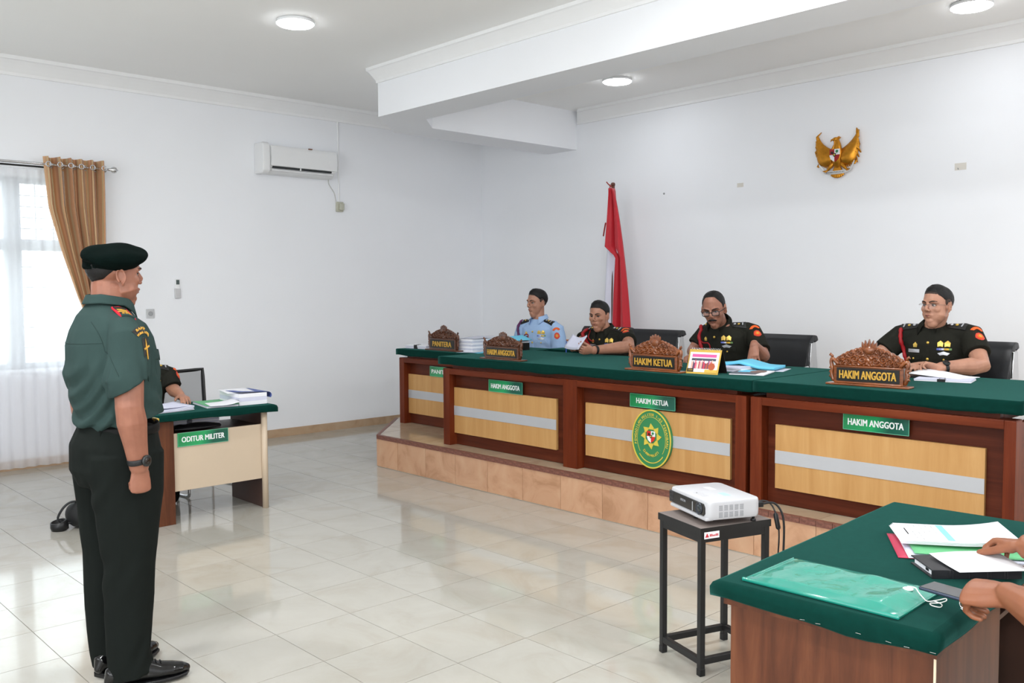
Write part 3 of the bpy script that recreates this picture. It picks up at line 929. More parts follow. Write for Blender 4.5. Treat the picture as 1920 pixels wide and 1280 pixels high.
# ------------------------------------------------------------------ carved wooden nameplates
TEAK = wood('carved_teak', (84, 42, 16), (124, 66, 28), (150, 86, 40), 'x', 0.28, streak=40, along=6, coat=0.5)
TEAKD = wood('carved_teak_dark', (58, 30, 16), (86, 46, 24), (108, 62, 34), 'x', 0.3, streak=40, along=6, coat=0.4)
NPBLK = mat('nameplate_black', (20, 20, 18), 0.35)
NPGOLD = mat('nameplate_gold', (204, 160, 64), 0.4, metal=0.25, var=0.05)
def nameplate(text, label, loc, w, hb, hc, wm, rotz=0.0, tsx=0.90):
    """w body width, hb body height, hc crest height above body"""
    N = thing('carved_nameplate', label, 'nameplate', loc, rotz, 'carved wooden nameplates')
    part('base', MB().prism([(-w*0.60, -0.05), (w*0.60, -0.05), (w*0.60, 0.035), (-w*0.60, 0.035)], 0, 0.012), wm, N, bevel=0.004)
    part('body', MB().box(-w/2, w/2, -0.026, 0.01, 0.012, 0.012+hb), wm, N, bevel=0.003)
    b = 0.012
    part('black_panel', MB().box(-w/2+0.018, w/2-0.018, -0.0285, -0.0255, 0.012+b, 0.012+hb-b), NPBLK, N)
    part('lettering', text_mb(text, 0.07, 0.004, face_matrix((0, -0.0295, 0.012+hb/2), (0, -1, 0)), bold=0.0016, fit=((w-0.036)*tsx, (hb-2*b)*0.60)), NPGOLD, N)
    fr = MB()
    for z in (0.012+0.004, 0.012+hb-0.004): fr.tube([(-w/2+0.01, -0.028, z), (w/2-0.01, -0.028, z)], 0.005, 6)
    part('frame_bead', fr, wm, N, smooth=True)
    # crest: pierced scrollwork rising in an arch to a lotus crown
    zt = 0.012+hb
    rnd = random.Random(len(text)*7+int(w*1000))
    arch = lambda x: zt+hc*0.66*(max(0.0, 1-(abs(x)/(w*0.56))**1.7))**0.8+0.012
    scr = []
    for sg in (-1, 1):
        for (fx, fz, rr, hand_) in ((0.095, 0.26, 0.075, 1), (0.205, 0.30, 0.070, -1), (0.305, 0.22, 0.060, 1), (0.395, 0.15, 0.050, -1), (0.46, 0.06, 0.035, 1), (0.15, 0.62, 0.055, -1), (0.255, 0.56, 0.045, 1), (0.345, 0.42, 0.036, -1), (0.04, 0.62, 0.05, 1), (0.42, 0.33, 0.03, 1)):
            scr.append((sg*fx*w, zt+fz*hc*0.85, rr*w, sg*hand_))
    def relief(x, z):
        h = 0.30+0.25*math.sin(210*x+40*z)*math.sin(170*z+30*x)
        for cx_, cz_, r_, hd_ in scr:
            dx, dz = x-cx_, z-cz_
            d = math.hypot(dx, dz)/r_
            if d < 1.0:
                th = math.atan2(dz, dx)*hd_
                ridge = 0.5+0.5*math.cos(2*PI*1.9*d-th)
                lobes = 0.85+0.15*math.cos(7*th)
                k = min(1.0, (1.0-d)/0.18)
                h = h*(1-k)+k*(0.15+0.95*ridge*lobes*(1-0.25*d))
        return h
    c = MB()
    NXc, NZc = 150, 46
    def crest(u, v):
        x = w*(u-0.5)*1.0
        top = arch(x)+0.0045*abs(math.sin(u*PI*15))-0.003
        z = zt-0.002+(top-zt+0.002)*v
        edge = min(1, v/0.06)*min(1, (1-v)/0.05)*min(1, u/0.02)*min(1, (1-u)/0.02)
        return (x, 0.004-0.022*relief(x, z)*max(0.15, edge)-0.004, z)
    c.grid(crest, NXc, NZc)
    def crest_back(u, v):
        x = w*(u-0.5); top = arch(x)+0.0045*abs(math.sin(u*PI*15))-0.003
        return (x, 0.008, zt-0.002+(top-zt+0.002)*v)
    c.grid(crest_back, 60, 1)
    rim = [crest(i/NXc, 1) for i in range(NXc+1)]; rimb = [(x, 0.008, z) for x, y, z in rim]
    c.add(rim+rimb, [(i, i+1, NXc+2+i, NXc+1+i) for i in range(NXc)])
    for sg in (-1, 1):
        ex = sg*(w/2+0.004)
        pts = smooth_pts([(ex-sg*0.02, -0.01, zt+0.01), (ex+sg*0.010, -0.01, zt+0.035), (ex+sg*0.018, -0.01, zt+0.015), (ex+sg*0.010, -0.01, zt-0.02), (ex+sg*0.014, -0.01, zt-hb*0.5), (ex+sg*0.004, -0.01, zt-hb*0.85)], 4)
        c.tube(pts, [(0.011, 0.012)]*len(pts), 7)
        for q_ in (0.05, -0.022, -0.045, -0.07):
            c.tube([(ex+sg*0.012, -0.012, zt+q_), (ex+sg*0.022, -0.014, zt+q_+0.012), (ex+sg*0.027, -0.012, zt+q_+0.004)], [0.009, 0.007, 0.003], 7)
    part('carved_crest', c, wm, N, smooth=True)
    cr = MB()
    zc = zt+hc*0.62
    cr.ell((0, -0.008, zc-hc*0.02), (w*0.085, 0.018, hc*0.17), 12, 8)
    for k, (a, ln) in enumerate(((-0.62, 0.30), (-0.32, 0.36), (0, 0.40), (0.32, 0.36), (0.62, 0.30))):
        bx = w*0.075*math.sin(a)*1.6
        L_ = hc*ln
        cr.prism([(-w*0.028, 0), (w*0.028, 0), (w*0.02, L_*0.55), (0, L_), (-w*0.02, L_*0.55)], -0.010+0.002*abs(a), 0.008,
                 Matrix.Translation((bx, -0.006, zc)) @ Matrix.Rotation(a*0.5, 4, 'Y') @ Matrix(((1, 0, 0, 0), (0, 0, -1, 0), (0, 1, 0, 0), (0, 0, 0, 1))))
    part('lotus_crown', cr, wm, N, bevel=0.002)
    return N
TZ = 1.012
nameplate('HAKIM KETUA', 'carved nameplate reading HAKIM KETUA in gold beside the desk calendar', (-3.715, 4.80, TZ), 0.385, 0.098, 0.135, TEAK, R(-1))
nameplate('HAKIM ANGGOTA', 'carved nameplate reading HAKIM ANGGOTA on the single desk by the judge with clasped hands', (-2.285, 4.86, TZ), 0.385, 0.098, 0.15, TEAK, R(3))
nameplate('HAKIM ANGGOTA', 'darker carved nameplate reading HAKIM ANGGOTA on the long desk by the reading judge', (-5.185, 4.78, TZ), 0.40, 0.092, 0.115, TEAKD, R(-2))
nameplate('PANITERA', 'dark carved nameplate reading PANITERA on the clerk desk', (-6.525, 5.27, 1.0), 0.41, 0.10, 0.125, TEAKD, R(-3), tsx=0.78)

# ------------------------------------------------------------------ black chairs behind the bench
def judge_chair(label, loc, rotz, first=[None]):
    if first[0] is not None:
        return dup(first[0], loc, rotz, label, 'black leather chairs behind the bench')
    Cc = thing('office_chair', label, 'chair', loc, rotz, 'black leather chairs behind the bench')
    first[0] = Cc
    W = 0.31
    # local: occupant faces +Y ; back at -Y
    sp = [(0.30, 0.03), (0.45, -0.02), (0.58, -0.05), (0.70, -0.08), (0.80, -0.105), (0.855, -0.125), (0.885, -0.155), (0.880, -0.19), (0.855, -0.20)]
    def back(u, v):
        k = v*(len(sp)-1); i = min(int(k), len(sp)-2); t = k-i
        z = sp[i][0]+(sp[i+1][0]-sp[i][0])*t; y = sp[i][1]+(sp[i+1][1]-sp[i][1])*t
        wx = W*(0.93+0.07*min(1, v*1.4))
        return (wx*(2*u-1), y-0.26-0.012*(1-(2*u-1)**2), z)
    g = MB().grid(back, 12, 24)
    o = part('backrest', g, LEATHER, Cc, smooth=True, solid=0.045)
    o.modifiers['thickness'].offset = 0
    bv = o.modifiers.new('bevel', 'BEVEL'); bv.width = 0.012; bv.segments = 2; bv.limit_method = 'ANGLE'
    part('seat', MB().box(-0.27, 0.27, -0.25, 0.25, 0.355, 0.425), LEATHER, Cc, bevel=0.025, seg=3)
    for s in (-1, 1):
        st = MB()
        pr = [(-0.36, 0.845), (-0.43, 0.845), (-0.47, 0.60), (-0.49, 0.40), (-0.36, 0.38), (-0.33, 0.60)]
        k = len(pr)
        xa, xb = (s*(W-0.012), s*(W+0.01))
        st.add([(xa, y, z) for y, z in pr]+[(xb, y, z) for y, z in pr], [tuple(range(k)), tuple(range(2*k-1, k-1, -1))]+[(i, (i+1) % k, k+(i+1) % k, k+i) for i in range(k)])
        part('side_frame', st, CHROME, Cc, bevel=0.004)
        arm = MB().tube(smooth_pts([(s*(W+0.0), -0.34, 0.43), (s*(W+0.02), -0.05, 0.43), (s*(W+0.02), 0.16, 0.44), (s*(W+0.02), 0.2, 0.52), (s*(W+0.02), 0.14, 0.62), (s*(W+0.02), -0.10, 0.64), (s*(W+0.01), -0.3, 0.66)], 4), (0.012), 8)
        part('armrest', arm, CHROME, Cc, smooth=True)
    part('column', MB().lathe([(0.03, 0.10), (0.03, 0.3), (0.02, 0.3), (0.02, 0.355)], 14), CHROME, Cc, smooth=True)
    for k in range(5):
        a = 2*PI*k/5
        d = Vector((math.cos(a), math.sin(a), 0))
        part('foot', MB().tube([d*0.02+Vector((0, 0, 0.10)), d*0.29+Vector((0, 0, 0.07))], [0.022, 0.014], 8), CHROME, Cc, smooth=True)
        part('caster', MB().ell(d*0.285+Vector((0, 0, 0.03)), (0.022, 0.022, 0.03), 10, 8), BLACKP, Cc, smooth=True)
    return Cc
judge_chair('black chair with a silver side behind the reading judge', (-5.215, 6.30, ZD), R(180))
judge_chair('black chair with a silver side behind the judge wearing glasses and moustache', (-3.895, 6.24, ZD), R(180))
judge_chair('black chair with a silver side behind the judge with clasped hands', (-2.42, 6.22, ZD), R(180))
judge_chair('black chair between the clerk in blue and the reading judge', (-5.98, 6.50, ZD), R(178))
# ------------------------------------------------------------------ officer desks at the two sides
WALN = wood('walnut_laminate', (62, 30, 16), (88, 48, 28), (110, 66, 42), 'z', 0.38, spec=0.3, streak=13, along=1.1)
BEIGE = mat('beige_laminate', (194, 176, 154), 0.4, var=0.02)
EDGEB = mat('pale_edging', (214, 196, 170), 0.4)
DKW = mat('dark_laminate', (66, 44, 36), 0.4, var=0.1)
def side_desk(label, loc, rotz, flip, L=1.22, D=0.56, H=0.715, PW=0.50):
    """local: public side faces +X; pedestal at the -Y end (or +Y when flip)"""
    s = -1 if flip else 1
    Dk = thing('officer_desk', label, 'desk', loc, rotz)
    def B(x0, x1, y0, y1, z0, z1): return MB().box(x0, x1, min(s*y0, s*y1), max(s*y0, s*y1), z0, z1)
    y0, y1 = -L/2, L/2
    part('pedestal', B(-D/2, D/2, y0, y0+PW, 0.0, 0.695), WALN, Dk, bevel=0.002)
    part('edging', B(-D/2-0.002, -D/2+0.003, y0-0.0015, y0+0.003, 0.0, 0.69), EDGEB, Dk)
    part('modesty_panel', B(D/2-0.04, D/2-0.022, y0+PW, y1-0.03, 0.215, 0.607), BEIGE, Dk, bevel=0.002)
    part('end_panel', B(-D/2, D/2-0.03, y1-0.032, y1-0.006, 0.0, 0.695), DKW, Dk, bevel=0.002)
    part('leg', MB().tube([(D/2-0.012, s*(y1-0.022), 0.0), (D/2-0.012, s*(y1-0.022), 0.695)], 0.022, 14, round_ends=False), BEIGE, Dk, smooth=True)
    part('shelf', B(-D/2+0.05, D/2-0.045, y0+PW, y1-0.032, 0.585, 0.6), DKW, Dk)
    part('top', MB().box(-D/2-0.01, D/2+0.01, y0-0.02, y1+0.02, 0.697, H), WALN, Dk)
    return Dk
OD = side_desk('walnut and beige desk with ODITUR MILITER sign by the window wall', (-6.17, 2.60, 0), 0, False, L=1.08, D=0.52, PW=0.395)
felt_cover('tablecloth', 'green cloth on the desk with the ODITUR MILITER sign', -0.30, 0.315, -0.575, 0.595, -0.046, 0, (-6.17, 2.60, 0.748), rnd=0.02, wob=0.004, seed=11.0)
name_sign('ODITUR MILITER', 'green sign reading ODITUR MILITER on the beige desk front', (-5.930, 2.665, 0.562), 0.36, 0.094, R(90))
PD = side_desk('walnut desk with green cloth in the near corner holding the plastic folder', (-1.128, 2.70, 0), R(183), True, L=1.18, D=0.535)
felt_cover('tablecloth', 'green cloth stapled round the desk in the near corner', -0.305, 0.29, -0.635, 0.635, -0.049, 0, (-1.130, 2.70, 0.762), R(3), rnd=0.020, wob=0.007, droop=0.004, seed=21.0)
# staples along the hem, seen as thin bright wires
STP = MB()
rnd = random.Random(4)
for k in (5, 6, 8, 10, 11, 12):
    x = -0.26+0.043*k+rnd.random()*0.02
    STP.tube([(x, -0.641, -0.042+0.004*rnd.random()), (x+0.012, -0.641, -0.042+0.004*rnd.random())], 0.0007, 5)
o = part('staples', STP, CHROME, None); o.location = (-1.130, 2.70, 0.762); o.rotation_euler = (0, 0, R(3)); o['kind'] = 'stuff'; o['label'] = 'row of bright staples in the hem of the near green cloth'

# ------------------------------------------------------------------ paper things
def sheet_fn(w, d, sag):
    return lambda u, v: (w*(u-0.5), d*(v-0.5), sag(u, v))
def paper_sheet(name, label, loc, rotz, w, d, sag, mt, cat='paper', group=None, th=0.0008, nu=10, nv=10):
    o = part(name, MB().grid(sheet_fn(w, d, sag), nu, nv), mt, None, smooth=True, solid=th)
    o.location = loc; o.rotation_euler = (0, 0, rotz)
    return tag(o, label, cat, group)
def paper_stack(name, label, loc, rotz, w, d, h, mt=PAPER, edge=PAPERB, cat='documents', cover=None, coverlip=0.0, n=None, group=None, clip=False, seed=0, curl=0.0):
    T = thing(name, label, cat, loc, rotz, group)
    rnd = random.Random(seed)
    n = n or max(2, int(h/0.008))
    for k in range(n):
        z = h*k/n
        dx, dy = rnd.uniform(-0.005, 0.005), rnd.uniform(-0.005, 0.005)
        cz = curl if k == n-1 else 0
        nx = 10
        mb = MB()
        def fn(u, v, z=z, dx=dx, dy=dy, top=0.0):
            return (w*(u-0.5)+dx, d*(v-0.5)+dy, z+top+(curl*max(0, u-0.5)**2*4*(k+1)/n))
        a = MB().grid(lambda u, v: fn(u, v), nx, 1); b = MB().grid(lambda u, v: fn(u, v, top=h/n-0.0006), nx, 1)
        m = len(a.v)
        mb.v = a.v+b.v
        mb.f = [tuple(reversed(f)) for f in a.f]+[tuple(i+m for i in f) for f in b.f]
        for i in range(nx):
            mb.f += [(i, i+1, m+i+1, m+i), (nx+1+i+1, nx+1+i, m+nx+1+i, m+nx+1+i+1)]
        mb.f += [(0, m, m+nx+1, nx+1), (nx, 2*nx+1, m+2*nx+1, m+nx)]
        mb.mi = [0]*len(mb.f)
        part('bundle', mb, edge if k % 2 else mt, T)
    if cover:
        part('cover', MB().box(-w/2-coverlip, w/2+coverlip, -d/2-coverlip, d/2+coverlip, h, h+0.0015), cover, T)
    if clip:
        c = MB()
        c.box(-0.022, 0.022, -d/2-0.006, -d/2+0.022, -0.0005, h+0.002)
        c.tube([(-0.014, -d/2+0.02, h+0.003), (-0.014, -d/2+0.055, h+0.006), (0.014, -d/2+0.055, h+0.006), (0.014, -d/2+0.02, h+0.003)], 0.0012, 5)
        part('binder_clip', c, BLACKP, T)
    return T
BLUEF = mat('sky_blue_folder', (104, 196, 228), 0.6, var=0.04)
GREENF = mat('green_folder', (96, 172, 120), 0.6, var=0.05)
REDF = mat('red_folder', (180, 52, 80), 0.55, var=0.04)
NAVYF = mat('navy_cover', (74, 92, 156), 0.5, var=0.08)
GREYP = mat('grey_paper', (196, 200, 214), 0.75, var=0.04, vscale=30)
INK = mat('faint_print', (182, 184, 192), 0.8, var=0.2)
INKB = mat('print_blue', (128, 186, 232), 0.7)

# --- near desk
DZ = 0.763
# clear green plastic folder, its lower half stiff and the top soft
m, nt, b = new_mat('clear_green_plastic')
b.inputs['Base Color'].default_value = lin((92, 196, 176)); b.inputs['Roughness'].default_value = 0.08
b.inputs['Specular IOR Level'].default_value = 0.6; b.inputs['Coat Weight'].default_value = 0.6; b.inputs['Coat Roughness'].default_value = 0.04
b.inputs['Transmission Weight'].default_value = 0.55; b.inputs['IOR'].default_value = 1.12
add_bump(nt, b, coords(nt), 9.0, 0.55, 0.02, 3)
GPLA = m
GEDGE = mat('green_plastic_edge', (30, 132, 116), 0.12, coat=0.6)
PF = thing('plastic_folder', 'clear green plastic document folder with string tie on the near desk', 'folder', (-1.125, 2.245, DZ), R(1.5))
def fold_h(x, y, top):
    e = min(1, (0.2-abs(x))/0.05)*min(1, (0.145-abs(y))/0.05)
    e = max(0.0, e)
    n = noise.noise(Vector((x*9, y*9, 4.2)))*0.006+noise.noise(Vector((x*22, y*14, 1.2)))*0.003
    return 0.003+e*(0.012*top+n*top)+0.0015*top
W2, D2 = 0.208, 0.137
part('back_sheet', MB().grid(lambda u, v: (W2*(2*u-1), D2*(2*v-1), 0.002), 4, 4), GEDGE, PF, solid=0.001)
part('front_sheet', MB().grid(lambda u, v: (W2*(2*u-1), D2*(2*v-1), fold_h(W2*(2*u-1), D2*(2*v-1), 1)), 48, 32), GPLA, PF, smooth=True, solid=0.0008)
part('spine', MB().tube([(-W2, -D2, 0.006), (W2, -D2, 0.006)], [(0.006, 0.004)]*2, 8, side=(0, 0, 1)), GEDGE, PF, smooth=True)
part('spine_band', MB().grid(lambda u, v: (W2*(2*u-1), -D2+0.038*v, fold_h(W2*(2*u-1), -D2+0.038*v, 1)+0.001), 48, 4), GEDGE, PF, smooth=True)
part('side_seam', MB().tube([(-W2, -D2, 0.004), (-W2, D2, 0.004)], 0.003, 6), GEDGE, PF, smooth=True)
STRW = mat('white_string', (232, 232, 228), 0.6)
part('tie_button', MB().lathe([(0.013, 0.0), (0.013, 0.003), (0.011, 0.004), (0.001, 0.0042)], 16, Matrix.Translation((0.155, 0.055, 0.016))), STRW, PF, smooth=True)
part('string', MB().tube(smooth_pts([(0.152, 0.06, 0.022), (0.17, 0.062, 0.022), (0.185, 0.045, 0.018), (0.202, 0.03, 0.012), (0.215, 0.028, 0.006), (0.232, 0.05, 0.008), (0.245, 0.062, 0.012), (0.25, 0.05, 0.010), (0.238, 0.034, 0.006), (0.222, 0.024, 0.004), (0.232, 0.01, 0.004), (0.25, 0.012, 0.004), (0.247, 0.03, 0.006), (0.226, 0.036, 0.008)], 5), 0.0014, 6), STRW, PF, smooth=True)
# folders and papers the advocate is leafing through
paper_sheet('red_folder', 'red card folder lying under the green folder and papers', (-1.05, 2.815, DZ+0.001), R(31), 0.35, 0.27, lambda u, v: 0.002, REDF, 'folder', th=0.002)
paper_stack('paper_pad', 'thin white pad between the red folder and green folder', (-1.03, 2.82, DZ+0.0045), R(31), 0.33, 0.262, 0.006, seed=4)
paper_sheet('green_folder', 'green card folder between the pad and the printed papers', (-1.025, 2.838, DZ+0.0125), R(32), 0.33, 0.255, lambda u, v: 0.002+0.006*(u-0.5)**2, GREENF, 'folder', th=0.0015)
PP = thing('printed_papers', 'stack of printed papers with a blue table held in the fingers', 'documents', (-1.085, 2.862, DZ+0.021), R(34))
for k in range(4):
    part('sheet', MB().grid(lambda u, v, k=k: (0.31*(u-0.5)+0.003*k, 0.21*(v-0.5)-0.002*k, 0.002+0.0035*k+0.035*max(0, u-0.45)**2*(1+0.3*k)), 12, 6), PAPER, PP, smooth=True, solid=0.0012)
def pz(u): return 0.002+0.0035*3+0.035*max(0, u-0.45)**2*1.9+0.0008
pr = MB()
rnd = random.Random(9)
for col in range(9):
    x = -0.105+0.017*col+(0.05 if col > 4 else 0)
    nseg = rnd.randint(3, 6)
    y = 0.085
    for q in range(nseg):
        ln = rnd.uniform(0.012, 0.03)
        u = (x-0.009)/0.31+0.5
        pr.box(x-0.0007, x+0.0007, y-ln, y, pz(u), pz(u)+0.0004); y -= ln+rnd.uniform(0.004, 0.012)
        if y < -0.08: break
part('print', pr, INK, PP)
part('title_print', MB().box(-0.125, -0.121, -0.035, 0.04, pz(0.1), pz(0.1)+0.0004), INK, PP)
part('blue_table', MB().box(-0.022, 0.0, -0.092, 0.092, pz(0.45), pz(0.45)+0.0005), INKB, PP)
# notebook and the loose sheet on it
NB = thing('notebook', 'thick black notebook with ribbed spine near the hand holding a phone', 'notebook', (-0.953, 2.621, DZ), R(45))
BKC = mat('black_cover', (30, 30, 34), 0.42, var=0.1)
part('pages', MB().box(-0.108, 0.115, -0.066, 0.064, 0.003, 0.021), PAPER, NB)
part('cover', MB().box(-0.118, 0.122, -0.072, 0.068, 0, 0.0032).box(-0.118, 0.122, -0.072, 0.068, 0.021, 0.0242).box(-0.118, 0.122, -0.075, -0.069, 0, 0.0242), BKC, NB, bevel=0.001)
for x in (-0.07, -0.062, -0.02, -0.012, 0.03, 0.038, 0.075, 0.083):
    part('spine_rib', MB().tube([(x, -0.0752, 0.002), (x, -0.0752, 0.022)], 0.0014, 6), BKC, NB, smooth=True)
part('page_mark', MB().box(-0.1085, -0.107, -0.03, -0.01, 0.006, 0.014), BKC, NB)
paper_sheet('loose_sheet', 'loose handwritten white sheet lying askew on the black notebook', (-0.915, 2.628, DZ+0.0255), R(50), 0.20, 0.16, lambda u, v: 0.004+0.008*(v-0.2)**2+0.004*math.sin(u*3)*v, PAPER, th=0.0008)

# --- oditur desk
OZ = 0.749
paper_stack('case_file', 'loose white and blue papers under the hand of the seated prosecutor', (-6.06, 2.47, OZ), R(96), 0.29, 0.21, 0.022, PAPER, PAPERB, seed=2, n=4, curl=0.01)
paper_sheet('document_cover', 'bluish top sheet curling over the prosecutor papers', (-6.07, 2.46, OZ+0.024), R(104), 0.29, 0.20, lambda u, v: 0.004+0.02*(u-0.6)**2+0.012*v*u, PAPERB)
GS = paper_stack('green_pad', 'green covered file lying flat with turned white pages', (-6.14, 2.86, OZ), R(82), 0.22, 0.34, 0.014, PAPER, PAPERB, cover=GREENF, coverlip=0.003, seed=3)
paper_sheet('turned_page', 'white page turned back over the green covered file', (-6.02, 2.85, OZ+0.017), R(76), 0.2, 0.2, lambda u, v: 0.001+0.05*max(0, u-0.4)**2+0.01*v*u, PAPER)
paper_stack('thick_file', 'thick white document bundle with curling navy cover on the desk corner', (-6.12, 3.06, OZ), R(88), 0.21, 0.33, 0.082, PAPER, PAPERB, seed=5, n=3)
def curl_cover(u, v):
    t = u*1.3
    if t < 1: return (-0.165+0.33*v, -0.11+0.22*t, 0.085+0.002*math.sin(v*7)+0.012*v*(1-t))
    a = (t-1)/0.3*2.3
    return (-0.165+0.33*v, 0.11+0.030*math.sin(a), 0.085-0.026*(1-math.cos(a)))
o = part('curled_cover', MB().grid(curl_cover, 20, 8), [NAVYF], None, smooth=True, solid=0.001)
o.location = (-6.12, 3.065, OZ); o.rotation_euler = (0, 0, R(-2)); tag(o, 'navy cover sheet curled over the edge of the thick bundle', 'cover')
paper_sheet('top_sheet', 'white sheet on top of the thick bundle under its navy cover', (-6.14, 3.02, OZ+0.085), R(80), 0.2, 0.26, lambda u, v: 0.001+0.006*v, PAPER)
paper_stack('shelf_papers', 'white papers on the shelf below the prosecutor desk top', (-6.27, 2.57, 0.601), R(90), 0.18, 0.2, 0.06, seed=6)
paper_stack('shelf_papers', 'second white paper stack on the shelf below the desk top, by the thick file', (-6.27, 2.80, 0.601), R(90), 0.2, 0.2, 0.075, seed=7)
sb = MB()
sb.grid(lambda u, v: (0.09*math.cos(2*PI*u)*(1-0.3*abs(2*v-1)**3), 0.33*(v-0.5), 0.022+0.022*math.sin(2*PI*u)*(1-0.5*abs(2*v-1)**2)+0.006*noise.noise(Vector((u*5, v*7, 1)))), 20, 16, close_u=True)
o = part('black_bag', sb, LEATHER, None, smooth=True); o.location = (-6.05, 2.66, 0.602)
tag(o, 'flat black folded bag on the shelf above the beige panel', 'bag')
# camera bag with strap on the floor behind the standing officer
BG = thing('camera_bag', 'black camera bag with strap on the floor behind the standing officer', 'bag', (-6.30, 1.965, 0), R(8))
BAGM = mat('black_nylon', (26, 27, 28), 0.6, var=0.15, bump=0.3, bscale=300)
part('body', MB().ell((0.0, 0.0, 0.085), (0.12, 0.075, 0.085), 20, 12), BAGM, BG, smooth=True)
part('hood', MB().lathe([(0.052, 0), (0.056, 0.03), (0.05, 0.06), (0.044, 0.06), (0.042, 0.01)], 20, Matrix.Translation((-0.02, -0.115, 0.002)) @ Matrix.Rotation(R(12), 4, 'X')), BLACKP, BG, smooth=True)
part('strap', MB().tube(smooth_pts([(0.0, 0.02, 0.165), (-0.01, -0.04, 0.175), (-0.02, -0.09, 0.145), (-0.03, -0.125, 0.08), (-0.02, -0.105, 0.05), (0.0, -0.07, 0.04), (0.02, -0.05, 0.05)], 5), [(0.016, 0.007)]*31, 8, side=(1, 0, 0)), BAGM, BG, smooth=True)
part('buckle', MB().box(-0.02, 0.02, -0.01, 0.012, -0.004, 0.004, Matrix.Translation((-0.005, 0.0, 0.182))), mat('orange_buckle', (206, 70, 36), 0.4), BG, bevel=0.002)

# --- clerk desk
CZ = 1.001
paper_stack('case_file', 'flat white papers with a black clip at the far end of the clerk desk', (-6.95, 5.36, CZ), R(4), 0.30, 0.21, 0.035, PAPERB, PAPER, seed=8, clip=True)
paper_stack('open_file', 'loose curling papers behind the PANITERA nameplate', (-6.72, 5.42, CZ), R(10), 0.22, 0.2, 0.05, PAPER, PAPERB, seed=9, curl=0.02)
paper_stack('case_file', 'blue edged file between the PANITERA nameplate and tall bundle', (-6.42, 5.62, CZ), R(5), 0.20, 0.28, 0.085, PAPERB, PAPER, cover=NAVYF, seed=10)
paper_stack('thick_file', 'tall white case bundle on the clerk desk beside the nameplate', (-6.265, 5.44, CZ), R(2), 0.20, 0.29, 0.115, PAPER, GREYP, seed=11, n=7)
paper_sheet('grey_sheet', 'grey printed sheet topping the tall white bundle', (-6.265, 5.45, CZ+0.117), R(6), 0.22, 0.28, lambda u, v: 0.002+0.012*v, GREYP)
paper_stack('box_file', 'black box file carrying the blue folder on the clerk desk', (-6.00, 5.62, CZ), R(0), 0.20, 0.28, 0.075, BLACKP, BLACKP, seed=12, n=1)
paper_stack('white_bundle', 'thin white bundle under the raised blue folder', (-6.02, 5.63, CZ+0.0765), R(-3), 0.22, 0.26, 0.024, PAPER, PAPERB, seed=13)
paper_sheet('blue_folder', 'sky blue folder peaked like a tent on the clerk files', (-6.02, 5.63, CZ+0.103), R(3), 0.30, 0.26, lambda u, v: 0.004+0.038*max(0, 1-abs(u-0.62)/0.38)*(0.7+0.3*v), BLUEF, 'folder', th=0.008, nu=16)
paper_sheet('blue_folder', 'lower sky blue folder flat on the clerk desk beside the tall bundle', (-6.055, 5.35, CZ+0.001), R(-4), 0.18, 0.21, lambda u, v: 0.001, BLUEF, 'folder', th=0.012)
paper_sheet('grey_sheet', 'grey sheet sticking out under the tall white bundle', (-6.17, 5.27, CZ), R(14), 0.2, 0.13, lambda u, v: 0.001+0.004*u, GREYP)

# --- judges desk
CAL = thing('desk_calendar', 'spiral desk calendar with a group photograph in a gold frame', 'calendar', (-3.385, 4.90, TZ), R(8))
def tilt(y0, s): return Matrix.Translation((0, y0, 0)) @ Matrix.Rotation(s*R(22), 4, 'X')
CB = mat('calendar_board', (26, 24, 22), 0.5)
CGOLD = mat('calendar_gold', (206, 170, 78), 0.35, metal=0.4)
part('front_board', MB().box(-0.112, 0.112, -0.0015, 0.0015, 0, 0.165, tilt(-0.068, -1)), CGOLD, CAL)
part('back_board', MB().box(-0.112, 0.112, -0.0015, 0.0015, 0, 0.165, tilt(0.068, 1)), CB, CAL)
part('page', MB().box(-0.102, 0.102, -0.004, -0.0015, 0.012, 0.145, tilt(-0.068, -1)), PAPER, CAL)
PINK = mat('calendar_pink', (222, 90, 152), 0.5)
part('pink_banner', MB().box(-0.085, 0.085, -0.005, -0.004, 0.112, 0.132, tilt(-0.068, -1)), PINK, CAL)
part('photo_top', MB().box(-0.085, 0.085, -0.005, -0.004, 0.088, 0.104, tilt(-0.068, -1)), mat('photo_slate', (74, 78, 92), 0.5), CAL)
rnd = random.Random(3)
pcs = [(196, 60, 80), (226, 176, 160), (120, 50, 90), (208, 120, 150), (90, 70, 100), (232, 220, 214), (170, 80, 60)]
pm = [mat('photo_%d' % i, c, 0.5) for i, c in enumerate(pcs)]
ph = MB()
for k in range(26):
    ph.m = rnd.randrange(len(pm))
    x = -0.084+0.0065*k; h = rnd.uniform(0.07, 0.096)
    ph.box(x, x+0.0064, -0.005-0.0002*(k % 3), -0.004, 0.034, h, tilt(-0.068, -1))
part('photo_people', ph, pm, CAL)
part('orange_shape', MB().prism([(0.062+0.024*math.cos(a), 0.05+0.024*math.sin(a)) for a in [2*PI*i/14 for i in range(14)]], 0, 0.0012, tilt(-0.068, -1) @ Matrix.Translation((0, -0.0052, 0)) @ FM), mat('photo_rust', (176, 84, 52), 0.5), CAL)
part('gold_band', MB().box(0.018, 0.104, -0.006, -0.004, 0.008, 0.03, tilt(-0.068, -1)), CGOLD, CAL)
part('year_plate', MB().box(-0.104, -0.06, -0.006, -0.004, 0.012, 0.034, tilt(-0.068, -1)), CB, CAL)
part('year', text_mb('2024', 0.016, 0.0008, tilt(-0.068, -1) @ face_matrix((-0.082, -0.0066, 0.0225), (0, -1, 0))), CGOLD, CAL)
sp = MB()
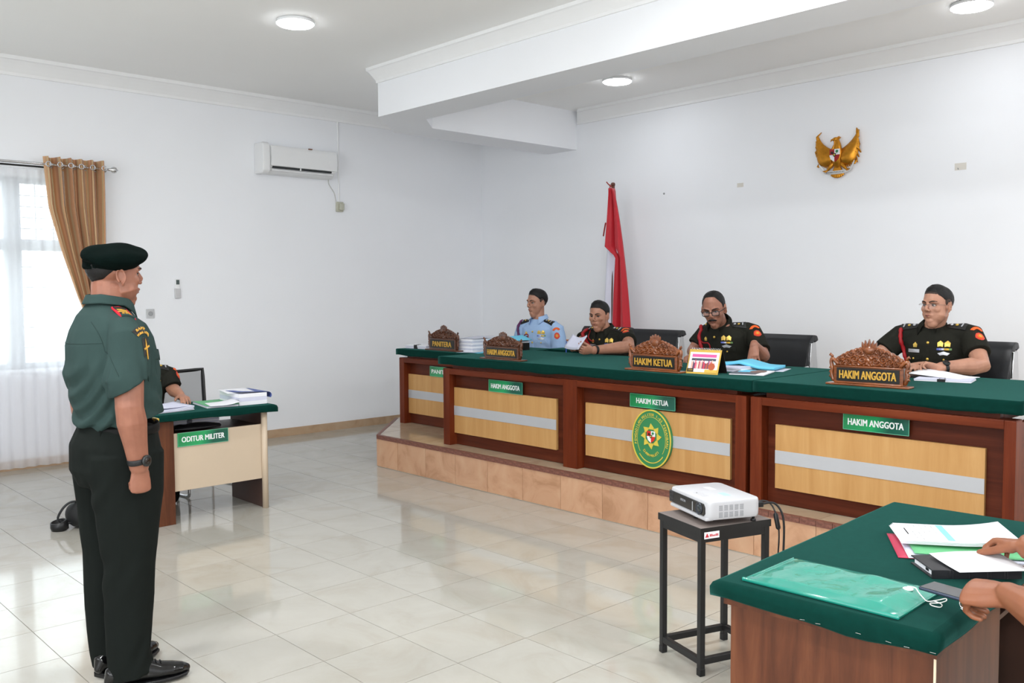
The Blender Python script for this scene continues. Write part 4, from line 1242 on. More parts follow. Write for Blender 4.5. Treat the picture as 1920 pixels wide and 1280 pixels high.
for k in range(17):
    x = -0.096+0.012*k
    sp.tube([(x, 0.010*math.cos(a), 0.152+0.010*math.sin(a)) for a in [2*PI*i/10 for i in range(10)]], 0.0017, 5, closed=True)
part('spiral', sp, CHROME, CAL, smooth=True)
BFZ = TZ+0.001
paper_stack('case_file', 'white file with black clip lying under the blue folder of the presiding judge', (-3.42, 5.20, BFZ), R(6), 0.30, 0.22, 0.03, PAPERB, PAPER, seed=14, clip=True)
paper_sheet('blue_folder', 'long sky blue folder peaked under the hand of the presiding judge', (-3.36, 5.36, BFZ+0.028), R(14), 0.42, 0.26, lambda u, v: 0.006+0.02*max(0, 1-abs(u-0.45)/0.3)-0.018*(1-u)*0+0.008*math.sin(u*5), BLUEF, 'folder', th=0.018, nu=20)
paper_sheet('thin_folder', 'thin white paper jutting out below the blue folder', (-3.30, 5.38, BFZ), R(18), 0.38, 0.25, lambda u, v: 0.001, GREYP, th=0.003)
MG = thing('booklet', 'white booklet with a dark portrait cover by the seam of the cloths', 'booklet', (-3.16, 5.08, BFZ), R(18))
part('pages', MB().box(-0.11, 0.11, -0.15, 0.15, 0.001, 0.009), PAPER, MG, bevel=0.002)
part('cover', MB().box(-0.112, 0.06, -0.152, 0.152, 0.0092, 0.0106), mat('booklet_dark', (64, 62, 70), 0.3), MG)
part('cover_blue', MB().box(-0.09, 0.0, -0.02, 0.13, 0.0106, 0.0112), BLUEF, MG)
part('cover_portrait', MB().prism([(0.03+0.05*math.cos(a), 0.04+0.09*math.sin(a)) for a in [2*PI*i/16 for i in range(16)]], 0.0106, 0.0113), mat('portrait_brown', (120, 84, 66), 0.4), MG)
paper_stack('case_papers', 'white papers with a black clip before the judge with clasped hands', (-2.115, 5.46, BFZ), R(12), 0.30, 0.2, 0.012, seed=15, clip=True)
paper_sheet('open_sheets', 'white sheets curving up over the clipped papers', (-2.17, 5.58, BFZ+0.014), R(-14), 0.34, 0.2, lambda u, v: 0.002+0.03*max(0, 0.75-u)*(0.4+v), PAPER, th=0.004)
paper_stack('black_folder', 'black folder under the clasped hands of the judge', (-2.33, 5.60, BFZ), R(-4), 0.30, 0.22, 0.012, BLACKP, BLACKP, seed=16, n=1)

# ------------------------------------------------------------------ projector on its stand
SR = R(-18.5)
ST = thing('projector_stand', 'slim black metal stand under the white projector', 'stand', (-2.157, 3.183, 0), SR)
TBW, TBD, TBH = 0.29, 0.345, 0.605
t = 0.024
for sx in (-1, 1):
    for sy in (-1, 1):
        x, y = sx*(TBW/2-t/2), sy*(TBD/2-t/2)
        lg = part('leg', MB().box(x-t/2, x+t/2, y-t/2, y+t/2, 0.012, TBH-0.012), BLACKM, ST, bevel=0.002)
        part('foot_cap', MB().box(x-t/2-0.001, x+t/2+0.001, y-t/2-0.001, y+t/2+0.001, 0, 0.03), BLACKP, lg, bevel=0.002)
for s in (-1, 1):
    for nm, z0, z1 in (('top_rail', TBH-0.062, TBH-0.012), ('foot_rail', 0.045, 0.072)):
        part(nm, MB().box(-TBW/2+t, TBW/2-t, s*(TBD/2-t/2)-t/2+0.001, s*(TBD/2-t/2)+t/2-0.001, z0, z1), BLACKM, ST, bevel=0.002)
        part(nm, MB().box(s*(TBW/2-t/2)-t/2+0.001, s*(TBW/2-t/2)+t/2-0.001, -TBD/2+t, TBD/2-t, z0, z1), BLACKM, ST, bevel=0.002)
part('tabletop', MB().box(-TBW/2-0.004, TBW/2+0.004, -TBD/2-0.004, TBD/2+0.004, TBH-0.012, TBH), mat('dusty_board', (118, 108, 104), 0.5, var=0.1), ST, bevel=0.002)
part('top_edge', MB().box(-TBW/2-0.005, TBW/2+0.005, -TBD/2-0.005, -TBD/2+0.001, TBH-0.03, TBH-0.001).box(TBW/2-0.001, TBW/2+0.005, -TBD/2, TBD/2+0.004, TBH-0.03, TBH-0.001).box(-TBW/2-0.005, -TBW/2+0.001, -TBD/2, TBD/2+0.004, TBH-0.03, TBH-0.001), BLACKM, ST)
STK = part('sticker', MB().box(TBW/2+0.0045, TBW/2+0.0062, -TBD/2+0.012, -TBD/2+0.085, TBH-0.045, TBH-0.018), PAPER, ST)
REDI = mat('sticker_red', (196, 50, 60), 0.5)
sk = MB().prism([(0.02-0.009, -0.008), (0.02+0.009, -0.008), (0.02, 0.009)], 0, 0.0006, Matrix.Translation((TBW/2+0.0062, -TBD/2+0.005, TBH-0.031)) @ Matrix(((0, 0, 1, 0), (1, 0, 0, 0), (0, 1, 0, 0), (0, 0, 0, 1))))
rnd = random.Random(2)
for k in range(6):
    y = -TBD/2+0.038+0.0072*k; h = rnd.uniform(0.006, 0.010)
    sk.box(TBW/2+0.0062, TBW/2+0.0068, y, y+0.005, TBH-0.037, TBH-0.037+h)
part('sticker_print', sk, REDI, STK)

PJR = R(-25)
PJ = thing('projector', 'white projector with black front and lens on the metal stand', 'projector', (-2.162, 3.190, TBH+0.001), PJR)
pw, pd, p0, p1 = 0.163, 0.122, 0.022, 0.098
def rrect(w, d, r, n=5):
    o = []
    for cx, cy, a0 in ((w-r, d-r, 0), (-w+r, d-r, 90), (-w+r, -d+r, 180), (w-r, -d+r, 270)):
        for k in range(n+1):
            a = R(a0+90*k/n); o.append((cx+r*math.cos(a), cy+r*math.sin(a)))
    return o
pb = MB()
ringz = [(0.93, p0), (0.99, p0+0.01), (1.0, p0+0.03), (1.0, p1-0.018), (0.985, p1-0.007), (0.95, p1-0.0015), (0.90, p1)]
base = rrect(pw, pd, 0.028)
nb = len(base); v = []
for s_, z in ringz: v += [(x-(1-s_)*pw*0.35*(1 if x > 0 else -1), y-(1-s_)*pd*0.35*(1 if y > 0 else -1), z) for x, y in base]
f = [tuple(reversed(range(nb))), tuple(range((len(ringz)-1)*nb, len(ringz)*nb))]
for j in range(len(ringz)-1): f += [(j*nb+i, j*nb+(i+1) % nb, (j+1)*nb+(i+1) % nb, (j+1)*nb+i) for i in range(nb)]
pb.add(v, f)
PJW = mat('projector_white', (190, 191, 195), 0.32, var=0.01)
part('body', pb, PJW, PJ, smooth=True, bevel=0.002)
fp = [(-pw+0.006, p0+0.012), (pw-0.034, p0+0.012), (pw-0.024, p0+0.022), (pw-0.024, p1-0.026), (pw-0.034, p1-0.014), (-pw+0.006, p1-0.014)]
part('front_panel', MB().prism(fp, 0, 0.02, Matrix.Translation((0, -pd+0.016, 0)) @ FM), mat('projector_black', (18, 18, 20), 0.18, coat=0.5), PJ, bevel=0.003)
gr = MB()
for k in range(7): gr.box(-pw+0.010, -pw+0.045, -pd-0.0052, -pd-0.0038, p0+0.018+k*0.0065, p0+0.0205+k*0.0065)
part('front_grille', gr, mat('grille_grey', (58, 58, 62), 0.5), PJ)
LN = part('lens', MB().lathe([(0.025, 0.0), (0.025, 0.005), (0.022, 0.006), (0.020, 0.003), (0.017, 0.002), (0.001, 0.005)], 28, Matrix.Translation((0.096, -pd-0.0020, p0+0.037)) @ Matrix.Rotation(R(90), 4, 'X')), mat('lens_ring', (62, 66, 74), 0.15, metal=0.5), PJ, smooth=True)
part('lens_glass', MB().ell((0.096, -pd-0.004, p0+0.037), (0.016, 0.005, 0.016), 18, 10), mat('lens_glass_dark', (20, 34, 40), 0.03, coat=1.0), LN, smooth=True)
part('lens_lever', MB().box(0.043, 0.0455, -pd-0.006, -pd-0.0035, p0+0.016, p1-0.022), PJW, PJ)
part('brand', text_mb('EPSON', 0.014, 0.0008, face_matrix((-0.035, -pd-0.0045, p0+0.042), (0, -1, 0)), bold=0.0004), mat('brand_grey', (150, 152, 156), 0.4), PJ)
part('base_lip', MB().box(-pw+0.02, pw-0.01, -pd-0.006, -pd+0.03, p0-0.004, p0+0.009), PJW, PJ, bevel=0.003)
vg = MB()
for cblk in range(5):
    for rblk in range(2):
        for k in range(6):
            y = -pd+0.048+cblk*0.024; z = p0+0.010+rblk*0.027+k*0.0038
            vg.box(pw-0.0015, pw+0.0008, y, y+0.017, z, z+0.0018)
part('side_vents', vg, mat('vent_grey', (140, 142, 146), 0.5), PJ)
tp = MB()
tp.box(-0.02, 0.075, -pd+0.028, -pd+0.06, p1-0.001, p1+0.0012)
part('slider_cover', tp, PJW, PJ, bevel=0.001)
part('top_buttons', MB().box(0.03, 0.085, 0.0, 0.03, p1-0.0005, p1+0.0006), mat('sticker_teal', (168, 206, 208), 0.4), PJ)
part('top_badge', MB().box(-0.09, -0.03, 0.0, 0.03, p1-0.0005, p1+0.0005), mat('badge_grey', (204, 206, 208), 0.4), PJ)
part('indicator', MB().lathe([(0.003, 0), (0.003, 0.001)], 10, Matrix.Translation((0.0, -pd+0.04, p1+0.001))), EBK, PJ)
for x, y, h in ((-0.13, 0.09, 0.022), (0.14, 0.10, 0.022), (0.02, -0.095, 0.022)):
    part('foot', MB().lathe([(0.011, 0), (0.011, 0.008), (0.006, 0.009), (0.006, h+0.002)], 12, Matrix.Translation((x, y, 0))), BLACKP, PJ, smooth=True)
# cables from the back of the projector
part('plug', MB().box(0.06, 0.085, pd-0.002, pd+0.03, p0+0.03, p0+0.05).box(0.115, 0.14, pd-0.002, pd+0.028, p0+0.03, p0+0.052), BLACKP, PJ, bevel=0.003)
def pjw(x, y, z): return MATS[PJ.name] @ Vector((x, y, z))
CBL = mat('cable_black', (20, 20, 22), 0.4)
a = pjw(0.128, pd+0.028, p0+0.041)
o = part('power_cable', MB().tube(smooth_pts([a, a+Vector((0.035, 0.04, 0.0)), a+Vector((0.065, 0.055, -0.06)), a+Vector((0.07, 0.05, -0.2)), a+Vector((0.06, 0.05, -0.4)), Vector((a.x+0.05, a.y+0.08, 0.006)), Vector((a.x-0.05, a.y+0.25, 0.006)), Vector((a.x-0.1, a.y+0.45, 0.006))], 7), 0.0045, 8), CBL, smooth=True)
tag(o, 'black power cable looping from the projector down to the floor', 'cable')
a = pjw(0.073, pd+0.03, p0+0.04)
VG = thing('video_cable', 'thinner black video cable with a ferrite lump behind the projector', 'cable', (a.x, a.y, 0))
pts = smooth_pts([a, a+Vector((0.04, 0.03, 0.0)), a+Vector((0.075, 0.03, -0.035)), a+Vector((0.095, 0.03, -0.12)), a+Vector((0.09, 0.03, -0.3)), Vector((a.x+0.085, a.y+0.06, 0.005)), Vector((a.x+0.0, a.y+0.3, 0.005))], 7)
part('wire', MB().tube(pts, 0.0035, 8), CBL, VG, world=True, smooth=True)
part('ferrite', MB().tube([a+Vector((0.079, 0.03, -0.05)), a+Vector((0.091, 0.03, -0.10))], 0.010, 12), CBL, VG, world=True, smooth=True)

# ------------------------------------------------------------------ flag on its pole
FL = thing('flag', 'red and white flag draped down its pole by the back wall', 'flag', (-6.28, 7.38, ZD))
POLEW = wood('pole_wood', (70, 36, 24), (92, 50, 36), (110, 64, 46), 'z', 0.35)
part('pole', MB().tube([(-6.285, 7.38, ZD+0.02), (-6.285, 7.38, 2.66)], 0.019, 12), POLEW, FL, world=True, smooth=True)
part('base', MB().lathe([(0.16, 0), (0.16, 0.03), (0.12, 0.05), (0.03, 0.07), (0.026, 0.16)], 24, Matrix.Translation((-6.285, 7.38, ZD))), POLEW, FL, world=True, smooth=True)
part('pole_cap', MB().lathe([(0.022, 0), (0.024, 0.02), (0.016, 0.034), (0.002, 0.036)], 14, Matrix.Translation((-6.285, 7.38, 2.65))), POLEW, FL, world=True, smooth=True)
FRED = mat('flag_red', (190, 20, 38), 0.55, sheen=0.3, var=0.04); FWHT = mat('flag_white', (226, 226, 240), 0.6, sheen=0.3, var=0.02)
FREDC = mat('cord_red', (150, 30, 24), 0.6)
def flag_fn(right_w, left_w, ztop, zbot, ph):
    def fn(u, v):
        z = ztop+(zbot-ztop)*v
        lw, rw = left_w(v), right_w(v)
        x = -6.285+lw+(rw-lw)*u
        y = 7.335-0.035*math.sin(u*2*PI*1.5+ph+1.5*v)-0.012*math.sin(u*2*PI*3.3+v*4)-0.01
        return (x, y, z)
    return fn
part('red_cloth', MB().grid(flag_fn(lambda v: 0.05+0.215*v**0.6, lambda v: 0.012-0.06*min(1, v*2.4)+(0.155*min(1, max(0, v-0.38)/0.07))-0.10*max(0, v-0.45), 2.62, 1.02, 0.0), 28, 50), FRED, FL, world=True, smooth=True, solid=0.003)
def wfn(u, v):
    z = 2.02+(0.98-2.02)*v
    l = -0.055-0.035*min(1, v*1.3); r_ = 0.10-0.02*v
    x = -6.285+l+(r_-l)*u
    y = 7.352-0.015*math.sin(u*2*PI*1.2+v*2)
    return (x, y+0.0, z)
part('white_cloth', MB().grid(wfn, 20, 40), FWHT, FL, world=True, smooth=True, solid=0.003)
part('cord', MB().tube(smooth_pts([(-6.285, 7.355, 2.64), (-6.31, 7.345, 2.66), (-6.335, 7.335, 2.69)], 4), 0.006, 6).tube(smooth_pts([(-6.30, 7.35, 2.66), (-6.30, 7.35, 2.61), (-6.295, 7.35, 2.56)], 4), 0.006, 6).tube(smooth_pts([(-6.345, 7.33, 2.26), (-6.36, 7.33, 2.2), (-6.375, 7.33, 2.13)], 4), 0.008, 6), FREDC, FL, world=True, smooth=True)

# ------------------------------------------------------------------ gilded national eagle on the back wall
GR = thing('eagle_emblem', 'gilded eagle emblem with a red and white shield on the back wall', 'wall emblem', (-3.925, YB, 2.745))
GG = mat('gilt', (200, 136, 40), 0.32, metal=0.75, var=0.16, vscale=30, bump=0.2, bscale=90)
WM = Matrix(((1, 0, 0, 0), (0, 0, -1, 0), (0, 1, 0, 0), (0, 0, 0, 1)))
gs = 1.0
def wing(s):
    W_ = part('wing', MB(), GG, GR) if False else None
    mb = MB()
    outline_top = [(0.035, 0.03), (0.07, 0.065), (0.11, 0.085), (0.16, 0.12), (0.172, 0.195)]
    nF = 13
    # covert mass: a curved shell
    def fn(u, v):
        t = u
        tx = 0.03+0.165*t; tz = 0.03+0.075*t+0.085*t**3
        bx = 0.05+0.145*t+0.03*math.sin(t*PI); bz = -0.085-0.03*math.sin(t*PI*0.9)+0.16*t**2.2
        x = tx+(bx-tx)*v; z = tz+(bz-tz)*v
        y = -0.02-0.035*math.sin(PI*min(1, v*0.9))*(1-0.5*t)-0.012*math.sin(t*PI)
        return (s*x, y, z)
    mb.grid(fn, 16, 10)
    W = part('wing', mb, GG, GR, smooth=True, solid=0.012)
    for k in range(nF):
        t = k/(nF-1)
        b0 = Vector(fn(0.05+0.9*t, 0.35)); 
        if t < 0.75:
            tip = Vector((s*(0.045+0.20*t+0.012), -0.014, -0.115-0.015*math.sin(t*PI)+0.19*t**2.0))
        else:
            q = (t-0.75)/0.25
            tip = Vector((s*(0.207-0.02*q-0.022*q*q), -0.014, -0.005+0.215*q))
        mid = (b0+tip)/2+Vector((s*0.012, -0.02, 0))
        mbf = MB().tube([b0, mid, tip], [(0.013, 0.005), (0.014, 0.006), (0.005, 0.003)], 8, side=(s*0.6, 0, 0.8))
        part('feather', mbf, GG, W, smooth=True)
for s in (-1, 1): wing(s)
bd = MB().tube([(0, -0.03, -0.09), (0, -0.05, -0.03), (0, -0.05, 0.04), (0.004, -0.045, 0.085), (-0.004, -0.045, 0.12)], [(0.04, 0.03), (0.055, 0.035), (0.05, 0.032), (0.032, 0.026), (0.024, 0.022)], 14, side=(1, 0, 0))
part('body', bd, GG, GR, smooth=True)
hd = MB().ell((-0.012, -0.048, 0.128), (0.026, 0.022, 0.020), 14, 10)
hd.tube([(-0.03, -0.048, 0.13), (-0.05, -0.048, 0.126), (-0.056, -0.048, 0.112)], [0.011, 0.008, 0.003], 8)
for k in range(3): hd.tube([(0.0+0.008*k, -0.046, 0.138-0.004*k), (0.02+0.008*k, -0.044, 0.152-0.006*k)], [0.007, 0.003], 6)
part('head', hd, GG, GR, smooth=True)
tl = MB()
for k in range(7):
    a = R(-36+12*k)
    tl.tube([(0.02*math.sin(a), -0.03, -0.10), (0.06*math.sin(a)*1.4, -0.026, -0.115-0.09*math.cos(a))], [(0.012, 0.006), (0.016, 0.006)], 8, side=(1, 0, 0))
part('tail', tl, GG, GR, smooth=True)
lg = MB()
for s in (-1, 1):
    lg.tube([(s*0.035, -0.03, -0.075), (s*0.058, -0.04, -0.105), (s*0.09, -0.04, -0.14)], [0.022, 0.018, 0.010], 8)
    for k in range(3): lg.tube([(s*0.09, -0.045, -0.14), (s*(0.10+0.012*k), -0.05, -0.155+0.006*k)], [0.008, 0.004], 6)
part('legs', lg, GG, GR, smooth=True)
def rib(u, v):
    t = 2*u-1
    return (0.165*t+0.0*v, -0.052-0.012*math.cos(t*PI*1.5), -0.150-0.030*(1-t*t)*1.0+0.03*v+(0.03*max(0, abs(t)-0.72)/0.28)*2.0)
part('ribbon', MB().grid(rib, 30, 2), mat('ribbon_white', (222, 222, 222), 0.4), GR, smooth=True, solid=0.005)
part('ribbon_ends', MB().tube([(-0.165, -0.045, -0.10), (-0.18, -0.04, -0.08), (-0.185, -0.04, -0.095)], [(0.012, 0.004)]*3, 6).tube([(0.165, -0.045, -0.10), (0.185, -0.04, -0.065), (0.19, -0.04, -0.09)], [(0.012, 0.004)]*3, 6), GG, GR, smooth=True)
part('lettering', text_mb('BHINNEKA TUNGGAL IKA', 0.018, 0.001, face_matrix((0, -0.071, -0.163), (0, -1, 0)), sx=0.8), EBK, GR)
SHB = FM.copy(); SHB.translation = Vector((0, -0.082, -0.012))
build_shield(GR, 0.046, 0.082, 0.0, -0.006, 0.006, SHB, mat('shield_red', (150, 30, 30), 0.35))
# ------------------------------------------------------------------ people
SKIN = {}
def skin_mat(name, c):
    m, nt, b = new_mat(name)
    vec = coords(nt)
    n = nt.nodes.new('ShaderNodeTexNoise'); n.inputs['Scale'].default_value = 22; n.inputs['Detail'].default_value = 5
    nt.links.new(vec, n.inputs['Vector'])
    r = nt.nodes.new('ShaderNodeValToRGB')
    r.color_ramp.elements[0].position = 0.3; r.color_ramp.elements[1].position = 0.72
    l = lin(c)
    r.color_ramp.elements[0].color = (l[0]*0.86, l[1]*0.80, l[2]*0.78, 1); r.color_ramp.elements[1].color = (l[0]*1.06, l[1]*1.04, l[2]*1.02, 1)
    nt.links.new(n.outputs['Fac'], r.inputs['Fac']); nt.links.new(r.outputs['Color'], b.inputs['Base Color'])
    b.inputs['Roughness'].default_value = 0.45; b.inputs['Specular IOR Level'].default_value = 0.4
    b.inputs['Subsurface Weight'].default_value = 0.06; b.inputs['Subsurface Radius'].default_value = (0.012, 0.004, 0.002); b.inputs['Subsurface Scale'].default_value = 0.4
    add_bump(nt, b, vec, 420, 0.12, 0.0006)
    return m
def cloth_mat(name, c, rough=0.85, var=0.05, weave=700):
    return mat(name, c, rough, spec=0.12, var=var, vscale=9, bump=0.25, bscale=weave, bdist=0.0006)
HAIRM = mat('black_hair', (13, 11, 11), 0.5, spec=0.35, var=0.3, vscale=60, bump=0.6, bscale=260, bdist=0.003)
HAIRF = mat('cropped_hair', (58, 44, 38), 0.7, var=0.25, vscale=120, bump=0.4, bscale=400)
EYEW = mat('eye_white', (176, 166, 160), 0.3); IRIS = mat('dark_iris', (26, 16, 12), 0.15)
LIPS = mat('lips', (142, 84, 74), 0.45)
GOLDB = mat('brass_button', (222, 186, 92), 0.3, metal=0.6)
ORNG = mat('patch_orange', (232, 96, 34), 0.6, var=0.1); PKRED = mat('patch_red', (206, 66, 46), 0.6)
REDC = mat('red_cord', (156, 16, 26), 0.55, var=0.15, vscale=120)

def sculpt(name, mb, mt, parent, voxel, smooth=3, after=None, ratio=1.0):
    """fuse overlapping closed volumes into one continuous surface"""
    me = bpy.data.meshes.new('tmp')
    me.from_pydata(mb.v, [], mb.f)
    bm = bmesh.new(); bm.from_mesh(me); bmesh.ops.recalc_face_normals(bm, faces=bm.faces); bm.to_mesh(me); bm.free()
    o = bpy.data.objects.new('tmp', me); COL.objects.link(o)
    r = o.modifiers.new('r', 'REMESH'); r.mode = 'VOXEL'; r.voxel_size = voxel
    s = o.modifiers.new('s', 'SMOOTH'); s.factor = 0.5; s.iterations = smooth
    if ratio < 1:
        d = o.modifiers.new('d', 'DECIMATE'); d.ratio = ratio
    dg = bpy.context.evaluated_depsgraph_get()
    out = bpy.data.meshes.new_from_object(o.evaluated_get(dg))
    bpy.data.objects.remove(o); bpy.data.meshes.remove(me)
    out.name = name
    n = len(out.vertices)
    co = np.empty(n*3, np.float32); out.vertices.foreach_get('co', co); co = co.reshape(-1, 3)
    if after is not None:
        no = np.empty(n*3, np.float32); out.vertices.foreach_get('normal', no); no = no.reshape(-1, 3)
        co = after(co.astype(np.float64), no.astype(np.float64)).astype(np.float32)
        out.vertices.foreach_set('co', co.ravel())
    out.materials.clear(); out.materials.append(mt)
    out.polygons.foreach_set('use_smooth', [True]*len(out.polygons))
    out.update()
    ob = bpy.data.objects.new(name, out); COL.objects.link(ob); ob.parent = parent
    MATS[ob.name] = MATS[parent.name]
    bvh = BVHTree.FromPolygons([tuple(c) for c in co.tolist()], [tuple(p.vertices) for p in out.polygons])
    return ob, bvh

def wrinkles(spots, base=0.0015, seed=0.0):
    """cloth folds: soft noise plus oriented creases; spots: (centre, direction along crease, radius, amplitude, wavelength)"""
    def fn(co, no):
        d = np.zeros(len(co))
        for c, dr, rad, amp, wl in spots:
            c = np.array(c); dr = np.array(dr, float); dr /= np.linalg.norm(dr)
            q = co-c
            al = q@dr
            perp = q-np.outer(al, dr)
            h = np.cross(dr, [0.3, 0.5, 0.81]); h /= np.linalg.norm(h)
            w = np.exp(-(q**2).sum(1)/(rad*rad))
            ph = perp@h
            d += amp*w*np.sin(2*np.pi*ph/wl+2.0*np.sin(al*9+seed))
        for i in range(0, len(co)):
            pass
        x, y, z = co.T
        d += base*(np.sin(31*x+17*z+seed)+np.sin(23*y-29*z+1.3*seed)+np.sin(41*x-37*y+11*z))*0.5
        return co+no*d[:, None]
    return fn

def hand(mb, W, f, p, side, curls=((25, 30, 20),)*4, thumb=(0.55, 0.8, 0.25), s=1.0, spread=1.0, thumb_bend=0.3):
    """five-fingered hand; W wrist, f towards the knuckles, p palm normal, side +1 right, -1 left"""
    W, f, p = Vector(W), Vector(f).normalized(), Vector(p)
    p = (p-f*p.dot(f)).normalized()
    t = f.cross(p)*side        # towards the thumb
    K = W+f*0.088*s
    mb.tube([W-f*0.02*s, W+f*0.02*s, W+f*0.05*s, K-p*0.002*s], [(0.027*s, 0.020*s), (0.032*s, 0.018*s), (0.039*s, 0.016*s), (0.039*s, 0.012*s)], 12, side=tuple(t))
    mb.ell(W+f*0.035*s+t*0.02*s+p*0.008*s, (0.018*s, 0.018*s, 0.018*s), 10, 8)
    offs = (0.0295, 0.0100, -0.0095, -0.0285)
    lens = (0.074, 0.083, 0.077, 0.060)
    rads = (0.0088, 0.0092, 0.0087, 0.0076)
    back = (0.004, 0.0, 0.003, 0.010)
    for i in range(4):
        c = curls[i] if len(curls) > 1 else curls[0]
        sp = (0.10, 0.03, -0.04, -0.12)[i]*spread
        d = (f+t*sp).normalized()
        P = K+t*offs[i]*s-f*back[i]*s
        pts = [P-f*0.025*s, P]
        for seg, a in zip((0.46, 0.30, 0.24), c):
            ax = d.cross(p)
            if ax.length < 1e-6: ax = t.copy()
            ax.normalize()
            # bend towards the palm
            rot = Matrix.Rotation(R(a), 3, f.cross(p).normalized())
            d = (rot @ d).normalized()
            P = P+d*lens[i]*seg*s
            pts.append(P)
        r = rads[i]*s
        mb.tube(pts, [r*1.05, r*1.08, r, r*0.94, r*0.80], 9)
    B = W+f*0.022*s+t*0.022*s+p*0.004*s
    td = (f*thumb[0]+t*thumb[1]+p*thumb[2]).normalized()
    P1 = B+td*0.042*s
    td2 = (td*(1-thumb_bend)+f*thumb_bend+p*0.1*thumb_bend).normalized()
    P2 = P1+td2*0.034*s
    td3 = (td2*(1-thumb_bend)+f*thumb_bend).normalized()
    P3 = P2+td3*0.026*s
    mb.tube([B, P1, P2, P3], [0.0145*s, 0.0118*s, 0.0105*s, 0.0085*s], 9)

def head_pieces(mb, H, s=1.0, fat=1.0, jaw=1.0, nose=1.0):
    """H maps head space (origin between the ears, +Y face, +Z crown) to body space"""
    q = MB()
    q.ell((0, -0.014, 0.036), (0.077*fat, 0.098, 0.086), 24, 16)
    q.tube([(0, 0.006, 0.065), (0, 0.012, 0.03), (0, 0.014, 0.0), (0, 0.018, -0.032), (0, 0.024, -0.062), (0, 0.032, -0.088), (0, 0.038, -0.104)],
           [(0.064*fat, 0.078), (0.069*fat, 0.079), (0.071*fat, 0.074), (0.070*fat, 0.066), (0.064*fat*jaw, 0.059), (0.050*jaw, 0.049), (0.034*jaw, 0.036)], 22, side=(1, 0, 0))
    for x in (-1, 1):
        q.tube([(x*0.010, 0.084, 0.024), (x*0.030, 0.083, 0.028), (x*0.050, 0.066, 0.022)], [0.010, 0.011, 0.009], 8)
        q.ell((x*0.040*fat, 0.056, -0.018), (0.025, 0.023, 0.028), 12, 8)
        q.ell((x*0.0140, 0.0925, -0.029), (0.0090, 0.010, 0.0078), 10, 7)
        # ear
        e = Matrix.Rotation(x*R(-18), 3, 'Z') @ Matrix.Rotation(R(8), 3, 'X')
        q.ell((x*0.0765*fat, -0.010, -0.004), (0.006, 0.015, 0.027), 12, 10, e)
        pts = []
        for k in range(12):
            a = R(-70+k*27)
            v = e @ Vector((x*0.005, 0.0160*math.cos(a), 0.029*math.sin(a)))
            pts.append(Vector((x*0.0800*fat, -0.012, -0.003))+v)
        q.tube(pts, 0.0042, 7)
        q.ell((x*0.079*fat, -0.004, -0.034), (0.006, 0.008, 0.010), 8, 6)
    q.tube([(0, 0.080, 0.020), (0, 0.093, 0.004), (0, 0.103, -0.012), (0, 0.102*nose, -0.0225)], [(0.0085, 0.009), (0.0090, 0.010), (0.0100, 0.0105), (0.0115, 0.0095)], 10, side=(1, 0, 0))
    q.ell((0, 0.101*nose, -0.0235), (0.0130, 0.0095, 0.0090), 10, 8)
    q.tube([(-0.024, 0.075, -0.059), (-0.010, 0.087, -0.055), (0, 0.0885, -0.0565), (0.010, 0.087, -0.055), (0.024, 0.075, -0.059)], [0.005, 0.007, 0.0072, 0.007, 0.005], 8)
    q.tube([(-0.020, 0.075, -0.064), (0, 0.085, -0.068), (0.020, 0.075, -0.064)], [0.005, 0.0078, 0.005], 8)
    q.ell((0, 0.063, -0.092), (0.024*jaw, 0.018, 0.018), 12, 8)
    S = Matrix.Scale(s, 4)
    mb.add(q.v, q.f, H @ S)

def head_after(H, s, chin=1.0):
    Hi = np.array(H.inverted()); Hn = np.array(H)
    def fn(co, no):
        q = (np.c_[co, np.ones(len(co))] @ Hi.T)[:, :3]/s
        d = np.zeros_like(q)
        for x in (-1, 1):
            c = np.array([x*0.031, 0.084, 0.004])
            r = (q-c)/np.array([0.017, 0.030, 0.011])
            w = np.exp(-(r**2).sum(1))
            d[:, 1] -= 0.0115*w
            c = np.array([x*0.0155, 0.08, 0.0])
            r = (q-c)/np.array([0.008, 0.03, 0.012]); d[:, 1] -= 0.004*np.exp(-(r**2).sum(1))
            # fold from nose to mouth
            c = np.array([x*0.029, 0.082, -0.045])
            r = (q-c)/np.array([0.007, 0.03, 0.014]); d[:, 1] -= 0.0016*np.exp(-(r**2).sum(1))
        c = np.array([0, 0.09, -0.0615]); r = (q-c)/np.array([0.022, 0.03, 0.0022]); d[:, 1] -= 0.0025*np.exp(-(r**2).sum(1))
        c = np.array([0, 0.085, -0.082]); r = (q-c)/np.array([0.022, 0.03, 0.007]); d[:, 1] -= 0.0014*np.exp(-(r**2).sum(1))
        q2 = (q+d)*s
        return (np.c_[q2, np.ones(len(q2))] @ Hn.T)[:, :3]
    return fn

def cast(bvh, o, d, far=2.0):
    loc, nor, idx, dist = bvh.ray_cast(Vector(o), Vector(d).normalized(), far)
    return loc, nor

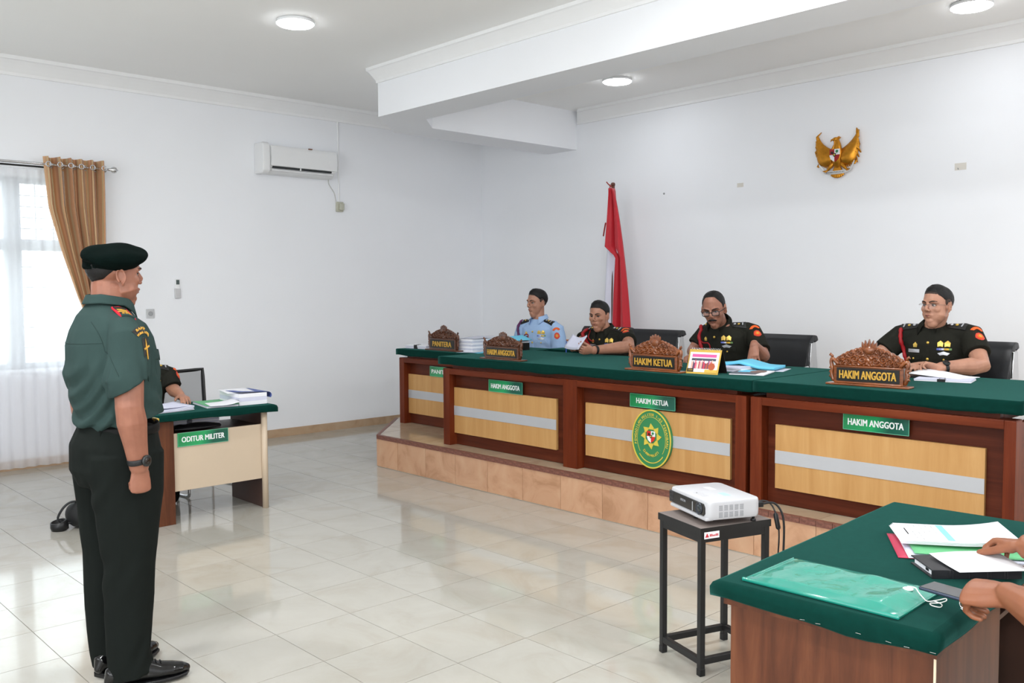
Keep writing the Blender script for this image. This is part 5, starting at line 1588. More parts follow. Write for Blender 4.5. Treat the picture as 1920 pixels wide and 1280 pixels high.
def face_parts(P, H, s, bvh, hair=None, brows=True, gaze=0.0, browm=None):
    Mh = H @ Matrix.Scale(s, 4)
    for x in (-1, 1):
        e = MB().ell((x*0.031, 0.0655, 0.0035), (0.0140, 0.0128, 0.0070), 14, 10); e.v = [tuple(Mh @ Vector(p)) for p in e.v]
        eo = part('eye', e, EYEW, P, smooth=True)
        i = MB().ell((x*0.031+gaze*0.006, 0.0758, 0.003), (0.0066, 0.0036, 0.0058), 12, 8); i.v = [tuple(Mh @ Vector(p)) for p in i.v]
        part('iris', i, IRIS, eo, smooth=True)
        lid = MB().tube([(x*0.0165, 0.0745, 0.0050), (x*0.026, 0.0795, 0.0098), (x*0.037, 0.0776, 0.0094), (x*0.0475, 0.0688, 0.0040)], [0.0012, 0.0017, 0.0017, 0.0012], 6); lid.v = [tuple(Mh @ Vector(p)) for p in lid.v]
        part('eyelid_line', lid, HAIRM, eo, smooth=True)
        b = MB()
        pts = []
        for k in range(7):
            t = k/6
            o = Mh @ Vector((x*(0.013+0.040*t), 0.16, 0.0225+0.0065*math.sin(t*PI*0.8)))
            dv = (H.to_3x3() @ Vector((0, -1, 0)))
            l, n = cast(bvh, o, dv)
            if l is None: continue
            pts.append(l+n*0.0008)
        if len(pts) > 2:
            b.tube(pts, [((0.0034 if k < 5 else 0.002)*s, 0.0016*s) for k in range(len(pts))], 6, side=tuple(H.to_3x3() @ Vector((0, 0, 1))))
            part('eyebrow', b, browm or HAIRM, P, smooth=True)
    l = MB().tube([(-0.020, 0.0795, -0.0595), (-0.010, 0.0893, -0.0570), (0, 0.0912, -0.0583), (0.010, 0.0893, -0.0570), (0.020, 0.0795, -0.0595)], [0.0022, 0.0042, 0.0044, 0.0042, 0.0022], 8)
    l.tube([(-0.017, 0.0790, -0.0635), (0, 0.0885, -0.0665), (0.017, 0.0790, -0.0635)], [0.002, 0.0052, 0.002], 8)
    l.v = [tuple(Mh @ Vector(p)) for p in l.v]
    part('lips', l, LIPS, P, smooth=True)

def hair_cap(P, H, s, bvh, line, thick=0.010, name='hair', mt=None, taper=0.6, top=PI/2):
    """hair conforming to the skull; line(azimuth) -> lowest elevation angle (radians); azimuth 0 = face, +-pi = back"""
    mb = MB(); nu, nv = 64, 18
    O = H @ Vector((0, -0.012*s, 0.035*s)); R3 = H.to_3x3()
    rows = []
    out, inn = [], []
    for j in range(nv+1):
        for i in range(nu):
            az = -PI+2*PI*i/nu
            e0 = line(az); e1 = max(top, e0+0.05)
            t = j/nv
            el = e0+(e1-e0)*t
            d = R3 @ Vector((math.sin(az)*math.cos(el), math.cos(az)*math.cos(el), math.sin(el)))
            l, n = cast(bvh, O+d*0.25*s, -d)
            base = (l-O).length if l is not None else 0.09*s
            th = thick*s*(0.12+0.88*min(1, (t/taper))**0.75) if t < taper else thick*s
            jit = 0.0016*s*noise.noise(Vector((az*16, el*5, 3)))+0.0012*s*noise.noise(Vector((az*40, el*9, 8)))
            out.append(O+d*(base+th+jit+0.0004)); inn.append(O+d*(base-0.004*s))
    f = []
    for j in range(nv):
        for i in range(nu):
            a, b = j*nu+i, j*nu+(i+1) % nu
            f.append((a, b, b+nu, a+nu))
    m = len(out)
    f2 = [tuple(m+k for k in reversed(q)) for q in f]
    rim = [(i, m+i, m+(i+1) % nu, (i+1) % nu) for i in range(nu)]
    mb.add(out+inn, f+f2+rim)
    return part(name, mb, mt or HAIRM, P, smooth=True)

def hairline(front=0.44, temple=0.34, side=-0.08, back=-0.72, wid=0.5, burn=-0.32):
    """elevation of the hairline by azimuth: forehead, temple corner, sideburn, over the ear, nape"""
    keys = [(0, front), (wid, front-0.01), (wid+0.32, temple), (1.08, min(temple, 0.08)), (1.22, burn), (1.36, burn), (1.47, side), (1.70, side-0.06), (1.90, side-0.32), (2.4, back*0.92), (PI, back)]
    def fn(az):
        a = abs(az)
        for (a0, e0), (a1, e1) in zip(keys, keys[1:]):
            if a <= a1: return e0+(e1-e0)*(a-a0)/max(1e-6, a1-a0)
        return back
    return fn

def decal(P, bvh, c, U, V, d, poly, mt, name, lift=0.0015, parent=None, n=None, label=None):
    """a flat patch pressed on the cloth along d: poly in (u, v) metres about c"""
    c, U, V, d = Vector(c), Vector(U).normalized(), Vector(V).normalized(), Vector(d).normalized()
    def on(u, v):
        o = c+U*u+V*v-d*0.25
        l, nn = cast(bvh, o, d, 0.6)
        if l is None: return c+U*u+V*v
        return l-d*lift
    mb = MB(); k = len(poly)
    cu, cv = sum(q[0] for q in poly)/k, sum(q[1] for q in poly)/k
    rings = [[(cu+(a-cu)*t, cv+(b-cv)*t) for a, b in poly] for t in (1.0, 0.66, 0.33)]
    v = [on(cu, cv)]
    for r_ in rings[::-1]: v += [on(a, b) for a, b in r_]
    v += [on(a, b)+d*(lift+0.002) for a, b in poly]
    f = [(0, 1+i, 1+(i+1) % k) for i in range(k)]
    for j in range(3):
        f += [(1+j*k+i, 1+(j+1)*k+i, 1+(j+1)*k+(i+1) % k, 1+j*k+(i+1) % k) for i in range(k)]
    mb.add(v, f)
    return part(name, mb, mt, parent or P, smooth=False, label=label)
def rect(w, h): return [(-w/2, -h/2), (0, -h/2), (w/2, -h/2), (w/2, 0), (w/2, h/2), (0, h/2), (-w/2, h/2), (-w/2, 0)]
def disc(r, n=12, ry=None): return [(r*math.cos(2*PI*i/n), (ry or r)*math.sin(2*PI*i/n)) for i in range(n)]
def arcband(r0, r1, a0, a1, n=8):
    return [(r1*math.cos(a0+(a1-a0)*i/n), r1*math.sin(a0+(a1-a0)*i/n)) for i in range(n+1)]+[(r0*math.cos(a1-(a1-a0)*i/n), r0*math.sin(a1-(a1-a0)*i/n)) for i in range(n+1)]

def collar_mb(N, tilt, r, h, flare, drop, gap=0.5, point=0.045):
    """turned-down shirt collar round the neck base N; gap = half opening angle at the front"""
    mb = MB(); n = 40
    def fn(u, v):
        a = -PI+gap+(2*PI-2*gap)*u+PI/2+PI      # around from the front, past the back
        fr = abs(2*u-1)                          # 1 at the front ends
        c, s_ = math.cos(a), math.sin(a)
        prof = [(r*1.02, -0.03), (r, h*0.6), (r*1.02, h), (r*1.08, h*0.98), (r*1.08+flare*0.55, h*0.98-drop*0.55), (r*1.08+flare, h*0.98-drop-point*max(0, fr-0.7)/0.3)]
        k = v*(len(prof)-1); i = min(int(k), len(prof)-2); t = k-i
        rr = prof[i][0]+(prof[i+1][0]-prof[i][0])*t; z = prof[i][1]+(prof[i+1][1]-prof[i][1])*t
        lower = -0.75*h*max(0, fr-0.35)/0.65
        return tilt @ Vector((rr*c, rr*s_*1.06, z+lower))
    mb.grid(fn, n, 10)
    mb.v = [tuple(Vector(N)+Vector(p)) for p in mb.v]
    return mb

def watch(P, W, E, side_dir, face_dir, strapm, facem, r=0.031):
    """wrist watch on the forearm W->E just above the wrist"""
    W, E = Vector(W), Vector(E)
    ax = (E-W).normalized(); c = W+ax*0.028
    fd = Vector(face_dir); fd = (fd-ax*fd.dot(ax)).normalized()
    sd = ax.cross(fd)
    st = MB().tube([c+fd*r*0.94*math.cos(a)+sd*r*1.10*math.sin(a) for a in [2*PI*i/24 for i in range(24)]], [(0.011, 0.0022)]*24, 8, side=tuple(ax), closed=True)
    wt = part('wristwatch', st, strapm, P, smooth=True)
    Mx = Matrix((sd, ax, fd)).transposed().to_4x4(); Mx.translation = c+fd*r*0.92
    part('watch_case', MB().lathe([(0.0215, 0), (0.022, 0.004), (0.022, 0.009), (0.019, 0.011)], 24, Mx), facem, wt, smooth=True)
    part('watch_dial', MB().lathe([(0.018, 0.0108), (0.001, 0.0116)], 24, Mx), IRIS, wt, smooth=True)

def person(label, loc, rotz, J, st):
    """J: joints in the person's own space (facing +Y, right = +X); st: style"""
    P = thing('person', label, 'person', loc, rotz)
    v3 = lambda k: Vector(J[k])
    s = st.get('s', 1.0)
    lean = J['neck']
    # --- body: one continuous surface (slim where clothes cover it)
    b = MB()
    pel, che, nk = v3('pelvis'), v3('chest'), v3('neck')
    wid = st.get('wid', 1.0)
    b.tube([pel, (pel+che)/2, che, che.lerp(nk, 0.72)], [(0.13*wid, 0.09*wid), (0.12*wid, 0.09*wid), (0.15*wid, 0.09*wid), (0.11*wid, 0.06)], 18, side=tuple(J.get('across', (1, 0, 0))))
    hc = v3('head')
    H = Matrix.Translation(hc) @ Matrix.Rotation(R(J.get('yaw', 0)), 4, 'Z') @ Matrix.Rotation(R(J.get('pitch', 0)), 4, 'X') @ Matrix.Rotation(R(J.get('roll', 0)), 4, 'Y')
    skull = H @ Vector((0, -0.022*s, -0.045*s)); nr = st.get('neckr', 0.056)*s
    b.tube([che.lerp(nk, 0.6), nk, nk.lerp(skull, 0.55), skull, H @ Vector((0, -0.02*s, 0.0))], [(nr*1.15, nr*1.0), (nr*1.02, nr*1.02), (nr, nr*1.03), (nr*0.98, nr*1.08), (nr*0.8, nr)], 18, side=(1, 0, 0))
    head_pieces(b, H, s, st.get('fat', 1.0), st.get('jaw', 1.0), st.get('nose', 1.0))
    ar = st.get('arm', 1.0)*s
    for sd, k in ((1, 'r'), (-1, 'l')):
        S, E, W = v3('sh_'+k), v3('el_'+k), v3('wr_'+k)
        fa = J.get('palm_'+k, (0, 0, -1))
        b.tube([che.lerp(S, 0.4), S, S.lerp(E, 0.5), E, E.lerp(W, 0.25), E.lerp(W, 0.6), W],
               [0.022, 0.036, 0.046*ar, 0.043*ar, (0.046*ar, 0.044*ar), (0.037*ar, 0.034*ar), (0.030*ar, 0.023*ar)], 14, side=tuple(Vector(fa).cross(W-E)))
        hd = J.get('hand_'+k)
        if hd: hand(b, W, hd['f'], hd['p'], sd, **{q: hd[q] for q in hd if q not in ('f', 'p')})
        Hp, K, A = v3('hip_'+k), v3('kn_'+k), v3('an_'+k)
        b.tube([pel.lerp(Hp, 0.5), Hp, Hp.lerp(K, 0.5), K, K.lerp(A, 0.35), A], [0.06, 0.07, 0.06, 0.05, 0.048, 0.034], 12)
    ob, bv = sculpt('body', b, st['skin'], P, st.get('voxel', 0.0045), st.get('bsm', 2), head_after(H, s))
    # --- shirt
    c = MB()
    sec = st['torso']          # list of (y offset, z, half width, half depth) in a spine frame
    pts, rad = [], []
    for (px, py, pz, a, d) in sec:
        pts.append((px, py, pz)); rad.append((a, d))
    c.tube(pts, rad, 28, side=tuple(J.get('across', (1, 0, 0))), round_ends=False)
    for k in ('r', 'l'):
        S, E = v3('sh_'+k), v3('el_'+k)
        hem = st.get('hem_'+k, st.get('hem', 0.70)); sr = st.get('sleeve', 0.066)
        tip = S.lerp(E, hem)
        ht = Vector(st.get('hem_tilt', (E-S).normalized()))*0.016
        c.tube([nk.lerp(S, 0.35)-Vector((0, 0, 0.03)), S.lerp(nk, 0.15), S, S.lerp(E, hem*0.5), tip-ht, tip], [(sr*0.80, sr*0.72), (sr*0.90, sr*0.82), (sr*0.96, sr*0.94), (sr*1.04, sr*1.02), (sr*1.10, sr*1.02), (sr*1.12, sr*1.03)], 20, side=tuple((E-S).cross(Vector((0.2, 1, 0.1)))), round_ends=False)
    for q in st.get('shirt_extra', []): c.ell(*q)
    sh, sbv = sculpt('shirt', c, st['shirt'], P, st.get('svoxel', 0.0065), st.get('ssm', 5), wrinkles(st.get('folds', []), st.get('fold_base', 0.0012), st.get('seed', 0.0)))
    # --- trousers
    t = MB()
    tr = st.get('trs', None)
    if tr:
        for q in tr['tubes']: t.tube(q[0], q[1], 20, side=(1, 0, 0), round_ends=q[2] if len(q) > 2 else True)
        sculpt('trousers', t, st['trouser'], P, st.get('tvoxel', 0.008), 4, wrinkles(tr.get('folds', []), 0.0012, 2.2))
    co = part('collar', collar_mb(nk+Vector(st.get('collar_off', (0, 0, 0))), Vector((0, 0, 1)).rotation_difference((skull-nk+Vector((0, -0.02, 0.03))).normalized()).to_matrix(), st.get('collar_r', 0.066)*s, st.get('collar_h', 0.034)*s, st.get('flare', 0.018)*s, st.get('collar_drop', 0.034)*s, st.get('collar_gap', 0.62)), st.get('collarm', st['shirt']), P, smooth=True, solid=0.003)
    face_parts(P, H, s, bv, gaze=J.get('gaze', 0.0))
    return P, H, bv, sbv, s

def shoe(P, A, yaw, mt, name='shoe'):
    A = Vector(A)
    m = MB()
    Mx = Matrix.Translation((A.x, A.y, 0)) @ Matrix.Rotation(R(yaw), 4, 'Z')
    sec = [(-0.082, 0.022, 0.026), (-0.074, 0.033, 0.042), (-0.05, 0.039, 0.052), (0.0, 0.040, 0.055), (0.05, 0.041, 0.043), (0.10, 0.047, 0.033), (0.15, 0.046, 0.027), (0.185, 0.034, 0.022), (0.20, 0.018, 0.018)]
    m.tube([Mx @ Vector((0, y, 0.016+h*0.93)) for y, w_, h in sec], [(w_, h) for y, w_, h in sec], 18, side=tuple(Mx.to_3x3() @ Vector((1, 0, 0))))
    m.tube([Mx @ Vector((0, -0.02, 0.06)), Mx @ Vector((0, -0.025, 0.13))], [(0.040, 0.054), (0.040, 0.050)], 14, side=tuple(Mx.to_3x3() @ Vector((1, 0, 0))), round_ends=False)
    so, bv = sculpt(name, m, mt, P, 0.004, 3)
    sm = MB()
    pl = [(-0.034, -0.085), (0.034, -0.085), (0.040, 0.0), (0.050, 0.09), (0.047, 0.16), (0.03, 0.20), (0, 0.215), (-0.03, 0.20), (-0.047, 0.16), (-0.048, 0.09), (-0.038, 0.0)]
    sm.prism(pl, 0.010, 0.022, Mx)
    sm.prism([(-0.034, -0.085), (0.034, -0.085), (0.038, -0.01), (-0.038, -0.01)], 0.0, 0.022, Mx)
    part('sole', sm, BLACKP, so, bevel=0.003)
    lc = MB()
    for k in range(4):
        y = 0.05+0.018*k
        a, b = Mx @ Vector((-0.018, y, 0.2)), Mx @ Vector((0.018, y, 0.2))
        pts = []
        for q in range(5):
            o = a.lerp(b, q/4)
            l, n = cast(bv, o, (0, 0, -1))
            if l: pts.append(l+Vector((0, 0, 0.002)))
        if len(pts) > 2: lc.tube(pts, 0.0026, 6)
    part('laces', lc, BLACKP, so, smooth=True)
    return so
# ------------------------------------------------------------------ the people of this room
SK1 = skin_mat('skin_officer', (142, 95, 76)); SK2 = skin_mat('skin_clerk', (178, 132, 110)); SK3 = skin_mat('skin_judge', (172, 126, 104))
SK4 = skin_mat('skin_presiding', (160, 112, 92)); SK5 = skin_mat('skin_judge_light', (180, 134, 112)); SK6 = skin_mat('skin_advocate', (136, 86, 60))
GREENS = cloth_mat('grey_green_shirt', (46, 63, 61)); OLIVE = cloth_mat('dark_olive_trousers', (20, 24, 22)); OLIVES = cloth_mat('dark_olive_shirt', (36, 36, 31))
BLUES = cloth_mat('light_blue_shirt', (160, 188, 224), var=0.03)
SHOEM = mat('polished_shoe', (7, 7, 8), 0.14, spec=0.4, coat=0.3, var=0.1)
BELTM = mat('black_belt', (10, 10, 10), 0.6, spec=0.2)
BERET = mat('green_beret', (3, 13, 11), 0.95, spec=0.08, var=0.15, vscale=25, bump=0.3, bscale=400)
REDB = mat('board_red', (196, 28, 48), 0.55); BLKB = mat('board_black', (28, 26, 24), 0.6); YELB = mat('board_gold', (204, 156, 60), 0.5, var=0.15, vscale=80)
SILVB = mat('badge_silver', (196, 198, 204), 0.35, metal=0.5)
RUBBER = mat('watch_rubber', (22, 22, 24), 0.55); WCASE = mat('watch_case', (48, 50, 50), 0.3, metal=0.5)

# ---------------- the officer standing before the bench
OX, OY = -3.72, 1.33
J = dict(pelvis=(0, -0.02, 0.98), chest=(0, -0.03, 1.34), neck=(0, -0.035, 1.50), head=(0, -0.004, 1.618), yaw=2, pitch=1, roll=0,
         sh_r=(0.198, -0.035, 1.380), el_r=(0.262, -0.060, 1.120), wr_r=(0.252, -0.026, 0.885), sh_l=(-0.198, -0.035, 1.380), el_l=(-0.262, -0.06, 1.12), wr_l=(-0.255, -0.02, 0.885),
         palm_r=(-1, 0.1, 0), palm_l=(1, 0.1, 0),
         hand_r=dict(f=(-0.02, 0.04, -1), p=(-1, 0.12, 0), curls=((72, 92, 60), (76, 95, 60), (78, 95, 60), (80, 92, 60)), thumb=(0.55, 0.25, 0.8), thumb_bend=0.15, spread=0.4),
         hand_l=dict(f=(0.02, 0.04, -1), p=(1, 0.12, 0), curls=((72, 92, 60), (76, 95, 60), (78, 95, 60), (80, 92, 60)), thumb=(0.55, 0.25, 0.8), thumb_bend=0.15, spread=0.4),
         hip_r=(0.095, -0.02, 0.93), kn_r=(0.11, -0.02, 0.50), an_r=(0.135, -0.045, 0.09), hip_l=(-0.095, -0.02, 0.93), kn_l=(-0.09, -0.03, 0.50), an_l=(-0.06, -0.03, 0.09))
st = dict(s=0.985, skin=SK1, shirt=GREENS, trouser=OLIVE, voxel=0.0038, svoxel=0.0055, arm=1.22, wid=1.05, fat=1.05, jaw=1.2, neckr=0.068, nose=0.95, sleeve=0.077, hem=0.71, hem_tilt=(0.1, 0.5, -0.85), seed=1.0, bsm=2,
          torso=[(0, -0.005, 1.046, 0.186, 0.149), (0, -0.007, 1.056, 0.202, 0.164), (0, -0.010, 1.10, 0.200, 0.162), (0, -0.019, 1.18, 0.204, 0.167), (0, -0.028, 1.28, 0.210, 0.168), (0, -0.034, 1.36, 0.206, 0.156), (0, -0.040, 1.415, 0.188, 0.136), (0, -0.044, 1.458, 0.146, 0.106), (0, -0.036, 1.505, 0.074, 0.072)],
          folds=[((0.15, -0.14, 1.10), (0.6, 0.3, 0.7), 0.14, 0.0075, 0.05), ((0.18, -0.10, 1.22), (0.3, 0.5, 0.9), 0.09, 0.008, 0.045), ((0.15, 0.10, 1.12), (0.5, -0.5, 0.5), 0.12, 0.006, 0.05), ((0, -0.17, 1.15), (1, 0, 0.35), 0.14, 0.005, 0.07), ((0.24, 0.0, 1.28), (0.1, 0.3, 1), 0.09, 0.004, 0.04), ((0.05, -0.15, 1.05), (1, 0, 0.1), 0.16, 0.005, 0.045)],
          collar_off=(0, 0.004, 0.006), collar_r=0.072, collar_h=0.046, collar_gap=0.5,
          trs=dict(tubes=[([(0, -0.004, 1.035), (0, -0.010, 1.00), (0, -0.022, 0.94), (0, -0.024, 0.86), (0, -0.018, 0.80)], [(0.172, 0.136), (0.182, 0.148), (0.198, 0.168), (0.200, 0.168), (0.18, 0.14)], False),
                          ([(0.095, -0.02, 0.92), (0.10, -0.016, 0.75), (0.11, -0.022, 0.50), (0.125, -0.038, 0.28), (0.138, -0.042, 0.10), (0.140, -0.036, 0.045)], [(0.105, 0.150), (0.100, 0.136), (0.083, 0.100), (0.075, 0.090), (0.070, 0.084), (0.071, 0.086)], False),
                          ([(-0.095, -0.02, 0.92), (-0.097, -0.016, 0.75), (-0.09, -0.030, 0.50), (-0.075, -0.045, 0.28), (-0.062, -0.040, 0.10), (-0.06, -0.03, 0.045)], [(0.105, 0.150), (0.100, 0.136), (0.083, 0.102), (0.075, 0.092), (0.070, 0.086), (0.071, 0.088)], False)],
                   folds=[((0.10, -0.12, 0.78), (1, 0.2, 0.5), 0.09, 0.006, 0.07), ((0.12, -0.1, 0.45), (1, 0.1, 0.6), 0.10, 0.005, 0.08), ((0.14, 0.0, 0.14), (1, 0.4, 0.5), 0.08, 0.006, 0.06), ((0.14, 0.05, 0.30), (0.3, 0.2, 1), 0.12, 0.004, 0.09)]))
P, H, bv, sbv, s = person('person in grey green short sleeved uniform and dark green beret standing before the bench', (OX, OY, 0), 0, J, st)
part('belt', MB().tube([(0.180*math.cos(a), -0.007+0.144*math.sin(a), 1.012) for a in [2*PI*i/48 for i in range(48)]], [(0.019, 0.0035)]*48, 8, side=(0, 0, 1), closed=True), BELTM, P, smooth=True)
part('belt_buckle', MB().box(-0.024, 0.024, 0.134, 0.147, 0.990, 1.034), GOLDB, P, bevel=0.003)
for x in (0.12, -0.12, 0.0):
    part('belt_loop', MB().box(x-0.006, x+0.006, -0.007-0.147*math.sqrt(max(0.1, 1-(x/0.185)**2))-0.006, -0.007-0.147*math.sqrt(max(0.1, 1-(x/0.185)**2))+0.004, 0.985, 1.036), OLIVE, P)
shoe(P, (0.148, -0.035, 0), -11, SHOEM); shoe(P, (-0.055, -0.025, 0), 22, SHOEM)
watch(P, J['wr_r'], J['el_r'], None, (1, 0.55, 0), RUBBER, WCASE, 0.037)
hair_cap(P, H, s, bv, hairline(0.3, 0.3, 0.12, -0.62, burn=0.1), 0.004, 'hair', HAIRM, taper=0.7, top=0.3)
# beret: soft crown pulled over the right ear, tight band
bt = MB()
HB = H @ Matrix.Scale(s, 4)
band = [(HB @ Vector((0.083*math.cos(a), -0.012+0.103*math.sin(a), 0.046-0.012*math.cos(a)+0.010*math.sin(a)))) for a in [2*PI*i/32 for i in range(32)]]
bt.tube(band, [(0.011, 0.006)]*32, 8, side=tuple(H.to_3x3() @ Vector((0, 0, 1))), closed=True)
q = MB()
q.ell((0, -0.012, 0.060), (0.086, 0.106, 0.070), 26, 14)
q.ell((0.030, -0.006, 0.082), (0.098, 0.126, 0.046), 30, 14, Matrix.Rotation(R(17), 3, 'Y') @ Matrix.Rotation(R(3), 3, 'X'))
q.ell((0.050, -0.045, 0.066), (0.060, 0.080, 0.036), 20, 12, Matrix.Rotation(R(30), 3, 'Y'))
q.ell((0.02, 0.07, 0.085), (0.06, 0.055, 0.038), 20, 12, Matrix.Rotation(R(10), 3, 'Y'))
zl = 0.036
q.v = [(x, y, max(z, zl-0.02*(x/0.09)*0.6)) for x, y, z in q.v]
bt.add(q.v, q.f, HB)
def beret_after(co, no):
    d = 0.0034*np.sin(38*co[:, 1]+25*co[:, 0])+0.0022*np.sin(55*co[:, 0]-40*co[:, 2])+0.003*np.sin(22*co[:, 1]-31*co[:, 2]+1.0)
    return co+no*d[:, None]
sculpt('beret', bt, BERET, P, 0.005, 5, beret_after)
# shoulder boards, sleeve patches, yoke seam, pocket
for sd in (1, -1):
    c = (sd*0.13, -0.028, 1.44); U = (0, 1, 0); V = (sd, 0, -0.30); d = (-sd*0.30, 0, -1)
    b0 = decal(P, sbv, c, U, V, d, [(-0.029, -0.05), (0.0, -0.055), (0.029, -0.05), (0.029, 0.055), (0, 0.055), (-0.029, 0.055)], REDB, 'shoulder_board', 0.005)
    decal(P, sbv, c, U, V, d, rect(0.048, 0.094), BLKB, 'board_cloth', 0.0075, b0)
    for k, (vv, h) in enumerate(((-0.022, 0.010), (0.004, 0.010))):
        decal(P, sbv, c, U, V, d, [(a, b_+vv) for a, b_ in rect(0.044, h)], YELB, 'gold_bar', 0.010, b0)
    for k in range(3):
        decal(P, sbv, c, U, V, d, [(a+(-0.013+0.013*k), b_+0.034) for a, b_ in rect(0.008, 0.007)], YELB, 'gold_mark', 0.010, b0)
    decal(P, sbv, (sd*0.18, -0.03, 1.43), U, V, d, [(a, b_) for a, b_ in rect(0.05, 0.012)], GREENS, 'shoulder_loop', 0.008)
c = (0.27, 0.004, 1.362); U, V, d = (-0.05, 1, 0), (0.12, 0, 1), (-1, -0.05, -0.1)
tb = decal(P, sbv, c, U, V, d, arcband(0.034, 0.066, R(138), R(42)), BLKB, 'sleeve_tab', 0.003)
def patch_text(s_, r_, size, a_mid, a_span, par):
    mb = MB(); Uv, Vv, Dv = Vector(U).normalized(), Vector(V).normalized(), Vector(d).normalized()
    for i, ch in enumerate(s_):
        if ch == ' ': continue
        t = a_mid+a_span/2-a_span*i/(len(s_)-1)
        o = Vector(c)+Uv*(r_*math.cos(t))+Vv*(r_*math.sin(t))-Dv*0.2
        l, n = cast(sbv, o, Dv, 0.5)
        if l is None: continue
        Mx = face_matrix(l-Dv*0.0062, -Dv, V) @ Matrix.Rotation(t-PI/2, 4, 'Z')
        g = text_mb(ch, size, 0.001, Mx, bold=0.0006); mb.add(g.v, g.f)
    part('lettering', mb, YELB, par)
patch_text('RAIDER', 0.057, 0.0145, PI/2, R(64), tb)
patch_text('MOBIL UDARA', 0.0405, 0.0105, PI/2, R(88), tb)
c2 = (0.27, 0.008, 1.335)
t2 = decal(P, sbv, c2, U, V, d, [(-0.018, 0.045), (0, 0.05), (0.018, 0.045), (0.02, -0.03), (0, -0.045), (-0.02, -0.03)], BLKB, 'sleeve_badge', 0.003)
decal(P, sbv, c2, U, V, d, [(-0.0035, -0.038), (0.0035, -0.038), (0.004, 0.012), (0, 0.044), (-0.004, 0.012)], YELB, 'dagger', 0.0055, t2)
decal(P, sbv, c2, U, V, d, [(-0.016, 0.004), (-0.014, -0.002), (0.016, 0.012), (0.014, 0.018)], YELB, 'dagger_guard', 0.006, t2)
def seam(P, bvh, pts, d, mt, name='seam', r=0.0014):
    out = []
    for q in smooth_pts(pts, 6):
        l, n = cast(bvh, Vector(q)-Vector(d)*0.3, d, 0.6)
        if l is not None: out.append(l-Vector(d).normalized()*0.0003)
    if len(out) > 2: return part(name, MB().tube(out, r, 6), mt, P, smooth=True)
SEAMG = cloth_mat('shirt_seam', (40, 55, 53))
seam(P, sbv, [(-0.16, 0, 1.36), (0, 0, 1.355), (0.17, 0, 1.36)], (0, 1, 0), SEAMG, 'yoke_seam')
seam(P, sbv, [(0, -0.13, 1.44), (0, -0.11, 1.36), (0, -0.10, 1.27), (0, -0.085, 1.20)], (-1, 0.05, 0), SEAMG, 'sleeve_seam')
pk = decal(P, sbv, (0.095, 0.16, 1.255), (1, 0, 0), (0, 0, 1), (0, -1, 0), rect(0.115, 0.12), GREENS, 'chest_pocket', 0.003)
decal(P, sbv, (0.095, 0.16, 1.305), (1, 0, 0), (0, 0, 1), (0, -1, 0), [(-0.06, 0.018), (0, 0.018), (0.06, 0.018), (0.06, -0.016), (0, -0.026), (-0.06, -0.016)], GREENS, 'pocket_flap', 0.007, pk)
pl = decal(P, sbv, (0.012, 0.16, 1.24), (1, 0, 0), (0, 0, 1), (0, -1, 0), [(-0.017, -0.19), (0.017, -0.19), (0.017, 0), (0.017, 0.15), (-0.017, 0.15), (-0.017, 0)], GREENS, 'placket', 0.003)
decal(P, sbv, (-0.095, 0.16, 1.345), (1, 0, 0), (0, 0, 1), (0, -1, 0), rect(0.10, 0.024), BLKB, 'name_tag', 0.004)

# ---------------- seated figures
def seated_torso(ny, nz, w=1.0, d=1.0, z0=0.47):
    prof = [(0.0, 0.178, 0.12), (0.03, 0.196, 0.142), (0.25, 0.192, 0.150), (0.5, 0.194, 0.146), (0.70, 0.200, 0.136), (0.83, 0.196, 0.116), (0.91, 0.150, 0.088), (0.965, 0.094, 0.068), (1.0, 0.068, 0.062)]
    return [(0, ny*t**1.3, z0+(nz-z0)*t, a*w, b*d) for t, a, b in prof]
SEAT_TRS = lambda fwd=0.42: dict(tubes=[([(0, -0.02, 0.62), (0, 0, 0.54), (0, 0.03, 0.49)], [(0.185, 0.14), (0.20, 0.15), (0.18, 0.12)]),
    ([(0.10, 0.0, 0.53), (0.12, fwd*0.5, 0.535), (0.125, fwd, 0.52), (0.125, fwd+0.03, 0.46), (0.125, fwd+0.02, 0.25), (0.125, fwd, 0.06)], [0.092, 0.085, 0.075, 0.072, 0.065, 0.066]),
    ([(-0.10, 0.0, 0.53), (-0.12, fwd*0.5, 0.535), (-0.125, fwd, 0.52), (-0.125, fwd+0.03, 0.46), (-0.125, fwd+0.02, 0.25), (-0.125, fwd, 0.06)], [0.092, 0.085, 0.075, 0.072, 0.065, 0.066])])
def toloc(loc, rotz):
    inv = (Matrix.Translation(Vector(loc)) @ Matrix.Rotation(rotz, 4, 'Z')).inverted()
    return lambda x, y, z: inv @ Vector((x, y, z))
def todir(rotz):
    inv = Matrix.Rotation(rotz, 3, 'Z').inverted()
    return lambda x, y, z: inv @ Vector((x, y, z))
FISTY = ((40, 55, 35), (44, 58, 35), (48, 60, 35), (52, 60, 35))
RELAX = ((18, 28, 18), (20, 30, 20), (24, 32, 22), (28, 34, 24))

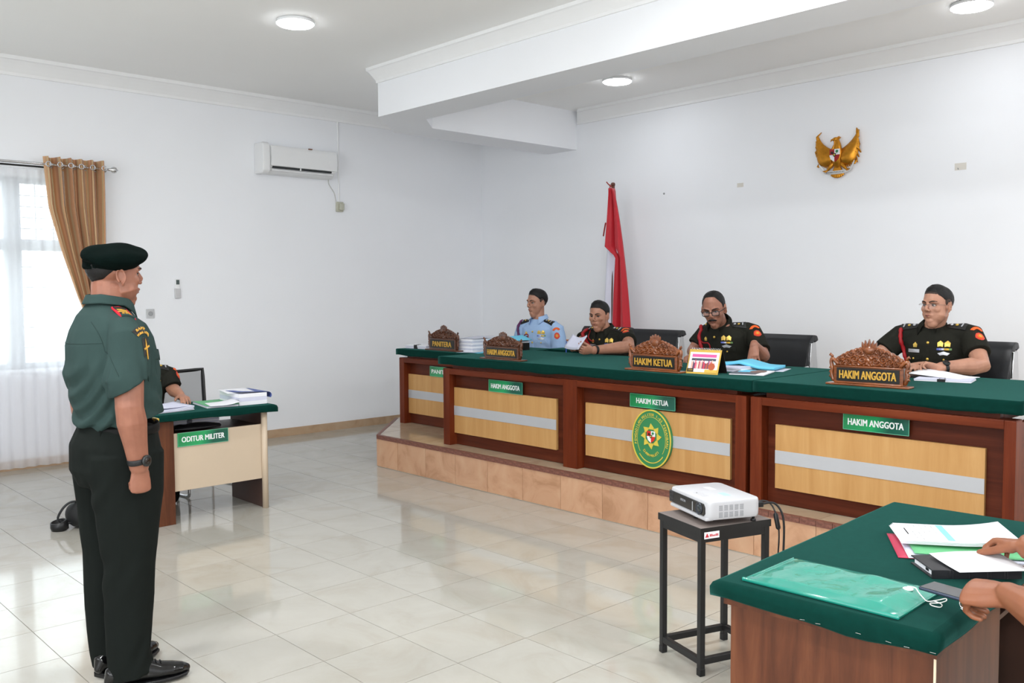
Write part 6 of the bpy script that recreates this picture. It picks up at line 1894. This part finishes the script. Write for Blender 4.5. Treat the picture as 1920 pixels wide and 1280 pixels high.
def front_decals(P, sbv, ny, nz, board=OLIVES, tagm=None, medal=True, cord=REDC, sd_cord=1, epa=True, buttons=4, ribbons=1, sh=None):
    """insignia on chest and shoulders; P's own space, chest faces +Y"""
    F = dict(U=(-1, 0, 0), V=(0, 0, 1), d=(0, -1, 0))
    y0 = 0.35
    at = lambda x, z: (x, y0, z)
    top = nz-0.09
    plk = decal(P, sbv, at(0, top-0.20), F['U'], F['V'], F['d'], [(-0.017, -0.20), (0.017, -0.20), (0.017, 0), (0.017, 0.17), (-0.017, 0.17), (-0.017, 0)], board, 'placket', 0.002)
    for k in range(buttons):
        l, n = cast(sbv, (0, y0, top-0.03-0.105*k), (0, -1, 0))
        if l is None: continue
        part('button', MB().ell(l+n*0.004, (0.0095, 0.006, 0.0095), 12, 8), GOLDB, P, smooth=True)
    for x in (0.095, -0.095):
        pk = decal(P, sbv, at(x, top-0.125), F['U'], F['V'], F['d'], [(-0.058, 0.02), (0, 0.02), (0.058, 0.02), (0.058, -0.012), (0, -0.026), (-0.058, -0.012)], board, 'pocket_flap', 0.003)
        l, n = cast(sbv, (x, y0, top-0.135), (0, -1, 0))
        if l is not None: part('button', MB().ell(l+n*0.006, (0.007, 0.005, 0.007), 10, 7), GOLDB, pk, smooth=True)
    tg = decal(P, sbv, at(0.095, top-0.085), F['U'], F['V'], F['d'], rect(0.082, 0.022), tagm or BLKB, 'name_tag', 0.004)
    bd = decal(P, sbv, at(0.085, top-0.045), F['U'], F['V'], F['d'], [(-0.012, -0.016), (0.012, -0.016), (0.015, 0.002), (0, 0.018), (-0.015, 0.002)], GOLDB, 'badge', 0.004)
    if medal:
        for x, z in ((-0.075, -0.035), (-0.115, -0.035)):
            decal(P, sbv, at(x, top+z), F['U'], F['V'], F['d'], [(-0.015, -0.018), (0, -0.014), (0.015, -0.018), (0.017, 0.008), (0, 0.022), (-0.017, 0.008)], GOLDB, 'medal', 0.004)
        cols = [(96, 110, 190), (150, 160, 220), (210, 214, 230), (206, 160, 60), (226, 190, 60), (120, 150, 90)]
        for r_ in range(ribbons):
            for k in range(6):
                decal(P, sbv, at(-0.062-0.014*k, top-0.068-0.016*r_), F['U'], F['V'], F['d'], rect(0.014, 0.012), RIB[(k+r_) % 6], 'ribbon_bar', 0.004)
        lw = decal(P, sbv, at(-0.095, top-0.098-0.012*(ribbons-1)), F['U'], F['V'], F['d'], [(-0.035, 0.004), (-0.02, -0.010), (0, -0.006), (0.02, -0.010), (0.035, 0.004), (0.018, 0.009), (0, 0.016), (-0.018, 0.009)], SILVB, 'wing_badge', 0.004)
    if epa:
        for sd in (1, -1):
            S = Vector(sh[0 if sd == 1 else 1])
            Nk = Vector((sd*0.075, ny*0.98, nz-0.01))
            mid = Nk.lerp(S, 0.52); V = (S-Nk).normalized(); d = Vector((0, -0.5, -0.87))
            e = decal(P, sbv, mid+Vector((0, 0.02, 0)), V.cross(d), V, d, [(-0.026, -0.055), (0, -0.066), (0.026, -0.055), (0.028, 0.065), (0, 0.065), (-0.028, 0.065)], st_epa, 'shoulder_board', 0.006)
            for k in range(3):
                l, n = cast(sbv, mid+Vector((0, 0.02, 0))+V*(-0.034+0.036*k)-d*0.3, d)
                if l is not None:
                    if k == 2: part('bar', MB().box(-0.018, 0.018, -0.004, 0.004, 0.006, 0.0105, face_matrix(l, -d, V)), SILVB, e)
                    else: part('star', MB().lathe([(0.011, 0.006), (0.009, 0.011), (0.004, 0.013)], 10, face_matrix(l, -d, V)), GOLDB if k else SILVB, e, smooth=True)
def cord_on(P, sbv, pts, mt, r=0.008, name='aiguillette', d=(0, -1, 0)):
    out = []
    for q in smooth_pts(pts, 5):
        l, n = cast(sbv, Vector(q)-Vector(d)*0.4, d, 0.9)
        if l is not None: out.append(l-Vector(d)*r*0.7)
    if len(out) > 2:
        for k in range(1): pass
        mb = MB().tube(out, [r*(1+0.18*math.sin(i*2.1)) for i in range(len(out))], 8)
        return part(name, mb, mt, P, smooth=True)
RIB = [mat('ribbon_%s' % n_, c, 0.6) for n_, c in (('blue', (88, 104, 186)), ('violet', (140, 146, 206)), ('pale', (206, 210, 226)), ('ochre', (202, 156, 56)), ('yellow', (224, 186, 60)), ('green', (110, 146, 90)))]
st_epa = mat('epaulette_black', (24, 24, 22), 0.55)

def sleeve_patch(P, sbv, S, E, out_dir, fwd):
    """orange arc tab with a round unit patch under it on the upper arm"""
    S, E = Vector(S), Vector(E); ax = (E-S).normalized(); o = Vector(out_dir).normalized(); o = (o-ax*o.dot(ax)).normalized()
    U = ax.cross(o)
    c = S.lerp(E, 0.18)+o*0.02
    a = decal(P, sbv, c, U, -ax, -o, arcband(0.026, 0.046, R(150), R(30)), ORNG, 'sleeve_tab', 0.003)
    c2 = S.lerp(E, 0.34)+o*0.02
    b = decal(P, sbv, c2, U, -ax, -o, [(0.030*math.sin(2*PI*i/10)*(1 if i % 2 else 0.9), 0.034*math.cos(2*PI*i/10)) for i in range(10)][::-1], PKRED, 'unit_patch', 0.003)
    decal(P, sbv, c2, U, -ax, -o, disc(0.02, 10), ORNG, 'patch_centre', 0.005, b)
    decal(P, sbv, c2, U, -ax, -o, [(-0.008, -0.010), (0.008, -0.010), (0.010, 0.004), (0, 0.014), (-0.010, 0.004)], YELB, 'patch_mark', 0.007, b)

def seated(label, loc, rotz, W, st0, ny, nz, head, yaw, pitch, roll=0, gaze=0.0, fwd=0.42, w=1.0, d=1.0):
    """W: world joints sh_r, sh_l, el_r ..., hands given with world directions"""
    tl, td = toloc(loc, rotz), todir(rotz)
    J = dict(pelvis=(0, 0, 0.50), chest=(0, ny*0.75, nz-0.14), neck=(0, ny, nz), head=tuple(tl(*head)), yaw=yaw, pitch=pitch, roll=roll, gaze=gaze)
    for k in ('sh_r', 'sh_l', 'el_r', 'el_l', 'wr_r', 'wr_l'): J[k] = tuple(tl(*W[k]))
    for k in ('r', 'l'):
        h = W.get('hand_'+k)
        if h:
            h = dict(h); h['f'] = tuple(td(*h['f'])); h['p'] = tuple(td(*h['p'])); J['hand_'+k] = h
            J['palm_'+k] = h['p']
    for k, x in (('r', 1), ('l', -1)):
        J['hip_'+k] = (x*0.10, 0, 0.53); J['kn_'+k] = (x*0.125, fwd, 0.50); J['an_'+k] = (x*0.125, fwd+0.0, 0.09)
    st = dict(torso=seated_torso(ny, nz+0.012, w, d), trs=SEAT_TRS(fwd), trouser=OLIVE, voxel=0.0045, svoxel=0.0068, hem=0.66, sleeve=0.07, arm=1.08)
    st.update(st0)
    P, H, bv, sbv, s = person(label, loc, rotz, J, st)
    return P, H, bv, sbv, s, J
def judge_folds(J):
    f = []
    for k, sx in (('r', 1), ('l', -1)):
        S = J[k] if k in J else None
    return [((0.14, 0.10, 0.72), (0.5, 0.2, 0.8), 0.13, 0.006, 0.055), ((-0.14, 0.10, 0.72), (-0.5, 0.2, 0.8), 0.13, 0.006, 0.055), ((0, 0.14, 0.62), (1, 0, 0.1), 0.14, 0.005, 0.05)]

# presiding judge: glasses, moustache, leaning over the blue folder
loc, rz = (-3.955, 6.10, ZD), R(180)
W = dict(sh_r=(-4.165, 6.02, 1.217), sh_l=(-3.745, 6.02, 1.233), el_r=(-4.215, 5.93, 1.075), wr_r=(-4.01, 5.62, 1.062), el_l=(-3.585, 5.91, 1.055), wr_l=(-3.555, 5.735, 1.150),
         hand_r=dict(f=(0.25, -0.9, -0.1), p=(0.3, 0.1, -1), curls=((25, 40, 30),)*4, thumb=(0.6, 0.8, 0.1)),
         hand_l=dict(f=(0.25, -0.40, -0.85), p=(-0.2, 0.9, -0.4), curls=((8, 10, 6), (10, 12, 8), (14, 16, 10), (20, 20, 12)), thumb=(0.8, 0.35, 0.3)))
P, H, bv, sbv, s, J = seated('person with black glasses and moustache in dark uniform pressing on the blue folder', loc, rz, W,
    dict(skin=SK4, shirt=OLIVES, s=1.07, fat=0.97, jaw=0.92, folds=judge_folds({}), seed=3.0, collar_r=0.068, collar_h=0.040, hem_l=0.80, hem=0.74), 0.215, 1.015, (-3.905, 5.745, 1.405), 20, -17, 5, gaze=0)
front_decals(P, sbv, 0.20, 1.03, OLIVES, BLKB, sh=(J['sh_r'], J['sh_l']), buttons=3)
cord_on(P, sbv, [(0.205, 0.3, 0.985), (0.175, 0.3, 0.93), (0.150, 0.3, 0.84), (0.125, 0.3, 0.76), (0.105, 0.3, 0.70)], REDC, 0.015)
cord_on(P, sbv, [(0.17, 0.3, 0.885), (0.12, 0.3, 0.862), (0.06, 0.3, 0.862), (0.045, 0.3, 0.83), (0.05, 0.3, 0.77)], REDC, 0.0045, 'aiguillette_loop')
sleeve_patch(P, sbv, J['sh_l'], J['el_l'], (-0.75, 0.65, 0.1), None)
hair_cap(P, H, s, bv, hairline(0.76, 0.48, -0.06, -0.7, 0.45), 0.006, 'hair')
Mh = H @ Matrix.Scale(s, 4)
def hpart(name, mb, mt, sm=True, parent=None):
    mb.v = [tuple(Mh @ Vector(p)) for p in mb.v]; return part(name, mb, mt, parent or P, smooth=sm)
hpart('moustache', MB().tube([(-0.029, 0.082, -0.058), (-0.014, 0.096, -0.0505), (0, 0.1005, -0.0475), (0.014, 0.096, -0.0505), (0.029, 0.082, -0.058)], [(0.0035, 0.003), (0.0072, 0.005), (0.0068, 0.005), (0.0072, 0.005), (0.0035, 0.003)], 8, side=(0, 0, 1)), HAIRM)
def glasses(frame, r, square, lensm, half):
    fr = None
    for x in (-1, 1):
        pts = []
        for k in range(20):
            a = 2*PI*k/20
            c_, s_ = math.cos(a), math.sin(a)
            e = 0.55 if square else 0.9
            px = 0.0255*math.copysign(abs(c_)**e, c_); pz = 0.0165*math.copysign(abs(s_)**e, s_)
            pts.append((x*0.034+px, 0.099-0.10*abs(x*0.034+px)**1.3*1.2, -0.002+pz))
        if half: pts = [q for q in pts if q[2] > 0.006]
        pts = sorted(pts, key=lambda q: q[0]) if half else pts
        g = MB().tube(pts, r, 6, closed=not half)
        o = hpart('glasses_rim', g, frame)
        lz = MB(); 
        full = [(x*0.034+0.025*math.copysign(abs(math.cos(a))**0.6, math.cos(a)), 0.0985-0.12*abs(x*0.034+0.025*math.cos(a))**1.3, -0.002+0.016*math.copysign(abs(math.sin(a))**0.6, math.sin(a))) for a in [2*PI*k/20 for k in range(20)]]
        lz.add([(x*0.034, 0.0985-0.12*0.034**1.3, -0.002)]+full, [(0, 1+k, 1+(k+1) % 20) for k in range(20)])
        hpart('lens', lz, lensm, True)
        hpart('temple_arm', MB().tube([(x*0.060, 0.094, 0.006), (x*0.075, 0.06, 0.007), (x*0.084, 0.0, 0.006), (x*0.084, -0.022, -0.006)], r, 6), frame)
    hpart('glasses_bridge', MB().tube([(-0.010, 0.1, 0.004), (0, 0.103, 0.007), (0.010, 0.1, 0.004)], r, 6), frame)
m, nt, b = new_mat('spectacle_lens'); b.inputs['Base Color'].default_value = (0.95, 0.97, 1, 1); b.inputs['Alpha'].default_value = 0.07; b.inputs['Roughness'].default_value = 0.03; LENSM = m
glasses(BLACKP, 0.0026, True, LENSM, False)

# judge with clasped hands
loc, rz = (-2.415, 6.17, ZD), R(180)
W = dict(sh_r=(-2.635, 6.08, 1.243), sh_l=(-2.195, 6.08, 1.255), el_r=(-2.745, 5.93, 1.075), wr_r=(-2.475, 5.72, 1.060), el_l=(-2.075, 5.925, 1.072), wr_l=(-2.235, 5.705, 1.064),
         hand_r=dict(f=(0.85, -0.32, 0.12), p=(-0.25, 0.25, -1), curls=FISTY, thumb=(0.75, 0.5, -0.1)),
         hand_l=dict(f=(-0.92, -0.28, 0.16), p=(0.1, -0.6, -0.8), curls=FISTY, thumb=(0.9, 0.4, -0.35), thumb_bend=0.1))
P, H, bv, sbv, s, J = seated('person with rimless glasses in dark uniform resting clasped hands on the single desk', loc, rz, W,
    dict(skin=SK5, shirt=OLIVES, s=1.02, fat=1.03, jaw=1.12, folds=judge_folds({}), seed=5.0, arm=1.2, sleeve=0.076, neckr=0.060, hem=0.64, collar_h=0.036), 0.125, 1.025, (-2.375, 5.985, 1.437), -14, 2, 0, w=1.06, d=1.05, gaze=0.5)
front_decals(P, sbv, 0.115, 1.04, OLIVES, SILVB, sh=(J['sh_r'], J['sh_l']), buttons=3)
cord_on(P, sbv, [(0.200, 0.3, 1.0), (0.192, 0.3, 0.94), (0.178, 0.3, 0.87), (0.160, 0.3, 0.80)], REDC, 0.013)
sleeve_patch(P, sbv, J['sh_l'], J['el_l'], (-0.7, 0.7, 0.1), None)
watch(P, J['wr_l'], J['el_l'], None, (-0.1, 0.65, 0.75), RUBBER, WCASE, 0.034)
hair_cap(P, H, s, bv, hairline(0.54, 0.38, 0.16, -0.45, 0.45, 0.06), 0.008, 'hair')
hair_cap(P, H, s, bv, hairline(0.42, 0.30, -0.10, -0.72, 0.5, -0.34), 0.0025, 'cropped_sides', HAIRF)
Mh = H @ Matrix.Scale(s, 4)
glasses(mat('thin_steel', (128, 118, 110), 0.3, metal=0.8), 0.0012, False, LENSM, True)

# judge reading from a stack of papers
loc, rz = (-5.185, 6.16, ZD), R(180)
W = dict(sh_r=(-5.395, 6.04, 1.160), sh_l=(-4.975, 6.02, 1.160), el_r=(-5.40, 5.86, 1.065), wr_r=(-5.165, 5.60, 1.085), el_l=(-4.815, 5.86, 1.080), wr_l=(-4.915, 5.525, 1.062),
         hand_r=dict(f=(0.05, -0.95, -0.15), p=(0.75, -0.1, 0.55), curls=((30, 38, 25), (32, 40, 25), (36, 40, 28), (38, 40, 28)), thumb=(0.75, 0.5, 0.35)),
         hand_l=dict(f=(-0.30, -0.95, 0.02), p=(-0.82, 0.12, 0.35), curls=((35, 42, 30), (36, 44, 30), (38, 44, 30), (40, 44, 30)), thumb=(0.75, 0.45, 0.4)))
P, H, bv, sbv, s, J = seated('person in dark uniform leaning forward and reading from a stack of white papers', loc, rz, W,
    dict(skin=SK3, shirt=OLIVES, s=1.0, fat=1.02, jaw=1.05, folds=judge_folds({}), seed=7.0, arm=1.15, sleeve=0.074, hem=0.58), 0.185, 0.935, (-5.185, 5.905, 1.330), 12, -5, 0, w=1.02, gaze=-0.2)
front_decals(P, sbv, 0.17, 0.965, OLIVES, SILVB, sh=(J['sh_r'], J['sh_l']), ribbons=2, buttons=3)
cord_on(P, sbv, [(0.195, 0.4, 0.925), (0.175, 0.4, 0.86), (0.15, 0.4, 0.79), (0.12, 0.4, 0.72)], REDC, 0.015)
cord_on(P, sbv, [(0.16, 0.4, 0.92), (0.14, 0.4, 0.85), (0.11, 0.4, 0.83), (0.07, 0.4, 0.83)], REDC, 0.005, 'aiguillette_loop')
sleeve_patch(P, sbv, J['sh_l'], J['el_l'], (-0.6, 0.75, 0.15), None)
watch(P, J['wr_l'], J['el_l'], None, (0.8, 0.2, 0.6), RUBBER, WCASE, 0.034)
hair_cap(P, H, s, bv, hairline(0.52, 0.38, 0.06, -0.55, 0.45, -0.05), 0.009, 'hair')
hair_cap(P, H, s, bv, hairline(0.42, 0.30, -0.10, -0.72, 0.5, -0.34), 0.0025, 'cropped_sides', HAIRF)
RP = thing('reading_papers', 'stack of white papers held up in the hands of the reading judge', 'documents', (-5.035, 5.46, 1.068), R(-14))
for k in range(5):
    part('sheet', MB().grid(lambda u, v, k=k: (0.21*(u-0.5), -0.055+0.15*v*0.55, 0.001+0.0028*k+0.085*v+0.018*(2*u-1)**2*(0.4+v)), 10, 6), PAPER if k % 2 else PAPERB, RP, smooth=True, solid=0.0022)
PEN = tag(part('pen', MB().tube([(-5.10, 5.40, 1.045), (-5.19, 5.50, 1.125)], 0.004, 8), mat('pen_blue', (44, 76, 176), 0.3), smooth=True), 'blue pen between the fingers of the reading judge', 'pen')

# clerk in light blue
loc, rz = (-6.40, 6.44, ZD), R(188)
c, sn = math.cos(rz), math.sin(rz)
def cw(x, y, z): return (loc[0]+c*x-sn*y, loc[1]+sn*x+c*y, ZD+z)
W = dict(sh_r=cw(0.205, 0.05, 0.905), sh_l=cw(-0.205, 0.05, 0.895), el_r=cw(0.26, 0.07, 0.66), wr_r=cw(0.13, 0.27, 0.60), el_l=cw(-0.26, 0.07, 0.66), wr_l=cw(-0.13, 0.27, 0.60),
         hand_r=dict(f=(0.2, -0.9, 0), p=(0, 0, -1), curls=(RELAX[0],)*4), hand_l=dict(f=(-0.2, -0.9, 0), p=(0, 0, -1), curls=(RELAX[0],)*4))
P, H, bv, sbv, s, J = seated('person in light blue uniform shirt seated behind the clerk desk', loc, rz, W,
    dict(skin=SK2, shirt=BLUES, s=1.07, fat=0.94, jaw=0.95, folds=judge_folds({}), seed=9.0, arm=1.1, sleeve=0.078, hem=0.86, neckr=0.052, collar_h=0.055, collar_r=0.066, collar_gap=0.62, trouser=OLIVE), 0.07, 0.985, cw(0.01, 0.09, 1.145), -14, 0, 0, w=1.06, gaze=0.3)
front_decals(P, sbv, 0.06, 0.985, BLUES, BLKB, sh=(J['sh_r'], J['sh_l']), buttons=3)
cord_on(P, sbv, [(0.205, 0.3, 0.97), (0.215, 0.3, 0.90), (0.20, 0.3, 0.82), (0.165, 0.3, 0.74), (0.12, 0.3, 0.67)], mat('cord_purple', (92, 36, 86), 0.55, var=0.5, vscale=26), 0.013)
cord_on(P, sbv, [(0.17, 0.3, 0.79), (0.10, 0.3, 0.835), (0.055, 0.3, 0.83), (0.06, 0.3, 0.76), (0.07, 0.3, 0.70)], REDC, 0.005, 'aiguillette_loop')
sleeve_patch(P, sbv, J['sh_l'], J['el_l'], (-0.5, 0.85, 0.1), None)
hair_cap(P, H, s, bv, hairline(0.52, 0.40, 0.16, -0.36, 0.45, 0.08), 0.014, 'hair')
hair_cap(P, H, s, bv, hairline(0.42, 0.30, -0.10, -0.72, 0.5, -0.34), 0.0025, 'cropped_sides', HAIRF)

# prosecutor, mostly hidden behind the standing officer
MESHC = mat('mesh_grey', (70, 72, 74), 0.7, alpha=0.55)
def mesh_chair(label, loc, rotz, first=[None]):
    if first[0] is not None: return dup(first[0], loc, rotz, label, 'mesh chairs by the window wall')
    C_ = thing('mesh_chair', label, 'chair', loc, rotz, 'mesh chairs by the window wall'); first[0] = C_
    def back(u, v): return (0.21*(2*u-1)*(1-0.12*(1-v)), -0.235-0.05*(1-(2*u-1)**2)-0.07*v, 0.52+0.39*v+0.01*(2*u-1)**2)
    part('backrest_mesh', MB().grid(back, 10, 8), MESHC, C_, smooth=True)
    pts = [back(0, v/6) for v in range(7)]+[back(u/8, 1) for u in range(1, 9)]+[back(1, 1-v/6) for v in range(1, 7)]+[back(1-u/8, 0) for u in range(1, 8)]
    part('backrest_frame', MB().tube(pts, [(0.022, 0.014)]*len(pts), 8, side=(0, 1, 0), closed=True), BLACKP, C_, smooth=True)
    part('seat', MB().box(-0.23, 0.23, -0.22, 0.23, 0.375, 0.425), LEATHER, C_, bevel=0.02, seg=3)
    for x in (-1, 1):
        part('leg', MB().tube(smooth_pts([(x*0.22, -0.25, 0.60), (x*0.23, -0.22, 0.44), (x*0.24, -0.24, 0.06), (x*0.24, -0.22, 0.013), (x*0.24, 0.0, 0.012), (x*0.24, 0.2, 0.012), (x*0.24, 0.24, 0.06), (x*0.23, 0.2, 0.42)], 5), 0.011, 8), CHROME, C_, smooth=True)
        part('armrest', MB().tube(smooth_pts([(x*0.24, -0.24, 0.62), (x*0.265, -0.2, 0.655), (x*0.265, 0.1, 0.655), (x*0.25, 0.18, 0.60), (x*0.24, 0.2, 0.45)], 4), [(0.02, 0.011)]*17, 8, side=(1, 0, 0)), BLACKP, C_, smooth=True)
    return C_
mesh_chair('black framed mesh chair with empty back beside the prosecutor', (-6.86, 3.06, 0), R(-84))
mesh_chair('black framed mesh chair occupied by the prosecutor', (-6.86, 2.53, 0), R(-90))
loc, rz = (-6.82, 2.545, 0), R(-90)
W = dict(sh_r=(-6.74, 2.335, 0.940), sh_l=(-6.74, 2.765, 0.940), el_r=(-6.63, 2.30, 0.80), wr_r=(-6.42, 2.40, 0.795), el_l=(-6.66, 2.765, 0.83), wr_l=(-6.44, 2.735, 0.800),
         hand_r=dict(f=(0.9, 0.3, -0.1), p=(0, 0, -1), curls=RELAX), hand_l=dict(f=(0.95, -0.10, -0.10), p=(0.1, -0.1, -1), curls=RELAX, thumb=(0.75, 0.6, 0.1)))
P, H, bv, sbv, s, J = seated('person in dark uniform seated at the desk behind the standing officer', loc, rz, W,
    dict(skin=SK3, shirt=OLIVES, s=1.0, folds=judge_folds({}), seed=11.0, sleeve=0.07, hem=0.88), 0.10, 1.02, (-6.68, 2.55, 1.16), 0, -4, 0, fwd=0.30)
front_decals(P, sbv, 0.09, 1.02, OLIVES, BLKB, sh=(J['sh_r'], J['sh_l']))
sleeve_patch(P, sbv, J['sh_l'], J['el_l'], (-0.7, 0.6, 0.1), None)
hair_cap(P, H, s, bv, hairline(), 0.010, 'hair')
for x in (1, -1): shoe(P, (x*0.125, -0.02, 0), -4*x, SHOEM)

# advocate at the near desk: only the hands come into the picture
loc, rz = (-0.22, 2.44, 0), R(90)
W = dict(sh_r=(-0.29, 2.655, 0.985), sh_l=(-0.29, 2.225, 0.985), el_r=(-0.515, 2.765, 0.855), wr_r=(-0.812, 2.690, 0.845), el_l=(-0.48, 1.985, 0.86), wr_l=(-0.688, 2.172, 0.862),
         hand_r=dict(f=(-0.80, 0.45, -0.15), p=(-0.15, -0.25, -0.95), curls=((38, 48, 22), (36, 46, 26), (36, 46, 28), (38, 46, 28)), thumb=(0.92, 0.28, 0.42), thumb_bend=0.3, s=1.04, spread=0.5),
         hand_l=dict(f=(-0.88, 0.18, -0.16), p=(0.0, 0.50, -0.86), curls=((46, 60, 36), (52, 64, 40), (56, 66, 42), (60, 66, 42)), thumb=(0.95, 0.25, 0.35), thumb_bend=0.25, s=1.12, spread=0.5))
P, H, bv, sbv, s, J = seated('person seated at the near desk, only forearms and hands reaching in with papers and phone', loc, rz, W,
    dict(skin=SK6, shirt=OLIVES, s=1.0, folds=judge_folds({}), seed=13.0, voxel=0.0036, arm=1.25, hem=0.62), 0.10, 1.06, (-0.20+0.02, 2.44, 1.20), 0, -8, 0, fwd=0.34)
hair_cap(P, H, s, bv, hairline(), 0.010, 'hair')
for x in (1, -1): shoe(P, (x*0.125, 0.28, 0), -4*x, SHOEM)
RG = thing('finger_ring', 'silver ring on the hand holding the phone', 'ring', (-0.79, 2.185, 0.815), 0)
part('band', MB().tube([(0.011*math.cos(a), 0, 0.011*math.sin(a)) for a in [2*PI*i/18 for i in range(18)]], 0.002, 6, closed=True), CHROME, RG, smooth=True)
part('stone', MB().ell((0, -0.009, -0.009), (0.006, 0.005, 0.005), 10, 8), CHROME, RG, smooth=True)
PH = thing('phone', 'dark blue grey smartphone held flat over the near desk', 'phone', (-0.838, 2.255, 0.812), R(171))
part('body', MB().box(-0.075, 0.075, -0.034, 0.034, -0.0045, 0.0045), mat('phone_slate', (62, 70, 88), 0.3, metal=0.4), PH, bevel=0.004, seg=3)
part('screen', MB().box(-0.072, 0.072, -0.032, 0.032, 0.0044, 0.0050), mat('phone_glass', (16, 17, 20), 0.05, coat=0.8), PH)
ac = judge_chair('black chair of the advocate at the near desk', (-0.18, 2.44, 0), R(90))
